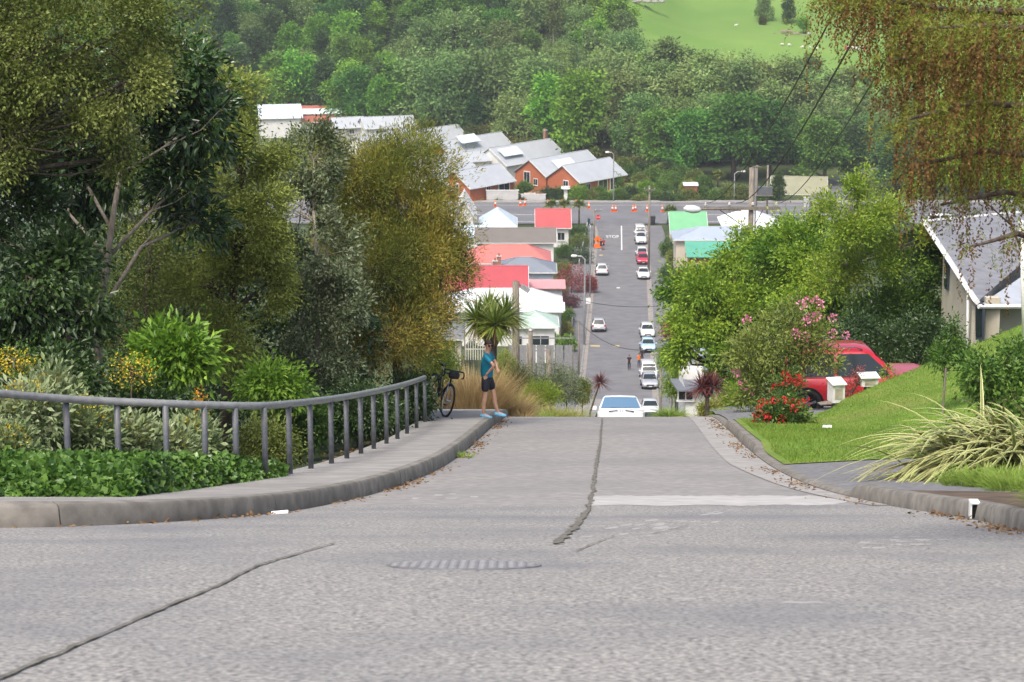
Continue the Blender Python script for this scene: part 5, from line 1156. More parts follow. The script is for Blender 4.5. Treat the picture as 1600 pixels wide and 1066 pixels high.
# gable roof plane: ridge runs to the right and back
e0, r0 = hp(1529, 470, 72), hp(1446, 346, 84); rid = hp(1700, 322, 92); ev = hp(1760, 440, 110)
polyface('roof_slope', [e0, ev, rid, r0], slate, hs, .10)
polyface('roof_slope', [r0, rid, rid+Vector((-2.5, 8, -3.0)), r0+Vector((-2.5, 8, -3.0))], slate, hs, .10)
MB().tube([e0+Vector((-.05, -.02, -.03)), r0+Vector((-.05, -.02, .0))], .10, 4).build('barge_board', trimw, hs)
MB().tube([r0, rid], .06, 6).build('ridge_capping', trimw, hs)
# gable wall
wl0 = hp(1475, 405, 80.5); wl1 = hp(1524, 480, 72.6)
polyface('wall', [Vector((wl0.x, wl0.y, -3)), Vector((wl1.x, wl1.y, -3)), wl1+Vector((0, 0, -.1)), hp(1474, 390, 80.6)], stucco, hs, .15)
wf = Vector((6.5, 4.2, 0)); polyface('wall', [Vector((wl1.x+.02, wl1.y, -3)), Vector((wl1.x, wl1.y, -3))+wf, wl1+wf, wl1+Vector((.02, 0, -.1))], stucco, hs, .15)
# lean-to eave with gutter towards the street
pe = [hp(1529, 476, 71.8), hp(1620, 476, 72.6), hp(1640, 400, 78), hp(1545, 470, 73.5)]
polyface('porch_roof', pe, pm('porch_metal', (.42, .45, .48), (.5, .53, .56), 2, .4, metal=.2), hs, .05)
MB().tube([pe[0]+Vector((0, 0, -.06)), pe[1]+Vector((0, 0, -.06))], .07, 8).build('gutter', trimw, hs)
MB().box(hp(1549, 506, 72.3)+Vector((0, 0, -.5)), (.42, .3, 2.6)).build('porch_post', stucco, hs)
MB().tube([hp(1513, 452, 73.4), hp(1513, 530, 73.4)+Vector((0, 0, -1))], .045, 8).build('downpipe', trimw, hs, True)
def hwin(name, a, b, Ya, Yb, mat=None, depth_off=.06):
    (x0, y0), (x1, y1) = a, b; q = [hp(x0, y1[0], Ya), hp(x1, y1[1], Yb), hp(x1, y0[1], Yb), hp(x0, y0[0], Ya)]
    q = [v+Vector((-.05, -.10, 0)) for v in q]; w = polyface(name, q, pm('joinery', (.05, .07, .09), None, rough=.4), hs, .06)
    c = sum(q, Vector())/4; polyface('pane', [c+(v-c)*.78+Vector((-.03, -.02, 0)) for v in q], GLASS, w, .02); return w
hwin('window', (1477, (402, 410)), (1482, (450, 452)), 79.6, 78.8)
hwin('window', (1526, (470, 474)), (1537, (530, 530)), 72.3, 71.9)
# pale lamp post beside the house
t = thing('lamp_post', 'slim white post beside the cream house porch', 'post', bk_at(1596, 52)); tz = P(1596, 350, 52)-t.location; MB().tube([(0, 0, -.2), tz], [.05, .045], 10).build('shaft', trimw, t, True); MB().lathe([(.06, 0), (.06, .05), (.02, .08)], 10, tz).build('cap', trimw, t)
# overhanging conifer: drooping rust-brown sprays and yellow-green tips from a limb above the camera side
rng = np.random.default_rng(401); Yq = 17
b0 = Vector((6.4, 18.5, Gf(6.4, 18.5))); t = thing('conifer', 'conifer with drooping rust-brown sprays overhanging the cream house', 'tree', b0)
b = MB(); tp = [b0, Vector((6.3, 18.5, b0.z+3)), Vector((6.1, 18.3, b0.z+7))]; b.tube([p-b0 for p in tp], [.22, .17, .10], 10)
strands = []; fr_pts = []
limbs_px = [((1640, 20), (1480, 15), (1300, -12), 220), ((1660, 100), (1500, 85), (1385, 95), 190), ((1640, -60), (1450, -45), (1330, -30), 220), ((1660, 170), (1520, 160), (1405, 190), 150), ((1660, 250), (1540, 235), (1420, 262), 110), ((1660, 385), (1590, 365), (1520, 385), 22), ((1660, 50), (1540, 40), (1440, 45), 190), ((1660, 315), (1570, 300), (1470, 320), 36)]
for li, (a, m, e, ns) in enumerate(limbs_px):
    Y0 = Yq+rng.uniform(-.9, .9); q = [P(*a, Y0+.6)-b0, P(*m, Y0)-b0, P(*e, Y0-.2)-b0]; ql = [Vector((6.2-b0.x, 18.4-b0.y, q[0].z+.1))]+q; b.tube(ql, [.05, .035, .02, .008], 6)
    for k in range(int(ns*1.33)):
        u = rng.random()**.8; seg = ql[0].lerp(q[0], rng.random()) if k % 4 == 0 else q[0].lerp(q[1], u*2) if u < .5 else q[1].lerp(q[2], u*2-1); strands.append(seg+Vector((rng.normal()*.10, rng.normal()*.35, rng.normal()*.06)))
b.build('trunk', M['bark'], t, True)
cone = []; conet = []; fro = []; ds = []
for s0 in strands:
    Ls = rng.uniform(.12, .55); n = int(Ls/.012); z = np.linspace(0, Ls, n); sw = rng.normal(size=2)*.12
    if rng.random() < .9:
        p = np.array(s0)[None]+np.stack([sw[0]*z*z+rng.normal(size=n)*.006, sw[1]*z*z+rng.normal(size=n)*.006, -z], 1); cone.append(p)
    for k in range(1 if rng.random() < .75 else 2):
        l2 = rng.uniform(.08, .24); m = 26; u = np.linspace(0, 1, m); d = nrm(np.array([[rng.normal()*.8-.4, rng.normal()*.6, rng.uniform(-.3, .5)]]))[0]
        c = np.array(s0)[None]+d[None]*(u*l2)[:, None]+np.array([[0, 0, -1]])*(u*u*l2*.8)[:, None]; fro.append(c); ds.append(np.repeat(d[None], m, 0)-np.array([[0, 0, 1.]])*u[:, None])
c = np.concatenate(cone); n = len(c); v, f = leaf_arrays(c, rng.normal(size=(n, 3))*.6+np.array([[0, 0, -.8]]), .026, .015, rng, .2, flat=.2); o = raw_mesh('seed_strings', v, f, LM['rusty_cone'], t, np.repeat(np.clip(rng.normal(size=n)*.25+.45, 0, 1), 2)); o['kind'] = 'stuff'
c = np.concatenate(fro); dd = np.concatenate(ds); n = len(c)
side = nrm(np.cross(dd, rng.normal(size=(n, 3)))); sg = np.sign(rng.random(n)-.5)[:, None]
v, f = leaf_arrays(c, dd*.6+side*sg*.9, .034, .006, rng, .1, flat=.3); raw_mesh('crown', v, f, LM['frond'], t, np.repeat(np.clip(.5+rng.normal(size=n)*.3, 0, 1), 2))
# bright leafy tree mixed in beneath the conifer
big_tree('leafy green tree with lime shoots behind the drooping conifer', 1700, 60,
         [(1540, 250, 60, 56, 50, 1), (1580, 180, 61, 60, 80, 1), (1490, 265, 61, 30, 34, .7), (1600, 290, 59, 36, 44, .8), (1500, 190, 62, 50, 60, .8), (1540, 120, 62, 70, 60, .8)], 'lime', 402, 420, 26, .28, .11, .05, .05, fork=(.75, .98), droop=.25, tvar=.6, tlobe=.3, twigs=8)
b0 = bk_at(1590, 48, 0)

# ------------------------------------------------------------------ overhead line
INS = pm('porcelain', (.55, .55, .53), None, rough=.3)
def power_pole(label, px, Y, py_top, r, arms=(), name='power_pole', mat='wood', z0=None, insul=3, lean=0.0):
    b0 = far_base(px, Y, -.2); b0.x = P(px, py_top, Y).x; t = thing(name, label, 'pole', b0); tp = P(px, py_top, Y)-b0
    MB().tube([(0, 0, 0), tp], [r*1.15, r*.85], 10).build('shaft', M[mat], t, True)
    for k, (dz, w, off, rz) in enumerate(arms):
        c = Vector((off, -r-.06, tp.z-dz)); a = MB().box(c, (w, .11, .12), rz=rz).build('crossarm', M['wood'], t)
        for i in range(insul):
            x = (i/(insul-1)-.5)*w*.9; b = MB(); b.lathe([(.012, .06), (.012, .12), (.05, .13), (.06, .17), (.035, .19), (.05, .22), (.03, .25)], 8, c+Matrix.Rotation(rz, 3, 'Z') @ Vector((x, 0, 0))); b.build('insulator', INS, a, True)
        for s in (-1, 1): MB().tube([c+Vector((s*w*.28, -.04, -.03)), Vector((0, -r-.02, c.z-w*.30))], .02, 5).build('brace', M['iron'], a)
    return t, tp, b0
pole1, tp1, pb1 = power_pole('tall timber power pole with a wide braced crossarm above the maple', 1175, 100, 262, .125, [(1.62, 3.15, -.42, .03)], insul=4)
MB().tube([tp1+Vector((.14, -.05, .0)), tp1+Vector((.17, -.05, -3.1))], .035, 6).build('conduit', M['steel'], pole1)
def wire(label, a, b_, sag, r=.012, name='overhead_wire', group=None):
    a = Vector(a); b_ = Vector(b_); pts = [a.lerp(b_, u)+Vector((0, 0, -sag*4*u*(1-u)))-a for u in np.linspace(0, 1, 15)]; t = MB().tube(pts, r, 5).build(name, M['black'], None, True, loc=a); tag(t, label, 'wire', group); return t
ar = pb1+tp1+Vector((-.42, -.2, -1.4))
wire('overhead wire sagging from the timber power pole past the sheep field', ar+Vector((-1.4, 0, 0)), P(1345, -60, 24), .6, .011, group='wires over the street')
wire('overhead wire sagging from the timber power pole past the sheep field', ar+Vector((-.2, 0, 0)), P(1400, -60, 24), .6, .014, group='wires over the street')
wire('overhead wire sagging from the timber power pole past the sheep field', ar+Vector((1.4, 0, 0)), P(1470, -60, 24), .6, .011, group='wires over the street')
polesR = []
for px, Y, pyt, r, lab in ((1033, 200, 544, .12, 'dark timber pole beside the line of parked cars'), (1065, 160, 560, .11, 'timber pole with brackets between the parked cars and the white shed'), (1090, 130, 552, .085, 'slim grey pole in front of the blue shed'), (1123, 105, 585, .15, 'stout grey stump beside the cordyline')):
    polesR.append(power_pole(lab, px, Y, pyt, r, [(.5, 1.0, .0, .1)] if px in (1033, 1065) else [], insul=2))
p3 = power_pole('tall pole with crossarm at the street corner beside the parked cars', 1015, 352, 290, .16, [(.6, 1.6, 0, .0), (13.5, 1.0, .3, 0)][:1])
p4 = power_pole('dark slim pole on the left footpath beside the brow', 904.5, 268, 503, .11, [], insul=2); p4[0]['label'] = 'dark slim pole on the footpath below the lattice fence'
p5 = power_pole('wooden pole behind the orange road works sign', 928.5, Yfar(388), 326, .13, [(.3, 1.0, .6, .2)], insul=2)
wire('black service wire crossing the street below the silver hatchback', p4[2]+p4[1], polesR[0][2]+polesR[0][1], 1.2, .03)
wire('thin wire crossing the street above the silver hatchback', P(880, 462, 300), P(1033, 478, 300), .6, .03)
wire('service wire from the timber pole to the cream house', pb1+tp1+Vector((0, 0, -3)), P(1450, 380, 84), .5, .02)
wire('short wire between the two roadside timber poles', polesR[0][2]+polesR[0][1]+Vector((0, 0, -1.2)), polesR[1][2]+polesR[1][1]+Vector((0, 0, -1)), .4, .02)
# ------------------------------------------------------------------ lower street: footpaths, road paint
for side, nm in ((-1, 'footpath_lower_left'), (1, 'footpath_lower_right')):
    rows = []; gr = []; kb = []
    for Y in np.linspace(236, 400, 60):
        x = float(XL(Y) if side < 0 else XR(Y)); w = 3.0 if side < 0 else 2.6
        a, c = Vector((x+side*.16, Y, zsf(Y)+.12)), Vector((x+side*w, Y, zsf(Y)+.12)); rows.append((c, a) if side < 0 else (a, c))
        k0, k1 = Vector((x, Y, zsf(Y)+.125)), Vector((x+side*.17, Y, zsf(Y)+.125)); kb.append((k1, k0) if side < 0 else (k0, k1))
        g0, g1 = Vector((x-side*.45, Y, zsf(Y)+.006)), Vector((x, Y, zsf(Y)+.006)); gr.append((g1, g0) if side > 0 and False else ((g1, g0) if side < 0 else (g0, g1)))
    o = ribbon(nm, rows, M['asphalt']); tag(o, kind='structure')
    o2 = ribbon('kerb_top', kb, M['path'], o); ribbon('gutter', gr, pm('gutter_'+nm, (.24, .22, .195), (.32, .29, .26), 1, .9), lower)
nr = grid_mesh('north_road', np.linspace(-160, 190, 60), np.linspace(402.5, 422.5, 8), lambda X, Y: -71.27+0*X, M['north']); tag(nr, kind='structure')
vf = grid_mesh('valley_footpath', np.linspace(-160, 190, 60), np.linspace(422.6, 424.6, 3), lambda X, Y: -71.14+0*X, M['path']); tag(vf, kind='structure')
MB().add([(-160, 422.55, -71.27), (190, 422.55, -71.27), (190, 422.56, -71.12), (-160, 422.56, -71.12)], [(0, 1, 2, 3)]).build('kerb_face', M['path'], vf)
def dash(a, b_, w, parent, mat, dz=.012, name='painted_line'):
    a = Vector(a); b_ = Vector(b_); d = (b_-a).normalized(); n = Vector((d.y, -d.x, 0))*w/2; q = [a-n, b_-n, b_+n, a+n]
    for v in q: v.z += dz
    return MB().add(q, [(0, 1, 2, 3)]).build(name, mat, parent)
a, b_ = gf(971.5, 391), gf(971, 353); dash(a, b_, .16, lower, M['paint'], .016)
for x0, x1 in ((-60, 9.0), (27, 70)):
    dash((x0, 411, -71.27), (x1, 411, -71.27), .16, nr, M['paint'])
    dash((x0, 404.2, -71.27), (x1, 404.2, -71.27), .14, nr, M['paint'])
dash((-60, 420.3, -71.27), (70, 420.3, -71.27), .3, nr, M['pale'])
fc = bpy.data.curves.new('stop', 'FONT'); fc.body = 'STOP'; fc.size = 1; fc.align_x = 'CENTER'; fo = bpy.data.objects.new('stop', fc); COL.objects.link(fo)
dg = bpy.context.evaluated_depsgraph_get(); sm = bpy.data.meshes.new_from_object(fo.evaluated_get(dg)); bpy.data.objects.remove(fo)
def lettering(name, sx, sy, mat, parent, loc, rot=(0, 0, 0)):
    me = sm.copy(); me.materials.clear(); me.materials.append(mat); o = bpy.data.objects.new(name, me); COL.objects.link(o); o.parent = parent; o.location = loc; o.rotation_euler = rot; o.scale = (sx, sy, 1); return o
q = gf(957.5, 372); sl = float((zs(q.y+2)-zs(q.y-2))/4); lettering('stop_lettering', .85, 3.6, M['paint'], lower, (q.x, q.y, zsf(q.y)+.03), (math.atan(sl), 0, 0))
for x, y, l, m in ((930, 541, .9, 'paint_y'), (964, 541, .5, 'paint_y'), (966, 450, .4, 'paint'), (939, 399, .4, 'paint_y')):
    q = gf(x, y); dash(q+Vector((-l/2*1.2, 0, 0)), q+Vector((l/2*1.2, 0, 0)), .55, lower, M[m], .016, 'road_marking')

# ------------------------------------------------------------------ houses
RF = {}
def roofmat(name, c, rough=.45):
    """long-run iron: fine ribs down the slope come from a wave bump"""
    m, t, b = newmat('roof_'+name); N = t.nodes; L = t.links; b.inputs['Roughness'].default_value = rough; b.inputs['Specular IOR Level'].default_value = .4
    tc = N.new('ShaderNodeTexCoord'); n = N.new('ShaderNodeTexNoise'); n.inputs['Scale'].default_value = .7; n.inputs['Detail'].default_value = 6; L.new(tc.outputs['Object'], n.inputs['Vector'])
    r = N.new('ShaderNodeValToRGB'); r.color_ramp.elements[0].color = (*[q*.93 for q in c], 1); r.color_ramp.elements[1].color = (*[min(1, q*1.05) for q in c], 1); r.color_ramp.elements[0].position = .3; r.color_ramp.elements[1].position = .7
    L.new(n.outputs[0], r.inputs[0]); L.new(r.outputs[0], b.inputs['Base Color'])
    wv = N.new('ShaderNodeTexWave'); wv.inputs['Scale'].default_value = 1.6; L.new(tc.outputs['Object'], wv.inputs['Vector']); bp = N.new('ShaderNodeBump'); bp.inputs['Strength'].default_value = .25; bp.inputs['Distance'].default_value = .03; L.new(wv.outputs[0], bp.inputs['Height']); L.new(bp.outputs[0], b.inputs['Normal'])
    return m
for k, c in dict(white=(.72, .74, .75), iceblue=(.56, .66, .72), red=(.42, .085, .085), salmon=(.56, .17, .145), darkred=(.40, .07, .08), pink=(.62, .30, .30), slate=(.20, .225, .26), tile=(.165, .15, .135), green=(.17, .42, .22), mint=(.42, .54, .46), teal=(.10, .36, .25),
                 bluegrey=(.34, .40, .47), steel=(.40, .43, .455), olive=(.27, .27, .18), rust=(.36, .12, .085), dark=(.16, .17, .19), cream=(.5, .48, .42)).items(): RF[k] = roofmat(k, c)
WL = {k: pm('wall_'+k, c, tuple(min(1, q*1.12) for q in c), 1.2, .8, .2, 12) for k, c in dict(white=(.66, .66, .63), cream=(.56, .52, .42), brick=(.30, .095, .055), grey=(.46, .46, .45), blue=(.45, .52, .6), beige=(.44, .39, .31), orange=(.38, .12, .055)).items()}
BRICK = WL['orange']
CHIM = pm('chimney_brick', (.25, .12, .085), (.34, .19, .14), 6, .9, .4, 20)
FRM = pm('window_frame', (.68, .68, .66), None, rough=.5)
def house(label, x0, x1, y0, y1, z0, eave, rise, kind, roof, wall, over=.45, wins=(), chimney=None, rz=0.0, name='house', skylights=(), cat='house', lean=None, door=None, hipin=None, group=None):
    """box x0..x1, y0..y1 in a frame turned by rz about its middle; kind gx / gy ridge along x / y, hip, flat"""
    cx, cy = (x0+x1)/2, (y0+y1)/2; w, l = (x1-x0)/2, (y1-y0)/2; t = thing(name, label, cat, (cx, cy, z0), rz, group); h = eave-z0; rm, wm = RF[roof], WL[wall]
    v = [(-w, -l), (w, -l), (w, l), (-w, l)]; top = h
    b = MB(); b.add([(x, y, -1.5) for x, y in v]+[(x, y, top-.02) for x, y in v], [(0, 1, 5, 4), (1, 2, 6, 5), (2, 3, 7, 6), (3, 0, 4, 7)])
    if kind == 'gx': b.add([(-w, -l, top-.021), (-w, l, top-.021), (-w, 0, top+rise*(1-0.0)-.08), (w, -l, top-.021), (w, l, top-.021), (w, 0, top+rise-.08)], [(0, 2, 1), (3, 4, 5)])
    if kind == 'gy': b.add([(-w, -l, top-.021), (w, -l, top-.021), (0, -l, top+rise-.08), (-w, l, top-.021), (w, l, top-.021), (0, l, top+rise-.08)], [(0, 1, 2), (3, 5, 4)])
    b.build('wall', wm, t)
    ow, ol = w+over, l+over
    def slope(pts, nm='roof_slope', th=.09, m=None):
        pts = [Vector(p) for p in pts]; n = (pts[1]-pts[0]).cross(pts[2]-pts[0]).normalized(); n = n if n.z > 0 else -n
        return MB().prism(pts if (pts[1]-pts[0]).cross(pts[2]-pts[0]).z < 0 else pts[::-1], n*th).build(nm, m or rm, t)
    if kind == 'gx':
        k = over*rise/l; slope([(-ow, -ol, top-k), (ow, -ol, top-k), (ow, 0, top+rise), (-ow, 0, top+rise)]); slope([(ow, ol, top-k), (-ow, ol, top-k), (-ow, .0, top+rise-.002), (ow, .0, top+rise-.002)])
        MB().tube([(-ow, 0, top+rise+.1), (ow, 0, top+rise+.1)], .09, 6).build('ridge_cap', rm, t)
        for s in (-1, 1): MB().box((s*(ow+.012), -ol/2, top-k/2+rise/2), (.05, math.hypot(ol, rise+k), .2), M=Matrix.Rotation(math.atan2(rise+k, ol), 3, 'X')).build('barge_board', FRM, t)
        MB().box((0, -ol-.04, top-k+.02), (2*ow, .08, .12)).build('gutter', FRM, t)
    elif kind == 'gy':
        k = over*rise/w; slope([(-ow, -ol, top-k), (0, -ol, top+rise), (0, ol, top+rise), (-ow, ol, top-k)]); slope([(ow, -ol, top-k), (ow, ol, top-k), (0.0, ol, top+rise-.002), (0.0, -ol, top+rise-.002)])
        MB().tube([(0, -ol, top+rise+.1), (0, ol, top+rise+.1)], .09, 6).build('ridge_cap', rm, t)
        for s in (-1, 1): MB().box((s*ow/2, -ol-.03, top-k/2+rise/2+.02), (math.hypot(ow, rise+k), .05, .2), M=Matrix.Rotation(s*math.atan2(rise+k, ow), 3, 'Y')).build('barge_board', FRM, t)
    elif kind == 'hip':
        r = hipin if hipin is not None else min(ow, ol); rx, ry = max(ow-r, .02), max(ol-r, .02)
        if ow >= ol: A, B = (-rx, 0, top+rise), (rx, 0, top+rise); ry = 0
        else: A, B = (0, -ry, top+rise), (0, ry, top+rise)
        c = [(-ow, -ol, top), (ow, -ol, top), (ow, ol, top), (-ow, ol, top)]
        if ow >= ol: fs = [[c[0], c[1], B, A], [c[1], c[2], B], [c[2], c[3], A, B], [c[3], c[0], A]]
        else: fs = [[c[0], c[1], A], [c[1], c[2], B, A], [c[2], c[3], B], [c[3], c[0], A, B]]
        for f in fs: slope(f)
        for p_, q_ in ((c[0], A), (c[1], B if ow >= ol else A), (c[2], B), (c[3], A if ow >= ol else B), (A, B)): MB().tube([Vector(p_)+Vector((0, 0, .09)), Vector(q_)+Vector((0, 0, .1))], .08, 5).build('hip_cap', rm, t)
        MB().box((0, -ol-.04, top+.02), (2*ow, .08, .14)).build('gutter', FRM, t); MB().box((ow+.04, 0, top+.02), (.08, 2*ol, .14)).build('gutter', FRM, t)
    else:
        slope([(-ow, -ol, top), (ow, -ol, top), (ow, ol, top+rise), (-ow, ol, top+rise)])
    for f, u, zc, ww, wh in wins:                      # face, position along it, centre height, size
        if f == 'front': c = Vector((u, -l-.03, zc)); d = (ww, .08, wh); g = Vector((0, -.05, 0)); gd = (ww*.84, .03, wh*.84)
        elif f == 'right': c = Vector((w+.03, u, zc)); d = (.08, ww, wh); g = Vector((.05, 0, 0)); gd = (.03, ww*.84, wh*.84)
        else: c = Vector((-w-.03, u, zc)); d = (.08, ww, wh); g = Vector((-.05, 0, 0)); gd = (.03, ww*.84, wh*.84)
        o = MB().box(c, d).build('window', FRM, t); MB().box(c+g, gd).build('pane', GLASS, o)
        MB().box(c+g*1.35, (.05 if f == 'front' else .02, .02 if f == 'front' else .05, wh*.84)).build('mullion', FRM, o)
        MB().box(c+Vector((0, 0, -wh/2-.04))+g*.8, (d[0]+.1, d[1]+.1, .06)).build('sill', FRM, o)
    for (sx, sy, sz, sw) in skylights:
        slope([(sx-sw/2, sy-.9, sz), (sx+sw/2, sy-.9, sz), (sx+sw/2, sy+.9, sz+1.8*rise/l), (sx-sw/2, sy+.9, sz+1.8*rise/l)], 'skylight', .14, pm('skylight', (.62, .72, .76), None, rough=.2))
    if chimney:
        x, y, hc = chimney; o = MB().box((x, y, top+hc/2), (.55, .55, hc)).build('chimney', CHIM, t)
        MB().box((x, y, top+hc+.05), (.68, .68, .1)).build('chimney_cap', WL['grey'], o); MB().lathe([(.12, 0), (.10, .35)], 8, (x, y, top+hc+.1)).build('chimney_pot', CHIM, o)
    return t
def house_px(label, x0, x1, pe, pr, Yf, kind, roof, wall, tan=.45, l=None, ground=None, **kw):
    """front eave from x0 to x1 at row pe and distance Yf, ridge at row pr"""
    A, B = P(x0, pe, Yf), P(x1, pe, Yf); s = scl(Yf, pe); d = (pe-pr)/s; over = kw.get('over', .45)
    if kind == 'gy': rise = d-.2*0; L = l or 8.
    else:
        run = d/(tan+.21); rise = run*tan; L = 2*run
        if l: L = l; rise = max(.4, d-.21*L/2)
        if kind == 'flat': L = l or d/.25; rise = d-.21*L
    z0 = ground if ground is not None else Gf((A.x+B.x)/2, Yf)+.1
    ovr = over*(rise/(L/2)) if kind == 'gx' else 0
    return house(label, A.x+over, B.x-over, Yf+over, Yf+L-over if kind != 'gy' else Yf+L, z0, A.z+ovr, rise, kind, roof, wall, **kw)
house_px('white villa with a steep front gable roof at the main road corner', 672, 706, 348, 316, 384, 'gx', 'iceblue', 'white', .6)
house_px('white gabled wing facing up the hill beside the ice-blue villa', 704, 744, 336, 312, 379, 'gy', 'white', 'white', l=9, wins=[('front', 0, 3.2, 1.0, 1.2)])
house_px('low white lean-to roofed house in front of the gabled villa', 706, 770, 372, 350, 366, 'flat', 'iceblue', 'white', l=6)
house_px('ice-blue hip-roofed house beside the main road', 748, 808, 356, 325, 384, 'hip', 'iceblue', 'white', .5)
house_px('small red-roofed house with white gable trim on the corner', 836, 893, 357, 328, 379, 'gx', 'red', 'white', .55, wins=[('right', 0, 1.6, 1.4, 1.5), ('front', 1.2, 1.6, 1.2, 1.3)], chimney=(-1.5, 0, 1.6))
house_px('long white house under a brown tiled roof', 741, 870, 380, 358, 358, 'gx', 'tile', 'white', .45, wins=[('front', -1.5, 2.2, 1.6, 1.1), ('front', 2.5, 2.2, 1.2, 1.1), ('front', 1.0, 2.2, .8, .8)])
house_px('house with a broad salmon red hip roof', 722, 862, 413, 382, 336, 'hip', 'salmon', 'white', .40, hipin=3.2)
house_px('pale blue house with a slate grey hip roof and brick chimney', 768, 870, 427, 402, 325, 'hip', 'slate', 'blue', .42, wins=[('front', 2.6, 2.2, 1.5, .8), ('right', 0, 2, 1.4, 1.2)], chimney=(-3.3, -1.6, 1.9))
house_px('house with a deep crimson gabled roof behind the feathery tree', 690, 826, 456, 418, 306, 'gx', 'darkred', 'cream', .5, chimney=(1.2, 1.0, 2.6))
house_px('pink-roofed verandah joined below the pale blue house', 826, 884, 452, 437, 312, 'flat', 'pink', 'grey', l=4)
house_px('house with a plain white hip roof behind the cabbage tree', 690, 880, 488, 451, 291, 'hip', 'white', 'white', .42, hipin=3.6)
house_px('white awning over a porch beside the white hip roof', 864, 883, 487, 473, 293, 'flat', 'white', 'white', l=2.6)
house_px('pale green hip-roofed cottage with dark front window', 800, 873, 513, 487, 277, 'hip', 'mint', 'white', .42, wins=[('front', .6, 2.6, 2.2, 1.2), ('right', 0, 2.4, 1.2, 1.2), ('front', -1.9, 2.6, .9, 1.1)])
house_px('beige house with dark grey roof behind the lime bush', 660, 727, 531, 502, 258, 'gx', 'dark', 'beige', .45, wins=[('front', .7, 2.0, 1.1, .8), ('front', -1.2, 2.0, 1.1, .8)])
# right-hand side
house_px('green-roofed house at the street corner', 1047, 1107, 366, 332, 372, 'gx', 'green', 'cream', .5, wins=[('front', 0, 2, 1.2, 1.2)])
house_px('blue-grey hip-roofed house behind the green verandah', 1052, 1180, 376, 354, 352, 'hip', 'bluegrey', 'cream', .38, wins=[('right', 0, 2, 1.2, 1.2)], hipin=4)
house_px('teal green verandah roof on red posts', 1073, 1162, 403, 376, 345, 'flat', 'teal', 'brick', l=5.2, wins=[('front', -2.6, 2.0, 1.2, 1.4)])
house_px('house with a wide ice-white hip roof beside the power pole', 1127, 1217, 354, 326, 376, 'hip', 'white', 'cream', .5)
house_px('white-roofed annex of the ice-white house', 1156, 1217, 366, 353, 368, 'flat', 'white', 'cream', l=4)
house_px('blue painted shed below the maple', 1092, 1118, 556, 548, 150, 'flat', 'bluegrey', 'blue', l=3, ground=P(1100, 640, 150).z)
house_px('white shed wall beside the timber poles', 1076, 1091, 556, 549, 156, 'flat', 'white', 'white', l=4, ground=P(1085, 640, 156).z)
house_px('low white garage behind the fence posts and cordyline', 1058, 1125, 612, 600, 120, 'flat', 'dark', 'white', l=6, ground=P(1085, 650, 120).z, wins=[('front', -.6, .95, .8, .5)])
house('olive-roofed brick garage on the bank by the main road', 45.5, 54.5, 432, 440, -71.0, P(1240, 302, 432).z, 2.2, 'gx', 'olive', 'brick', rz=-.1, wins=[('right', 0, 1.4, 1, 1)])
# ------------------------------------------------------------------ fences along the street
def board_fence(label, a, b_, h, mat, bw=.14, gap=.02, name='fence', rails=2, dz=0.0, zf=None):
    a = Vector(a); b_ = Vector(b_); L = (Vector((b_.x, b_.y, 0))-Vector((a.x, a.y, 0))).length; t = thing(name, label, 'fence', a, math.atan2(b_.y-a.y, b_.x-a.x)); n = int(L/(bw+gap)); sl = (b_.z-a.z)/L
    pr = None
    for i in range(n):
        x = (i+.5)*L/n
        if pr is None: pr = MB().box((0, 0, h/2-.2), (L/n-gap, .03, h+.4)).build('board', mat, t, loc=(x, 0, sl*x)); o = pr
        else: o = pr.copy(); COL.objects.link(o); o.location = (x, 0, sl*x)
    for k in range(rails):
        z = h*(.25+.5*k); MB().prism([(0, .02, z), (L, .02, z+sl*L), (L, .02, z+.09+sl*L), (0, .02, z+.09)], (0, .05, 0)).build('rail', mat, t)
    for x in np.linspace(0, L, max(2, int(L/2.5))): MB().box((x, .07, h/2+sl*x-.2), (.1, .1, h+.5)).build('post', M['wood'], t)
    return t
dk = pm('dark_fence', (.06, .04, .03), (.10, .07, .055), 6, .9, stretch=(8, 8, 1)); gk = pm('grey_fence', (.19, .195, .20), (.27, .27, .275), 5, .9, stretch=(8, 8, 1))
def sidept(px, py): q = gf(px, py); return Vector((q.x, q.y, zsf(q.y)))
board_fence('dark stained fence between the mint cottage and the footpath', sidept(860, 532)+Vector((0, 0, .1)), sidept(893, 530)+Vector((0, 0, .1)), 1.2, dk)
board_fence('white rail fence along the footpath by the corner hedge', sidept(905, 418), sidept(918, 356), 1.0, M['white'], .9, .06)
board_fence('grey lattice fence behind the wooden posts', P(795, 579, 190), P(895, 579, 190), 2.0, gk, .55, .10, rails=3)
t = board_fence('pale railing in front of the beige house', P(726, 556, 235), P(760, 556, 235), 2.4, pm('pale_railing', (.5, .48, .42), (.6, .58, .52), 4, .8), .05, .16)
board_fence('low dark paling fence beside the street kerb bushes', sidept(886, 590), sidept(896, 500), 1.1, gk, .5, .08)
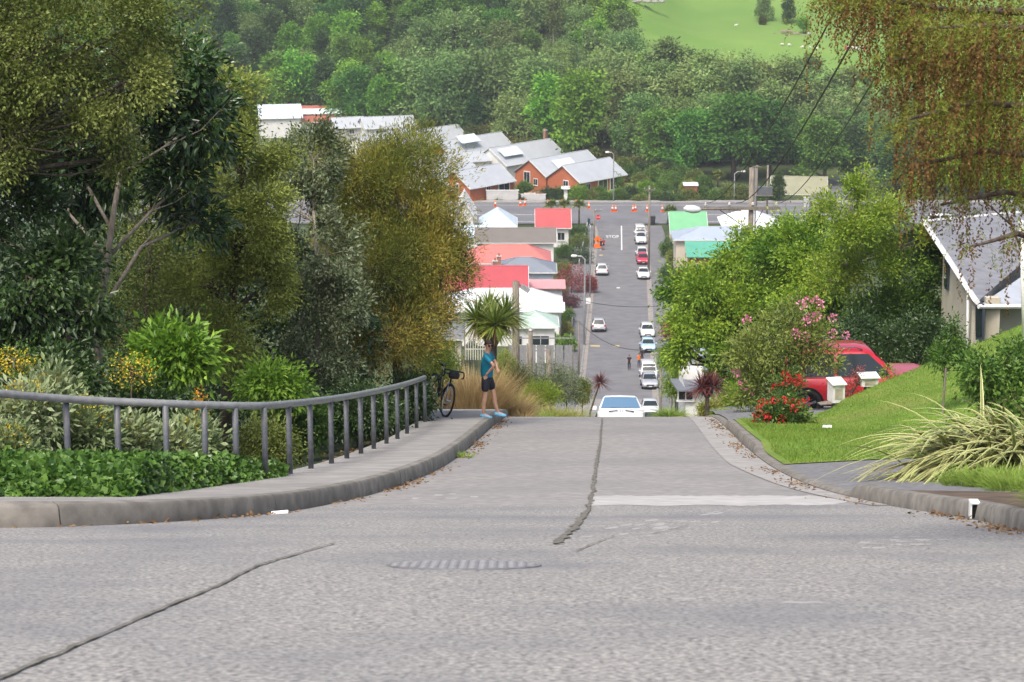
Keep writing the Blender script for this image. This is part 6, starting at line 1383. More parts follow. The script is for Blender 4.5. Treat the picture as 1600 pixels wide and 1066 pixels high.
# ------------------------------------------------------------------ vehicles on the street
def street_car(label, px, py, col, style, rz=None, L=4.2, W=1.74, H=1.46, side=0, name='car', cat='car', group=None, **kw):
    q = gf(px, py); sl = float((zs(q.y+1.5)-zs(q.y-1.5))/3); r = math.radians(-90 if rz is None else rz); p_ = math.atan(sl) if r < 0 else -math.atan(sl)
    return car(name, label, (q.x, q.y, zsf(q.y)+.02), r, col, L, W, H, style, pitch=p_, cat=cat, group=group, **kw)
street_car('white van at the corner end of the parked line', 1000, 371, 'white', 'van', L=4.6, H=1.9)
street_car('silver utility parked behind the corner van', 1001, 379, 'pale', 'ute', L=4.9, H=1.7)
street_car('white hatchback parked between the silver utility and the crimson car', 1003, 402, 'white', 'hatch')
street_car('crimson hatchback parked in the line of cars', 1004, 411, 'maroon', 'hatch')
street_car('white sedan parked alone with a clear gap behind it', 1005, 434, 'white', 'sedan', L=4.4)
street_car('white wagon parked with its mirrors out', 1011, 525, 'white', 'wagon', L=4.5, H=1.5)
street_car('pale blue hatchback parked behind the white wagon', 1012, 548, 'blue', 'hatch')
street_car('tall white van parked beside the walkers', 1013, 592, 'white', 'van', L=4.7, H=1.9, W=1.8)
street_car('grey wagon tucked behind the tall white van', 1014.5, 605, 'grey', 'wagon', L=4.3, H=1.5)
for k, (px, Y, col, sty, lab) in enumerate([(1015.5, 237, 'pale', 'hatch', 'pale hatchback parked behind the grey wagon'), (1016.5, 226, 'white', 'suv', 'white four-wheel drive at the uphill end of the parked line')]):
    X = (px-CX)/F*depth(Y, zsf(Y)); sl = float((zs(Y+1.5)-zs(Y-1.5))/3); car('car', lab, (X, Y, zsf(Y)+.02), math.radians(-90), col, 4.2, 1.76, 1.55 if k else 1.48, sty, pitch=math.atan(sl))
street_car('silver hatchback driving down the street', 935, 516, 'silver', 'hatch', rz=90, L=4.0, H=1.55)
street_car('pale silver hatchback stopped at the kerb behind the road works sign', 940, 428, 'pale', 'hatch', rz=90, L=4.2, H=1.55)
car('van', 'white minibus parked on the road behind the slate-roofed house', (P(1462, 342, 400).x, 400, -71.2), math.radians(178), 'white', 5.0, 1.9, 2.0, 'van', cat='van')
car('car', 'pale car half hidden in the trees beside the side street', (P(1329, 346, 396).x, 396, -71.2), math.radians(160), 'white', 4.2, 1.7, 1.5, 'hatch')
# ------------------------------------------------------------------ people down the street
q = gf(983, 578); blk = pm('black_clothes', (.012, .012, .015), (.025, .025, .03), 8, .8); red = pm('red_top', (.35, .03, .04), (.45, .05, .06), 8, .8); ora = pm('orange_vest', (.75, .16, .02), (.85, .22, .03), 8, .7); jean = pm('jeans', (.05, .07, .12), (.08, .10, .16), 8, .8)
person('pedestrian in black walking up the middle of the street', (q.x, q.y, zsf(q.y)+.01), math.radians(-92), WALK, blk, blk, M['black'], hair_b, 1.72, long_legs=True, hair_long=True)
q = gf(998, 574); person('pedestrian in orange top beside the tall white van', (q.x, q.y, zsf(q.y)+.01), math.radians(-60), STAND, ora, jean, M['black'], hair_b, 1.6, long_legs=True)
q = gf(1003, 567); person('pedestrian in dark jacket and red scarf behind the one in orange', (q.x, q.y, zsf(q.y)+.01), math.radians(-100), STAND, blk, blk, M['black'], hair_b, 1.7, long_legs=True, sleeves='long')
q = gf(939, 391); person('person in dark top and bare legs beside the road works sign', (q.x, q.y, zsf(q.y)+.01), math.radians(-90), WALK, blk, navy, M['white'], hair_b, 1.7)
q = gf(943, 390); person('person in red and black holding a bag by the road works sign', (q.x, q.y, zsf(q.y)+.01), math.radians(-70), STAND, red, blk, M['black'], hair_b, 1.72, long_legs=False, hair_long=True)
# ------------------------------------------------------------------ signs, lamps, cones
OR = pm('sign_orange', (.85, .17, .02), None, rough=.5); SR = pm('sign_red', (.55, .02, .03), None, rough=.5)
q = gf(934, 391); t = thing('road_works_sign', 'orange diamond road works sign above an orange panel', 'sign', (q.x, q.y, zsf(q.y)))
MB().prism([(0, 0, 1.0), (.62, 0, 1.62), (0, 0, 2.24), (-.62, 0, 1.62)], (0, .03, 0)).build('diamond', OR, t)
b = MB(); b.add([(-.12, -.006, 1.3), (.12, -.006, 1.3), (.02, -.006, 1.75)], [(0, 1, 2)]); b.add([(.0, -.006, 1.78), (.09, -.006, 1.86), (0, -.006, 1.95), (-.09, -.006, 1.86)], [(0, 1, 2, 3)]); b.build('symbol', M['black'], t)['kind'] = 'stuff'
MB().box((0, .015, .66), (1.15, .03, .62)).build('panel', OR, t)
MB().box((0, .05, .55), (.05, .04, 1.3)).build('leg', M['steel'], t); MB().box((0, .1, .03), (1.1, .35, .06)).build('foot', M['steel'], t)
q = gf(934.5, 372); t = thing('stop_sign', 'red octagonal stop sign on a pale post at the corner', 'sign', (q.x, q.y, zsf(q.y))); tz = (372-339)/scl(q.y, 350)
MB().tube([(0, 0, -.1), (0, 0, tz)], .05, 8).build('post', M['steel'], t)
oc = [(.40*math.cos(math.pi/8+i*math.pi/4), -.06, tz+.40*math.sin(math.pi/8+i*math.pi/4)) for i in range(8)]; pl = MB().prism(oc, (0, .02, 0)).build('plate', SR, t); lettering('lettering', .26, .26, M['paint'], pl, (0, -.07, tz-.09), (math.pi/2, 0, 0))
def lamp_pole(label, px, py_b, py_t, Y, r, arm=0.0, mat='steel', z0=None):
    b0 = P(px, py_t, Y); g = z0 if z0 is not None else Gf(b0.x, Y); t = thing('street_lamp', label, 'street lamp', (b0.x, Y, g)); h = b0.z-g
    MB().tube([(0, 0, -.1), (0, 0, h*.5), (0, 0, h-.4)]+([(arm*.4, 0, h-.05), (arm, 0, h)] if arm else [(0, 0, h)]), [r, r*.8, r*.6]+([r*.5, r*.4] if arm else [r*.55]), 8).build('pole', M[mat], t, True)
    if arm: MB().lathe([(.05, -.35), (.16, -.2), (.17, .25), (.05, .4)], 10, (arm+.25*(1 if arm > 0 else -1), 0, h), M=Matrix.Rotation(math.pi/2*(1 if arm > 0 else -1), 3, 'Y')).build('lantern', M['white'], t, True)
    return t
yl = Yfar(532); lamp_pole('pale lamp pole on the footpath beside the purple bush', 914, 532, 400, yl-4, .14, -1.0, z0=zsf(yl)); 
ys_ = Yfar(465); lamp_pole('slender pale pole beside the corner hedge', 922.5, 465, 352, ys_, .11, 0, z0=zsf(ys_))
lamp_pole('street lamp in front of the brick buildings', 959, 325, 238, 424, .13, -.8); lamp_pole('street lamp behind the timber power pole', 1148, 320, 268, 425, .12, 1.2); lamp_pole('thin lamp pole beside the brick gable', 712, 315, 268, 420, .12)
lamp_pole('street lamp standing among the trees beside the white minibus', 1443, 340, 262, 402, .16, -.9)
# big round street lamp head reaching over from the timber pole
q = P(1082, 327, 99); t = thing('street_lamp', 'large white street lamp head on an arm reaching from the timber pole', 'street lamp', pb1+tp1+Vector((-.42, -.15, -1.7))); o = q-t.location
MB().tube([(0, 0, 0), Vector(o)*.5+Vector((0, 0, .04)), Vector(o)+Vector((.2, 0, 0))], .035, 6).build('arm', M['wood'], t, True); MB().lathe([(.04, -.36), (.13, -.25), (.17, 0), (.12, .26), (.04, .34)], 12, o, M=Matrix.Rotation(math.pi/2, 3, 'Y') @ Matrix.Rotation(.1, 3, 'Y')).build('lantern', pm('lantern_shell', (.6, .64, .66), None, rough=.3), t, True)
q = gf(920, 362); t = thing('signal_box', 'dark green signal cabinet on a pole at the corner', 'cabinet', (q.x, q.y, zsf(q.y))); hz = (362-347)/scl(q.y)
MB().tube([(0, 0, 0), (0, 0, hz-.4)], .06, 8).build('pole', M['steel'], t); MB().box((0, 0, hz), (.42, .35, 1.1)).build('cabinet', pm('cabinet_green', (.02, .05, .06), None, rough=.5), t); MB().box((.1, -.19, hz-.35), (.14, .03, .14)).build('plate', M['white'], t)
q = gf(919, 490, 0); t = thing('white_board', 'white notice board on posts beside the footpath', 'sign', (q.x-.0, q.y, zsf(q.y)+.12)); MB().box((0, 0, 1.55), (.62, .05, .75)).build('board', M['white'], t)
for s in (-.22, .22): MB().box((s, .04, .6), (.05, .05, 1.3)).build('leg', M['wood'], t)
cone0 = thing('traffic_cone', 'orange road cone on the far edge of the main road', 'cone', (0, 0, 0), 0, 'road cones along the main road'); MB().lathe([(.16, .03), (.03, .75)], 12).build('body', OR, cone0, True); MB().lathe([(.122, .26), (.082, .47)], 12).build('band', M['paint'], cone0, True); MB().box((0, 0, .02), (.42, .42, .04)).build('base', OR, cone0)
cps = [(700, 325), (722, 324), (774, 323), (813, 322), (820, 321), (856, 322), (878, 322), (900, 322), (920, 326), (957, 331), (962, 331), (989, 331), (993, 330), (1011, 331), (1035, 331), (690, 321), (740, 325)]
for i, (x, y) in enumerate(cps):
    Y = 402.5+(350-y)/32*19.5; p_ = P(x, y, Y); c_ = cone0 if i == 0 else copy_tree(cone0); c_.location = (p_.x, Y, -71.26); c_.scale = (1.5, 1.5, 1.5)
for i, (x, Y, lab) in enumerate([(1062, 395, 'dark wheelie bin beside the green-roofed house'), (1020, 402, 'black wheelie bin at the corner by the tall pole')]):
    p_ = P(x, 350, Y); wheelie_bin(lab, (p_.x, Y, Gf(p_.x, Y)+.15), 0, pm('bin_dark%d' % i, (.03, .03, .035), None, rough=.5), 1.3, .8)
for i, px in enumerate((1058, 1070)):
    q = gf(1043+i*3, 500-i*40); 
# transformer on two poles by the main road
b0 = Vector((P(1190, 262, 396).x, 396, -71.3)); t = thing('transformer', 'pole-mounted transformer between two timber poles beside the main road', 'transformer', b0); h1 = P(1182, 258, 396).z-b0.z
for px in (1182, 1199): MB().tube([(P(px, 300, 396).x-b0.x, 0, 0), (P(px, 300, 396).x-b0.x, 0, h1)], .15, 8).build('pole', M['wood'], t, True)
MB().box((P(1182, 260, 396).x-b0.x, -.2, h1-.2), (1.2, .1, .12)).build('crossarm', M['wood'], t)
MB().box((.6, 0, P(1195, 298, 396).z-b0.z), (2.3, 1.2, 1.25)).build('tank', M['iron'], t); MB().box((.4, 0, P(1195, 304, 396).z-b0.z-.1), (2.8, 1.4, .1)).build('platform', M['wood'], t)
# ------------------------------------------------------------------ garden plants along the street
def hedge_px(label, px, py, Y, a, h, mat, seed, name='bush', leaf=.22, n=150, cat='bush', group=None, depth_m=None):
    s = scl(Y, py); b0 = Vector((P(px, py, Y).x, Y, Gf(P(px, py, Y).x, Y)-.1)); d = depth_m or a/s*.7
    return tree(name, label, cat, b0, [(px, py, Y, a*.8, h*.8, d), (px-a*.42, py+h*.3, Y, a*.55, h*.65, d*.8), (px+a*.42, py+h*.3, Y, a*.55, h*.65, d*.8)], [b0, b0.lerp(P(px, py, Y), .5), P(px, py, Y)], LM[mat], M['bark'], seed, n, 20, a/s*.24, leaf, leaf*.5, .06, group, shrub=True)
for i, (px, py, a, h, mt, lab) in enumerate([(893, 432, 26, 24, 'redbush', 'rounded bush smothered in red blossom beside the pale lamp pole'), (922, 440, 10, 16, 'redbush', 'narrow red-blossomed bush on the kerb side of the lamp pole'), (884, 468, 22, 12, 'purple', 'purple-leaved bush beside the white awning'),
        (880, 490, 16, 14, 'mid', 'green bush under the purple-leaved bush'), (905, 360, 14, 10, 'mid', 'clipped green hedge at the corner garden'), (907, 374, 16, 10, 'rhodo', 'brownish hedge below the clipped corner hedge'), (905, 395, 20, 16, 'gloss_d', 'dark green hedge beside the white rail fence'), (882, 390, 14, 10, 'mid', 'green shrub against the tiled house'),
        (880, 418, 12, 10, 'olive', 'olive shrub beside the slate-roofed house'), (862, 530, 16, 10, 'bright', 'bright green bush in front of the mint cottage'), (888, 535, 12, 14, 'bright', 'bright bush by the dark stained fence'), (885, 515, 10, 18, 'grassy', 'pale straw-green shrub beside the footpath'), (740, 545, 16, 14, 'gloss_d', 'dark shrub behind the pale railing'),
        (1042, 385, 12, 16, 'mid', 'green shrub beside the corner footpath'), (1052, 400, 12, 14, 'olive_y', 'yellow-green shrub below the corner shrub'), (1045, 425, 16, 16, 'mid', 'leafy shrub beside the right-hand kerb'), (1068, 430, 22, 18, 'olive', 'olive shrub in front of the teal verandah'), (1240, 360, 20, 14, 'lime', 'yellow-green shrub above the maple by the ice-white roof')]):
    Y = Yfar(min(py+h+2, 640)) ; hedge_px(lab.replace('right-hand ', ''), px, py, Y, a, h, mt, 500+i)
# ------------------------------------------------------------------ brick housing beyond the main road
AX = math.radians(48)
def block(label, px, py, Lp, hw, rise, wall_h, Y, roof='steel', wall='orange', rz=None, skylights=(), wins=(), chimney=None, lng=12, name='brick_building', group=None, flip=False):
    """gable apex at picture point px, py; ridge runs back along AX"""
    r = AX if rz is None else rz; A = P(px, py, Y); d = Vector((math.cos(r), math.sin(r), 0)); c = A+d*(lng/2); z0 = -71.2+float(hill(c.x, c.y))
    o = house(label, c.x-lng/2, c.x+lng/2, c.y-hw, c.y+hw, z0, A.z-rise, rise, 'gx', roof, wall, over=.35, rz=r, skylights=skylights, wins=wins, chimney=chimney, name=name, cat='building', group=group)
    return o
block('brick building at the back of the housing group with a grey roof', 646, 205, 59, 3.4, 2.5, 4.2, 484, wins=[('left', -1.2, 1.4, 1.2, 1.6)], lng=12)
block('brick-ended grey-roofed building with a long skylight', 685, 222, 90, 3.4, 2.3, 4, 468, skylights=[(-2.5, -2.0, 3.3, 5)], lng=17)
block('grey-roofed building with white end wall and brick chimney', 766, 232, 85, 4.0, 2.6, 4, 452, wall='white', chimney=(7.6, .5, 4.2), skylights=[(-5, -2.2, 3.6, 5)], lng=16)
block('long low white-walled building in the housing group', 628, 246, 100, 3.0, 1.2, 3.5, 446, wall='white', rz=math.radians(28), lng=16, wins=[('front', -4, 1.8, 2, .8), ('front', -1, 1.8, 2, .8), ('front', 3, 1.8, 1.5, .8)])
block('brick building with tall front window beside the rubble garden', 829, 250, 90, 3.6, 2.4, 4, 438, skylights=[(-1, -2.2, 3.2, 5)], wins=[('left', .8, 1.7, 1.5, 2.4), ('left', -1.2, 1.2, 1.0, 1.2)], lng=15)
block('brick building with glazed verandah facing the garden lawn', 881, 259, 65, 3.7, 2.4, 4, 430, wins=[('front', -4, 1.5, 1.4, 1.4), ('front', 0, 1.4, 2.6, 2.2), ('front', 3.2, 1.4, 2.6, 2.2), ('left', -.5, 1.7, 1.2, 2.0)], lng=12)
block('brick building with a plain gable behind the main road wall', 711, 268, 62, 3.5, 2.4, 4.2, 425.5, wins=[('front', -1, 1.4, 1.0, 1.6), ('front', 3, 1.5, 3.0, 1.6), ('left', -.5, 1.8, .8, 2.2)], lng=11)
block('small brick-gabled wing joined to the plain gable building', 683, 276, 40, 2.8, 1.9, 3.4, 427, wins=[('left', 0, 1.6, 1.0, 1.2)], lng=12)
block('grey-roofed building half hidden by the feathery tree', 650, 258, 50, 4.2, 2.0, 3.5, 436, wall='white', lng=12)
block('low grey-roofed building behind the feathery tree top', 560, 214, 50, 5, 1.8, 3.5, 472, wall='white', lng=14)
block('grey-roofed cottage with a white garage near the wood', 566, 184, 40, 4, 1.6, 4, 497, wall='white', rz=math.radians(15), lng=10, wins=[('front', -2, 1.5, 2.5, 2)])
block('small grey-roofed cottage beside the wood edge', 520, 185, 30, 3, 1.5, 3.5, 500, wall='grey', rz=math.radians(20), lng=6, wins=[('front', 0, 1.5, 1.2, 1)])
block('rusty red-roofed long shed with a white roof panel', 445, 167, 60, 5, 2.4, 4, 512, roof='rust', wall='white', rz=math.radians(6), lng=13, skylights=[(1, -2.4, 3.4, 8)])
block('white-walled house at the edge of the wood', 405, 165, 40, 4, 2, 5, 505, roof='iceblue', wall='white', rz=math.radians(10), lng=8)
house_px('small white porch garage beside the brick verandah', 877, 891, 296, 290, 425.8, 'flat', 'white', 'white', l=3, ground=-71.2)
t = thing('garden_wall', 'grey rendered garden wall in front of the brick building', 'wall', (P(785, 310, 425).x, 425, -71.2)); MB().box((0, 0, .7), (5.4, .22, 1.9)).build('wall_panel', WL['grey'], t); MB().box((0, 0, 1.70), (5.7, .34, .1)).build('coping', WL['white'], t)
t = thing('garden_wall', 'low stepped wall beside the rubble garden', 'wall', (P(838, 312, 425).x-.5, 425.2, -71.2)); MB().box((0, 0, .35), (4.2, .22, 1.2)).build('wall_panel', WL['grey'], t); MB().box((0, 0, 1.0), (4.4, .3, .08)).build('coping', WL['white'], t)
rr = random.Random(9); t = thing('rubble_heap', 'heap of timber and rubble beside the brick building', 'rubble', (P(830, 300, 428).x, 428, -71.1))
for i in range(22): MB().box((0, 0, 0), (rr.uniform(.5, 2.2), rr.uniform(.12, .3), .14), M=Euler((rr.uniform(-.4, .4), rr.uniform(-.4, .4), rr.uniform(0, 3))).to_matrix()).build('plank', rr.choice([BRICK, M['white'], M['wood'], WL['cream']]), t, loc=(rr.gauss(0, 1.6), rr.gauss(0, .8), rr.uniform(.1, .9)))
car('car', 'small white car parked behind the grey cottage', (P(600, 214, 488).x, 488, -71.15), 2.9, 'white', 4.2, 1.7, 1.5, 'hatch'); car('car', 'red and white car parked beside the small white car', (P(606, 219, 482).x, 482, -71.15), 2.8, 'maroon', 4.2, 1.7, 1.5, 'sedan')
house('brick bus shelter with a white roof beside the main road', 29.4, 31.6, 426, 428, -71.2, -68.9, .2, 'flat', 'white', 'brick', name='bus_shelter', cat='shelter', over=.2)
t = thing('cabinet', 'pale roadside cabinet near the olive-roofed garage', 'cabinet', (P(1259, 330, 418).x, 418, -71.2)); MB().box((0, 0, .8), (.8, .6, 1.6)).build('box', WL['grey'], t); MB().box((0, 0, 1.64), (.9, .7, .08)).build('lid', WL['white'], t)
gl_ = grid_mesh('garden_lawn', np.linspace(14, 28, 12), np.linspace(427, 439, 10), lambda X, Y: -71.2+.06*np.maximum(Y-427, 0)*1.0+0*X, pm('garden_grass', (.20, .30, .06), (.26, .36, .08), .6, .95)); tag(gl_, kind='structure')
# ------------------------------------------------------------------ hillside: field, wood, sheep
def hit(px, py, y0=440, y1=1200):
    for Y in np.linspace(y0, y1, 1500):
        p = P(px, py, Y)
        if p.z <= Gf(p.x, Y): return p
    return P(px, py, 600)
fx = np.linspace(14, 190, 60); fy = np.linspace(500, 900, 60)
fld = grid_mesh('field', fx, fy, lambda X, Y: G(X+np.clip((520-Y)*.0, 0, 0), Y)+.10-1.5*(1-sstep(19, 24, X)), M['field']); tag(fld, kind='structure')
FM = {}
FM['willow'] = leafmat('far_willow', [(.11, .20, .055), (.18, .30, .085), (.28, .41, .14)], .6, .2, .3, .6)
FM['broad'] = leafmat('far_broadleaf', [(.055, .14, .022), (.105, .235, .035), (.19, .35, .06)], .6, .2, .3, .8)
FM['bright'] = leafmat('far_bright', [(.08, .21, .025), (.15, .33, .035), (.25, .45, .06)], .6, .2, .3, .6)
FM['dark'] = leafmat('far_dark', [(.035, .09, .025), (.07, .155, .04), (.12, .22, .065)], .6, .2, .25, .8)
FM['gum'] = leafmat('far_gum', [(.13, .22, .055), (.21, .32, .09), (.33, .44, .16)], .6, .2, .3, .5)
FM['scrub'] = leafmat('far_scrub', [(.08, .10, .025), (.15, .17, .04), (.22, .22, .07)], .6, .2, .25, .9)
GUMB = pm('gum_bark', (.42, .38, .32), (.55, .50, .43), 2, .9)
def proto(kind, seed):
    """crown about one unit wide per lobe set, 10 m tall, origin at the base"""
    rng = np.random.default_rng(seed); rr = random.Random(seed); lobes = []
    if kind == 'willow':
        for i in range(9): a = rr.uniform(0, 6.28); r = rr.uniform(.8, 2.7); lobes.append(((r*math.cos(a), r*math.sin(a), rr.uniform(4, 8)), (rr.uniform(1.5, 2.2),)*2+(rr.uniform(1.4, 2.0),)))
        for i in range(5): a = 6.28*i/5; lobes.append(((2.6*math.cos(a), 2.6*math.sin(a), 3.2), (1.4, 1.4, 2.0)))
        lobes.append(((0, 0, 8.3), (1.9, 1.9, 1.6)))
    elif kind in ('broad', 'bright'):
        for i in range(12): a = rr.uniform(0, 6.28); z = rr.uniform(2.6, 9); r = rr.uniform(.4, 2.9)*(1-.055*z); lobes.append(((r*math.cos(a), r*math.sin(a), z), (rr.uniform(1.0, 1.8),)*2+(rr.uniform(.8, 1.4),)))
        lobes.append(((0, 0, 6), (1.8, 1.8, 3)))
    elif kind == 'dark':
        for i in range(14): a = rr.uniform(0, 6.28); z = rr.uniform(1.5, 9.4); r = rr.uniform(.3, 2.8)*(1-z/12.5); lobes.append(((r*math.cos(a), r*math.sin(a), z), (rr.uniform(.9, 1.5),)*2+(rr.uniform(.7, 1.2),)))
        lobes.append(((0, 0, 5), (1.6, 1.6, 3.6)))
    elif kind == 'gum':
        for i in range(11): a = rr.uniform(0, 6.28); z = rr.uniform(3.4, 9.8); r = rr.uniform(.1, 1.2); lobes.append(((r*math.cos(a), r*math.sin(a), z), (rr.uniform(.6, 1.0),)*2+(rr.uniform(.6, 1.1),)))
    else:
        for i in range(7): a = rr.uniform(0, 6.28); r = rr.uniform(.2, 2.4); lobes.append(((r*math.cos(a), r*math.sin(a), rr.uniform(.6, 2.2)), (rr.uniform(.9, 1.5),)*2+(rr.uniform(.8, 1.2),)))
    cr = Crown(); L = .42 if kind != 'gum' else .34
    tips = lobe_leaves(cr, lobes, 170 if kind != 'gum' else 120, 34, .62 if kind != 'gum' else .45, L, L*.6, rng, droop=.35 if kind in ('willow', 'gum') else .1, shell=.6, tvar=.35, tlobe=.16, stretch=(1, 1, 1.3) if kind in ('willow', 'gum') else (1, 1, .8))
    co = cr.obj('crown', FM[kind if kind in FM else 'scrub'], None); bark = GUMB if kind == 'gum' else M['bark']
    to = limbs(None, [(0, 0, -1), (.1, 0, 2.5), (-.1, .1, 5), (0, 0, 7.5)] if kind != 'scrub' else [(0, 0, -.5), (0, 0, .8), (.1, 0, 1.6)], tips, .24 if kind != 'gum' else .14, rng, 2, fork=(.15, .95)).build('trunk', bark, None, True)
    r = co.data, to.data; bpy.data.objects.remove(co); bpy.data.objects.remove(to); return r
PR = {k: [proto(k, 600+i*10+j) for j in range(3 if k in ('broad', 'dark', 'willow') else 2)] for i, k in enumerate(('willow', 'broad', 'bright', 'dark', 'gum', 'scrub'))}
LBL = {'willow': ('willow_tree', 'billowy pale willow in the wood on the far hillside'), 'broad': ('broadleaf_tree', 'rich green broadleaf tree in the wood on the far hillside'), 'bright': ('broadleaf_tree', 'fresh bright green tree in the wood on the far hillside'),
       'dark': ('native_tree', 'dark native tree in the wood on the far hillside'), 'gum': ('gum_tree', 'slender pale gum tree below the sheep field'), 'scrub': ('scrub_bush', 'low scrubby bush at the foot of the far wood')}
rT = random.Random(77)
def far_tree(kind, X, Y, h, wide=1.0, label=None, cat='tree', zoff=0.0, group=None):
    me = rT.choice(PR[kind]); nm, lb = LBL[kind]; t = thing(nm, label or lb, 'bush' if kind == 'scrub' else cat, (X, Y, Gf(X, Y)+zoff), rT.uniform(0, 6.28), group or (None if label else {'willow': 'pale willows of the far wood', 'broad': 'green broadleaf trees of the far wood', 'bright': 'bright green trees of the far wood', 'dark': 'dark native trees of the far wood', 'gum': 'pale gums below the field', 'scrub': 'scrub at the foot of the wood'}[kind]))
    k = h/10. if kind != 'scrub' else h/3.; t.scale = (k*wide, k*wide, k)
    for nm2, m in (('crown', me[0]), ('trunk', me[1])): o = bpy.data.objects.new(nm2, m); COL.objects.link(o); o.parent = t
    return t
def fpx(px, Y): return (px-CX)/F*(Y*CT+71*ST)
# wood on the slope: darker mix high and to one side, willows lower down
Y = 520.
while Y < 600:
    x = fpx(40, Y)
    while x < fpx(1000 + (Y-520)*-.75, Y):
        px = CX+F*x/(Y*CT+60*ST); X = x+rT.uniform(-2, 2); YY = Y+rT.uniform(-4, 4); u = rT.random()
        if px < 620: kind = 'bright' if u < .30 else 'broad' if u < .62 else 'dark' if u < .9 else 'willow'
        elif px < 800: kind = 'willow' if u < (.55 if Y < 556 else .25) else 'broad' if u < .75 else 'dark'
        else: kind = 'willow' if u < .45 else 'bright' if u < .62 else 'gum' if u < .84 else 'broad'
        far_tree(kind, X, YY, rT.uniform(8, 12.5)*(1.1 if kind == 'gum' else 1), rT.uniform(1.0, 1.3)); x += rT.uniform(4.6, 6.8)
    Y += 9.5
# front of the wood along the valley floor, by picture position: (kind, px, row of the top, distance)
def top_tree(kind, px, py_top, Y, wide=1.0, label=None, **kw):
    X = P(px, py_top, Y).x; h = P(px, py_top, Y).z-Gf(X, Y); return far_tree(kind, X, Y, max(2, h/(.98)), wide, label, **kw)
for kind, px, pt, Y, wd in [('broad', 560, 92, 512, 1.2), ('dark', 600, 96, 510, 1.1), ('bright', 628, 98, 508, 1.2), ('willow', 672, 80, 506, 1.25), ('willow', 700, 88, 500, 1.1), ('willow', 735, 98, 500, 1.2), ('willow', 770, 72, 504, 1.3), ('willow', 810, 140, 486, 1.2), ('dark', 740, 150, 494, 1.1), ('willow', 846, 92, 496, 1.35),
                            ('willow', 880, 90, 494, 1.2), ('willow', 830, 100, 505, 1.3), ('bright', 868, 118, 474, 1.2), ('dark', 700, 155, 500, 1.0), ('broad', 660, 150, 504, 1.0), ('bright', 540, 100, 514, 1.1), ('bright', 470, 82, 520, 1.2), ('broad', 430, 70, 524, 1.2), ('dark', 510, 100, 516, 1.1), ('bright', 590, 120, 506, .9), ('willow', 905, 100, 488, 1.1), ('willow', 935, 90, 492, 1.1), ('willow', 955, 70, 505, 1.0)]:
    top_tree(kind, px, pt, Y, wd)
big = [('bright', 905, 112, 455, 1.05, 'layered bright green tree beside the brick chimney building'), ('broad', 1040, 158, 452, 1.2, 'rounded green tree at the gully mouth above the garden shrubs'), ('broad', 1085, 160, 448, 1.1, 'green tree between the gully tree and the spreading oak'), ('broad', 1150, 150, 447, 1.35, 'spreading dark oak above the bus shelter'), ('broad', 1205, 160, 452, 1.15, 'dense green oak behind the transformer poles'), ('broad', 1290, 186, 440, 1.25, 'broad rounded tree behind the olive-roofed garage'), ('dark', 1335, 190, 446, 1.2, 'dark tree at the end of the side street'), ('dark', 1400, 200, 436, 1.3, 'dark tree behind the lamp near the minibus'), ('dark', 1460, 190, 434, 1.3, 'dark tree crowding the minibus parking'), ('dark', 1530, 190, 430, 1.3, 'dark tree beyond the slate roof ridge'), ('dark', 1600, 200, 428, 1.3, 'dark tree farther along the main road behind the slate roof'), ('broad', 985, 175, 470, .8, 'narrow green tree in the shaded gully'), ('dark', 1216, 268, 424, 1.1, 'dark round tree against the olive-roofed garage')]
for k, px, pt, Y, wd, lab in big: top_tree(k, px, pt, Y, wd, lab)
for i in range(46):
    px = 968+i*10.2+rT.uniform(-6, 6); row = i % 3; Y = 476+row*11+rT.uniform(-3, 3); top = np.interp(px, [968, 1000, 1060, 1200, 1300, 1440], [80, 82, 72, 82, 108, 130])+row*-2+rT.uniform(0, 24)+(2-row)*16
    top_tree('gum', px, top, Y, rT.uniform(1.15, 1.6))
for i in range(34): px = 985+i*13.5; top_tree('willow' if i % 3 else 'broad', px, 150+rT.uniform(-10, 30)+(px-985)*.06, 466+rT.uniform(-4, 4), rT.uniform(.9, 1.3), 'leafy tree in the band between the dark oaks and the pale gums', group='leafy trees between oaks and gums')
for i in range(30): px = 505+i*16+rT.uniform(-6, 6); Y = np.interp(px, [505, 720, 900, 1000], [512, 496, 462, 450]); far_tree('scrub', fpx(px, Y), float(Y), rT.uniform(2, 3.6), 1.1)
for i in range(14): far_tree('scrub', fpx(965+rT.uniform(0, 60), 448), 444+rT.uniform(0, 16), rT.uniform(1.6, 3), 1.0)
for i in range(16): far_tree(rT.choice(['broad', 'dark', 'bright']), rT.uniform(-48, -19), rT.uniform(290, 398), rT.uniform(6, 9), 1.1, 'garden tree behind the houses on the slope', group='garden trees behind the houses')
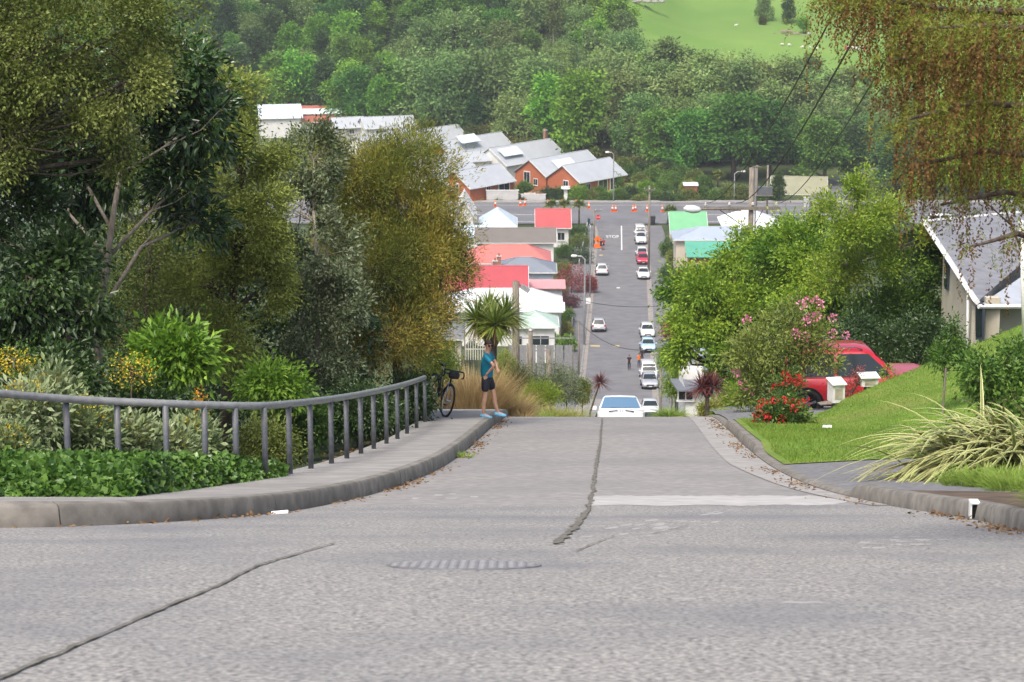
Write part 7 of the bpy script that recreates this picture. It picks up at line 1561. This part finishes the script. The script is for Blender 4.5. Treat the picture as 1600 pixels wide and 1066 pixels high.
# garden shrubs beyond the main road
gsh = [(820, 292, 'mid', 12, 9), (858, 302, 'gloss_d', 16, 8), (878, 300, 'mid', 14, 8), (905, 300, 'bright', 16, 14), (925, 305, 'rhodo', 12, 9), (948, 308, 'mid', 14, 9), (968, 303, 'mid', 12, 10), (985, 300, 'gloss_d', 14, 10), (1000, 312, 'rhodo', 14, 9), (1020, 303, 'mid', 16, 12), (1045, 310, 'gloss_d', 18, 12), (1075, 306, 'olive', 16, 12), (1095, 300, 'mid', 14, 12),
       (985, 268, 'mid', 14, 12), (1000, 280, 'olive', 14, 9), (1020, 272, 'mid', 16, 12), (1050, 280, 'mid', 22, 14), (1075, 290, 'olive_y', 12, 10), (1040, 262, 'gloss_d', 16, 12), (975, 255, 'rhodo', 12, 10), (1100, 285, 'mid', 14, 12), (1140, 300, 'rhodo', 18, 14), (1160, 300, 'olive', 14, 14), (1185, 310, 'mid', 14, 10), (760, 302, 'olive', 14, 8), (745, 300, 'rhodo', 10, 7), (780, 312, 'mid', 10, 5), (815, 312, 'gloss_d', 9, 5), (960, 280, 'mid', 14, 10), (1010, 292, 'bright', 14, 10), (1035, 292, 'mid', 14, 10), (1062, 268, 'mid', 16, 12), (1085, 275, 'rhodo', 14, 12), (1000, 262, 'gloss_d', 14, 10), (1120, 305, 'mid', 14, 10), (1060, 312, 'mid', 14, 8), (935, 300, 'mid', 12, 8), (1200, 300, 'mid', 16, 12)]
words = ['clipped', 'loose', 'rounded', 'sprawling', 'upright', 'low']
for i, (px, py, mt, a, h) in enumerate(gsh):
    Y = float(np.interp(py+h, [270, 300, 320], [446, 430, 424.8])); hedge_px('garden shrub in the planted bank beyond the main road', px, py, Y, a, h, mt, 700+i, name='garden_shrub', leaf=.28, n=190, cat='shrub', group='garden shrubs beyond the main road')
for i, (px, pt, Y, lab, hs) in enumerate([(905, 318, 399, 'cabbage tree on the corner beside the red-roofed house', 1), (882, 317, 400, 'small cabbage tree behind the red-roofed house', 1), (861, 318, 401, 'short cabbage tree at the main road verge', 1), (1048, 326, 401, 'cabbage tree beside the green-roofed house', 1), (1122, 272, 440, 'cabbage tree standing above the bus shelter', 1), (929, 236, 450, 'cabbage tree beside the glazed brick building', 1), (1028, 262, 440, 'cabbage tree in the middle of the planted bank', 1)]):
    X = P(px, pt, Y).x; g = Gf(X, Y); top = P(px, pt, Y); b0 = Vector((X, Y, g)); strap_tree('cabbage_tree', lab, 'tree', b0, [b0, b0.lerp(top, .6), b0.lerp(top, .9)], [top+Vector((.5, 0, -.2)), top+Vector((-.5, .2, -.3)), top], LM['strap'], M['bark'], 760+i, 1.1, .11, 90, .16)
# small bare trees, brown heap and sheep on the field
h = hit(1240, 55); t = thing('log_heap', 'heap of cut branches beside the lone tree in the sheep field', 'heap', h)
rr = random.Random(4); lg = pm('dry_branch', (.26, .20, .15), (.38, .31, .25), 2, .95)
for i in range(60): x = rr.gauss(0, 1.9); MB().tube([(0, 0, 0), (rr.uniform(-1.2, 1.2), rr.uniform(-.6, .6), rr.uniform(-.2, .3))], [.10, .05], 5).build('branch', lg, t, loc=(x-1.4, rr.gauss(0, .7), max(.05, 1.2*(1-abs(x)/4.5)*rr.random())))
top_tree('dark', 1232, -12, hit(1232, 38).y, 1.0, 'dark bushy tree standing in the sheep field'); top_tree('willow', 1196, -10, hit(1196, 34).y, .9, 'golden-green willow beside the dark tree in the sheep field'); top_tree('bright', 1256, 27, hit(1256, 54).y, 1.25, 'small lone leafy tree beside the branch heap')
top_tree('scrub', 1190, 28, hit(1190, 40).y, .5, 'low brown scrub under the golden-green willow')
h = hit(985, 4); t = thing('rock_outcrop', 'grey rock outcrop at the top corner of the sheep field', 'rock', h)
for i in range(14):
    b = MB(); b.lathe([(.05, 0), (.5, .1), (.6, .4), (.35, .7), (.05, .8)], 7); o = b.build('stone', pm('field_rock', (.26, .25, .24), (.38, .37, .35), 2, .95) if i == 0 else bpy.data.materials['field_rock'], t, loc=(rr.gauss(0, 3.5), rr.gauss(0, .8), -.1)); o.scale = (rr.uniform(.8, 2), rr.uniform(.8, 1.4), rr.uniform(.5, 1.3)); o.rotation_euler = (0, 0, rr.uniform(0, 6))
wool = pm('wool', (.66, .63, .55), (.78, .75, .68), 6, .95, .6, 20); facem = pm('sheep_face', (.55, .50, .42), None)
def sheep(label, loc, rz, graze, group):
    t = thing('sheep', label, 'sheep', loc, rz, group); N = {}; E = []
    for n, q in dict(mid=(0, 0, .55, .24, .25), rump=(-.34, 0, .56, .2, .22), tail=(-.50, 0, .52, .05, .05), chest=(.32, 0, .57, .19, .23), neck=(.46, 0, .62 if not graze else .48, .11, .12), poll=(.56, 0, .80 if not graze else .30, .085, .09), muz=(.72, 0, .74 if not graze else .14, .045, .05)).items(): N[n] = q
    E = [('mid', 'rump'), ('rump', 'tail'), ('mid', 'chest'), ('chest', 'neck'), ('neck', 'poll'), ('poll', 'muz')]
    for x, y, nm, anc in ((.30, .11, 'fl', 'chest'), (.30, -.11, 'fr', 'chest'), (-.34, .11, 'hl', 'rump'), (-.34, -.11, 'hr', 'rump')):
        back = anc == 'rump'; N[nm+'1'] = (x+(.03 if back else 0), y, .36, .07); N[nm+'2'] = (x-(.05 if back else .0), y, .2, .035); N[nm+'3'] = (x, y, .02, .028); E += [(anc, nm+'1'), (nm+'1', nm+'2'), (nm+'2', nm+'3')]
    link_mesh(skin_mesh(N, E, 1), 'body', wool, t)
    for s in (-1, 1): z = .80 if not graze else .32; MB().add([(.54, s*.07, z+.02), (.58, s*.07, z-.02), (.55, s*.18, z-.01)], [(0, 1, 2)]).build('ear', facem, t)
    t.scale = (.82, .82, .82); return t
for i, (px, py, rz, g) in enumerate([(1150, 43, .3, 0), (1222, 73, 2.9, 1), (1233, 74, .2, 1), (1254, 77, 3.0, 1), (1265, 78, .4, 1), (1276, 80, 2.6, 1), (1291, 58, .1, 1), (1264, 56, .2, 1), (1352, 66, 3.1, 0)]):
    h = hit(px, py); sheep('white sheep grazing on the open hillside field', (h.x, h.y, Gf(h.x, h.y)+.1), rz, g, 'sheep on the field')
h = hit(1336, 80); t = thing('horse_jump', 'white-poled horse jump with red wings in the sheep field', 'jump', (h.x, h.y, Gf(h.x, h.y)+.1)); redp = pm('jump_red', (.45, .07, .06), None)
for s in (-1, 1): MB().box((s*2.1, 0, .55), (.45, .3, 1.1)).build('wing', redp, t)
for z in (.3, .55, .8): MB().tube([(-1.85, 0, z), (1.85, 0, z)], .09, 8).build('rail', M['white'], t, True)
# side street climbing off the main road
rows = []
for u in np.linspace(0, 1, 12):
    Y = 421+u*40; X = 52+u*9+6*u*u; z = Gf(X, Y)+.25; rows.append((Vector((X-3, Y, z)), Vector((X+3.5, Y, z))))
o = ribbon('side_street', rows, M['north']); tag(o, kind='structure')

# ------------------------------------------------------------------ thin air haze over the valley
hm = bpy.data.materials.new('haze'); hm.use_nodes = True; ht = hm.node_tree; ht.nodes.remove(ht.nodes['Principled BSDF'])
pv = ht.nodes.new('ShaderNodeVolumePrincipled'); pv.inputs['Color'].default_value = (.86, .90, .95, 1); pv.inputs['Density'].default_value = .00020; pv.inputs['Anisotropy'].default_value = .2
ht.links.new(pv.outputs[0], ht.nodes['Material Output'].inputs['Volume'])
hz = MB().box((0, 1483, -32.5), (870, 3066, 93)).build('haze', hm); tag(hz, 'thin pale haze filling the valley air', 'haze', kind='stuff')
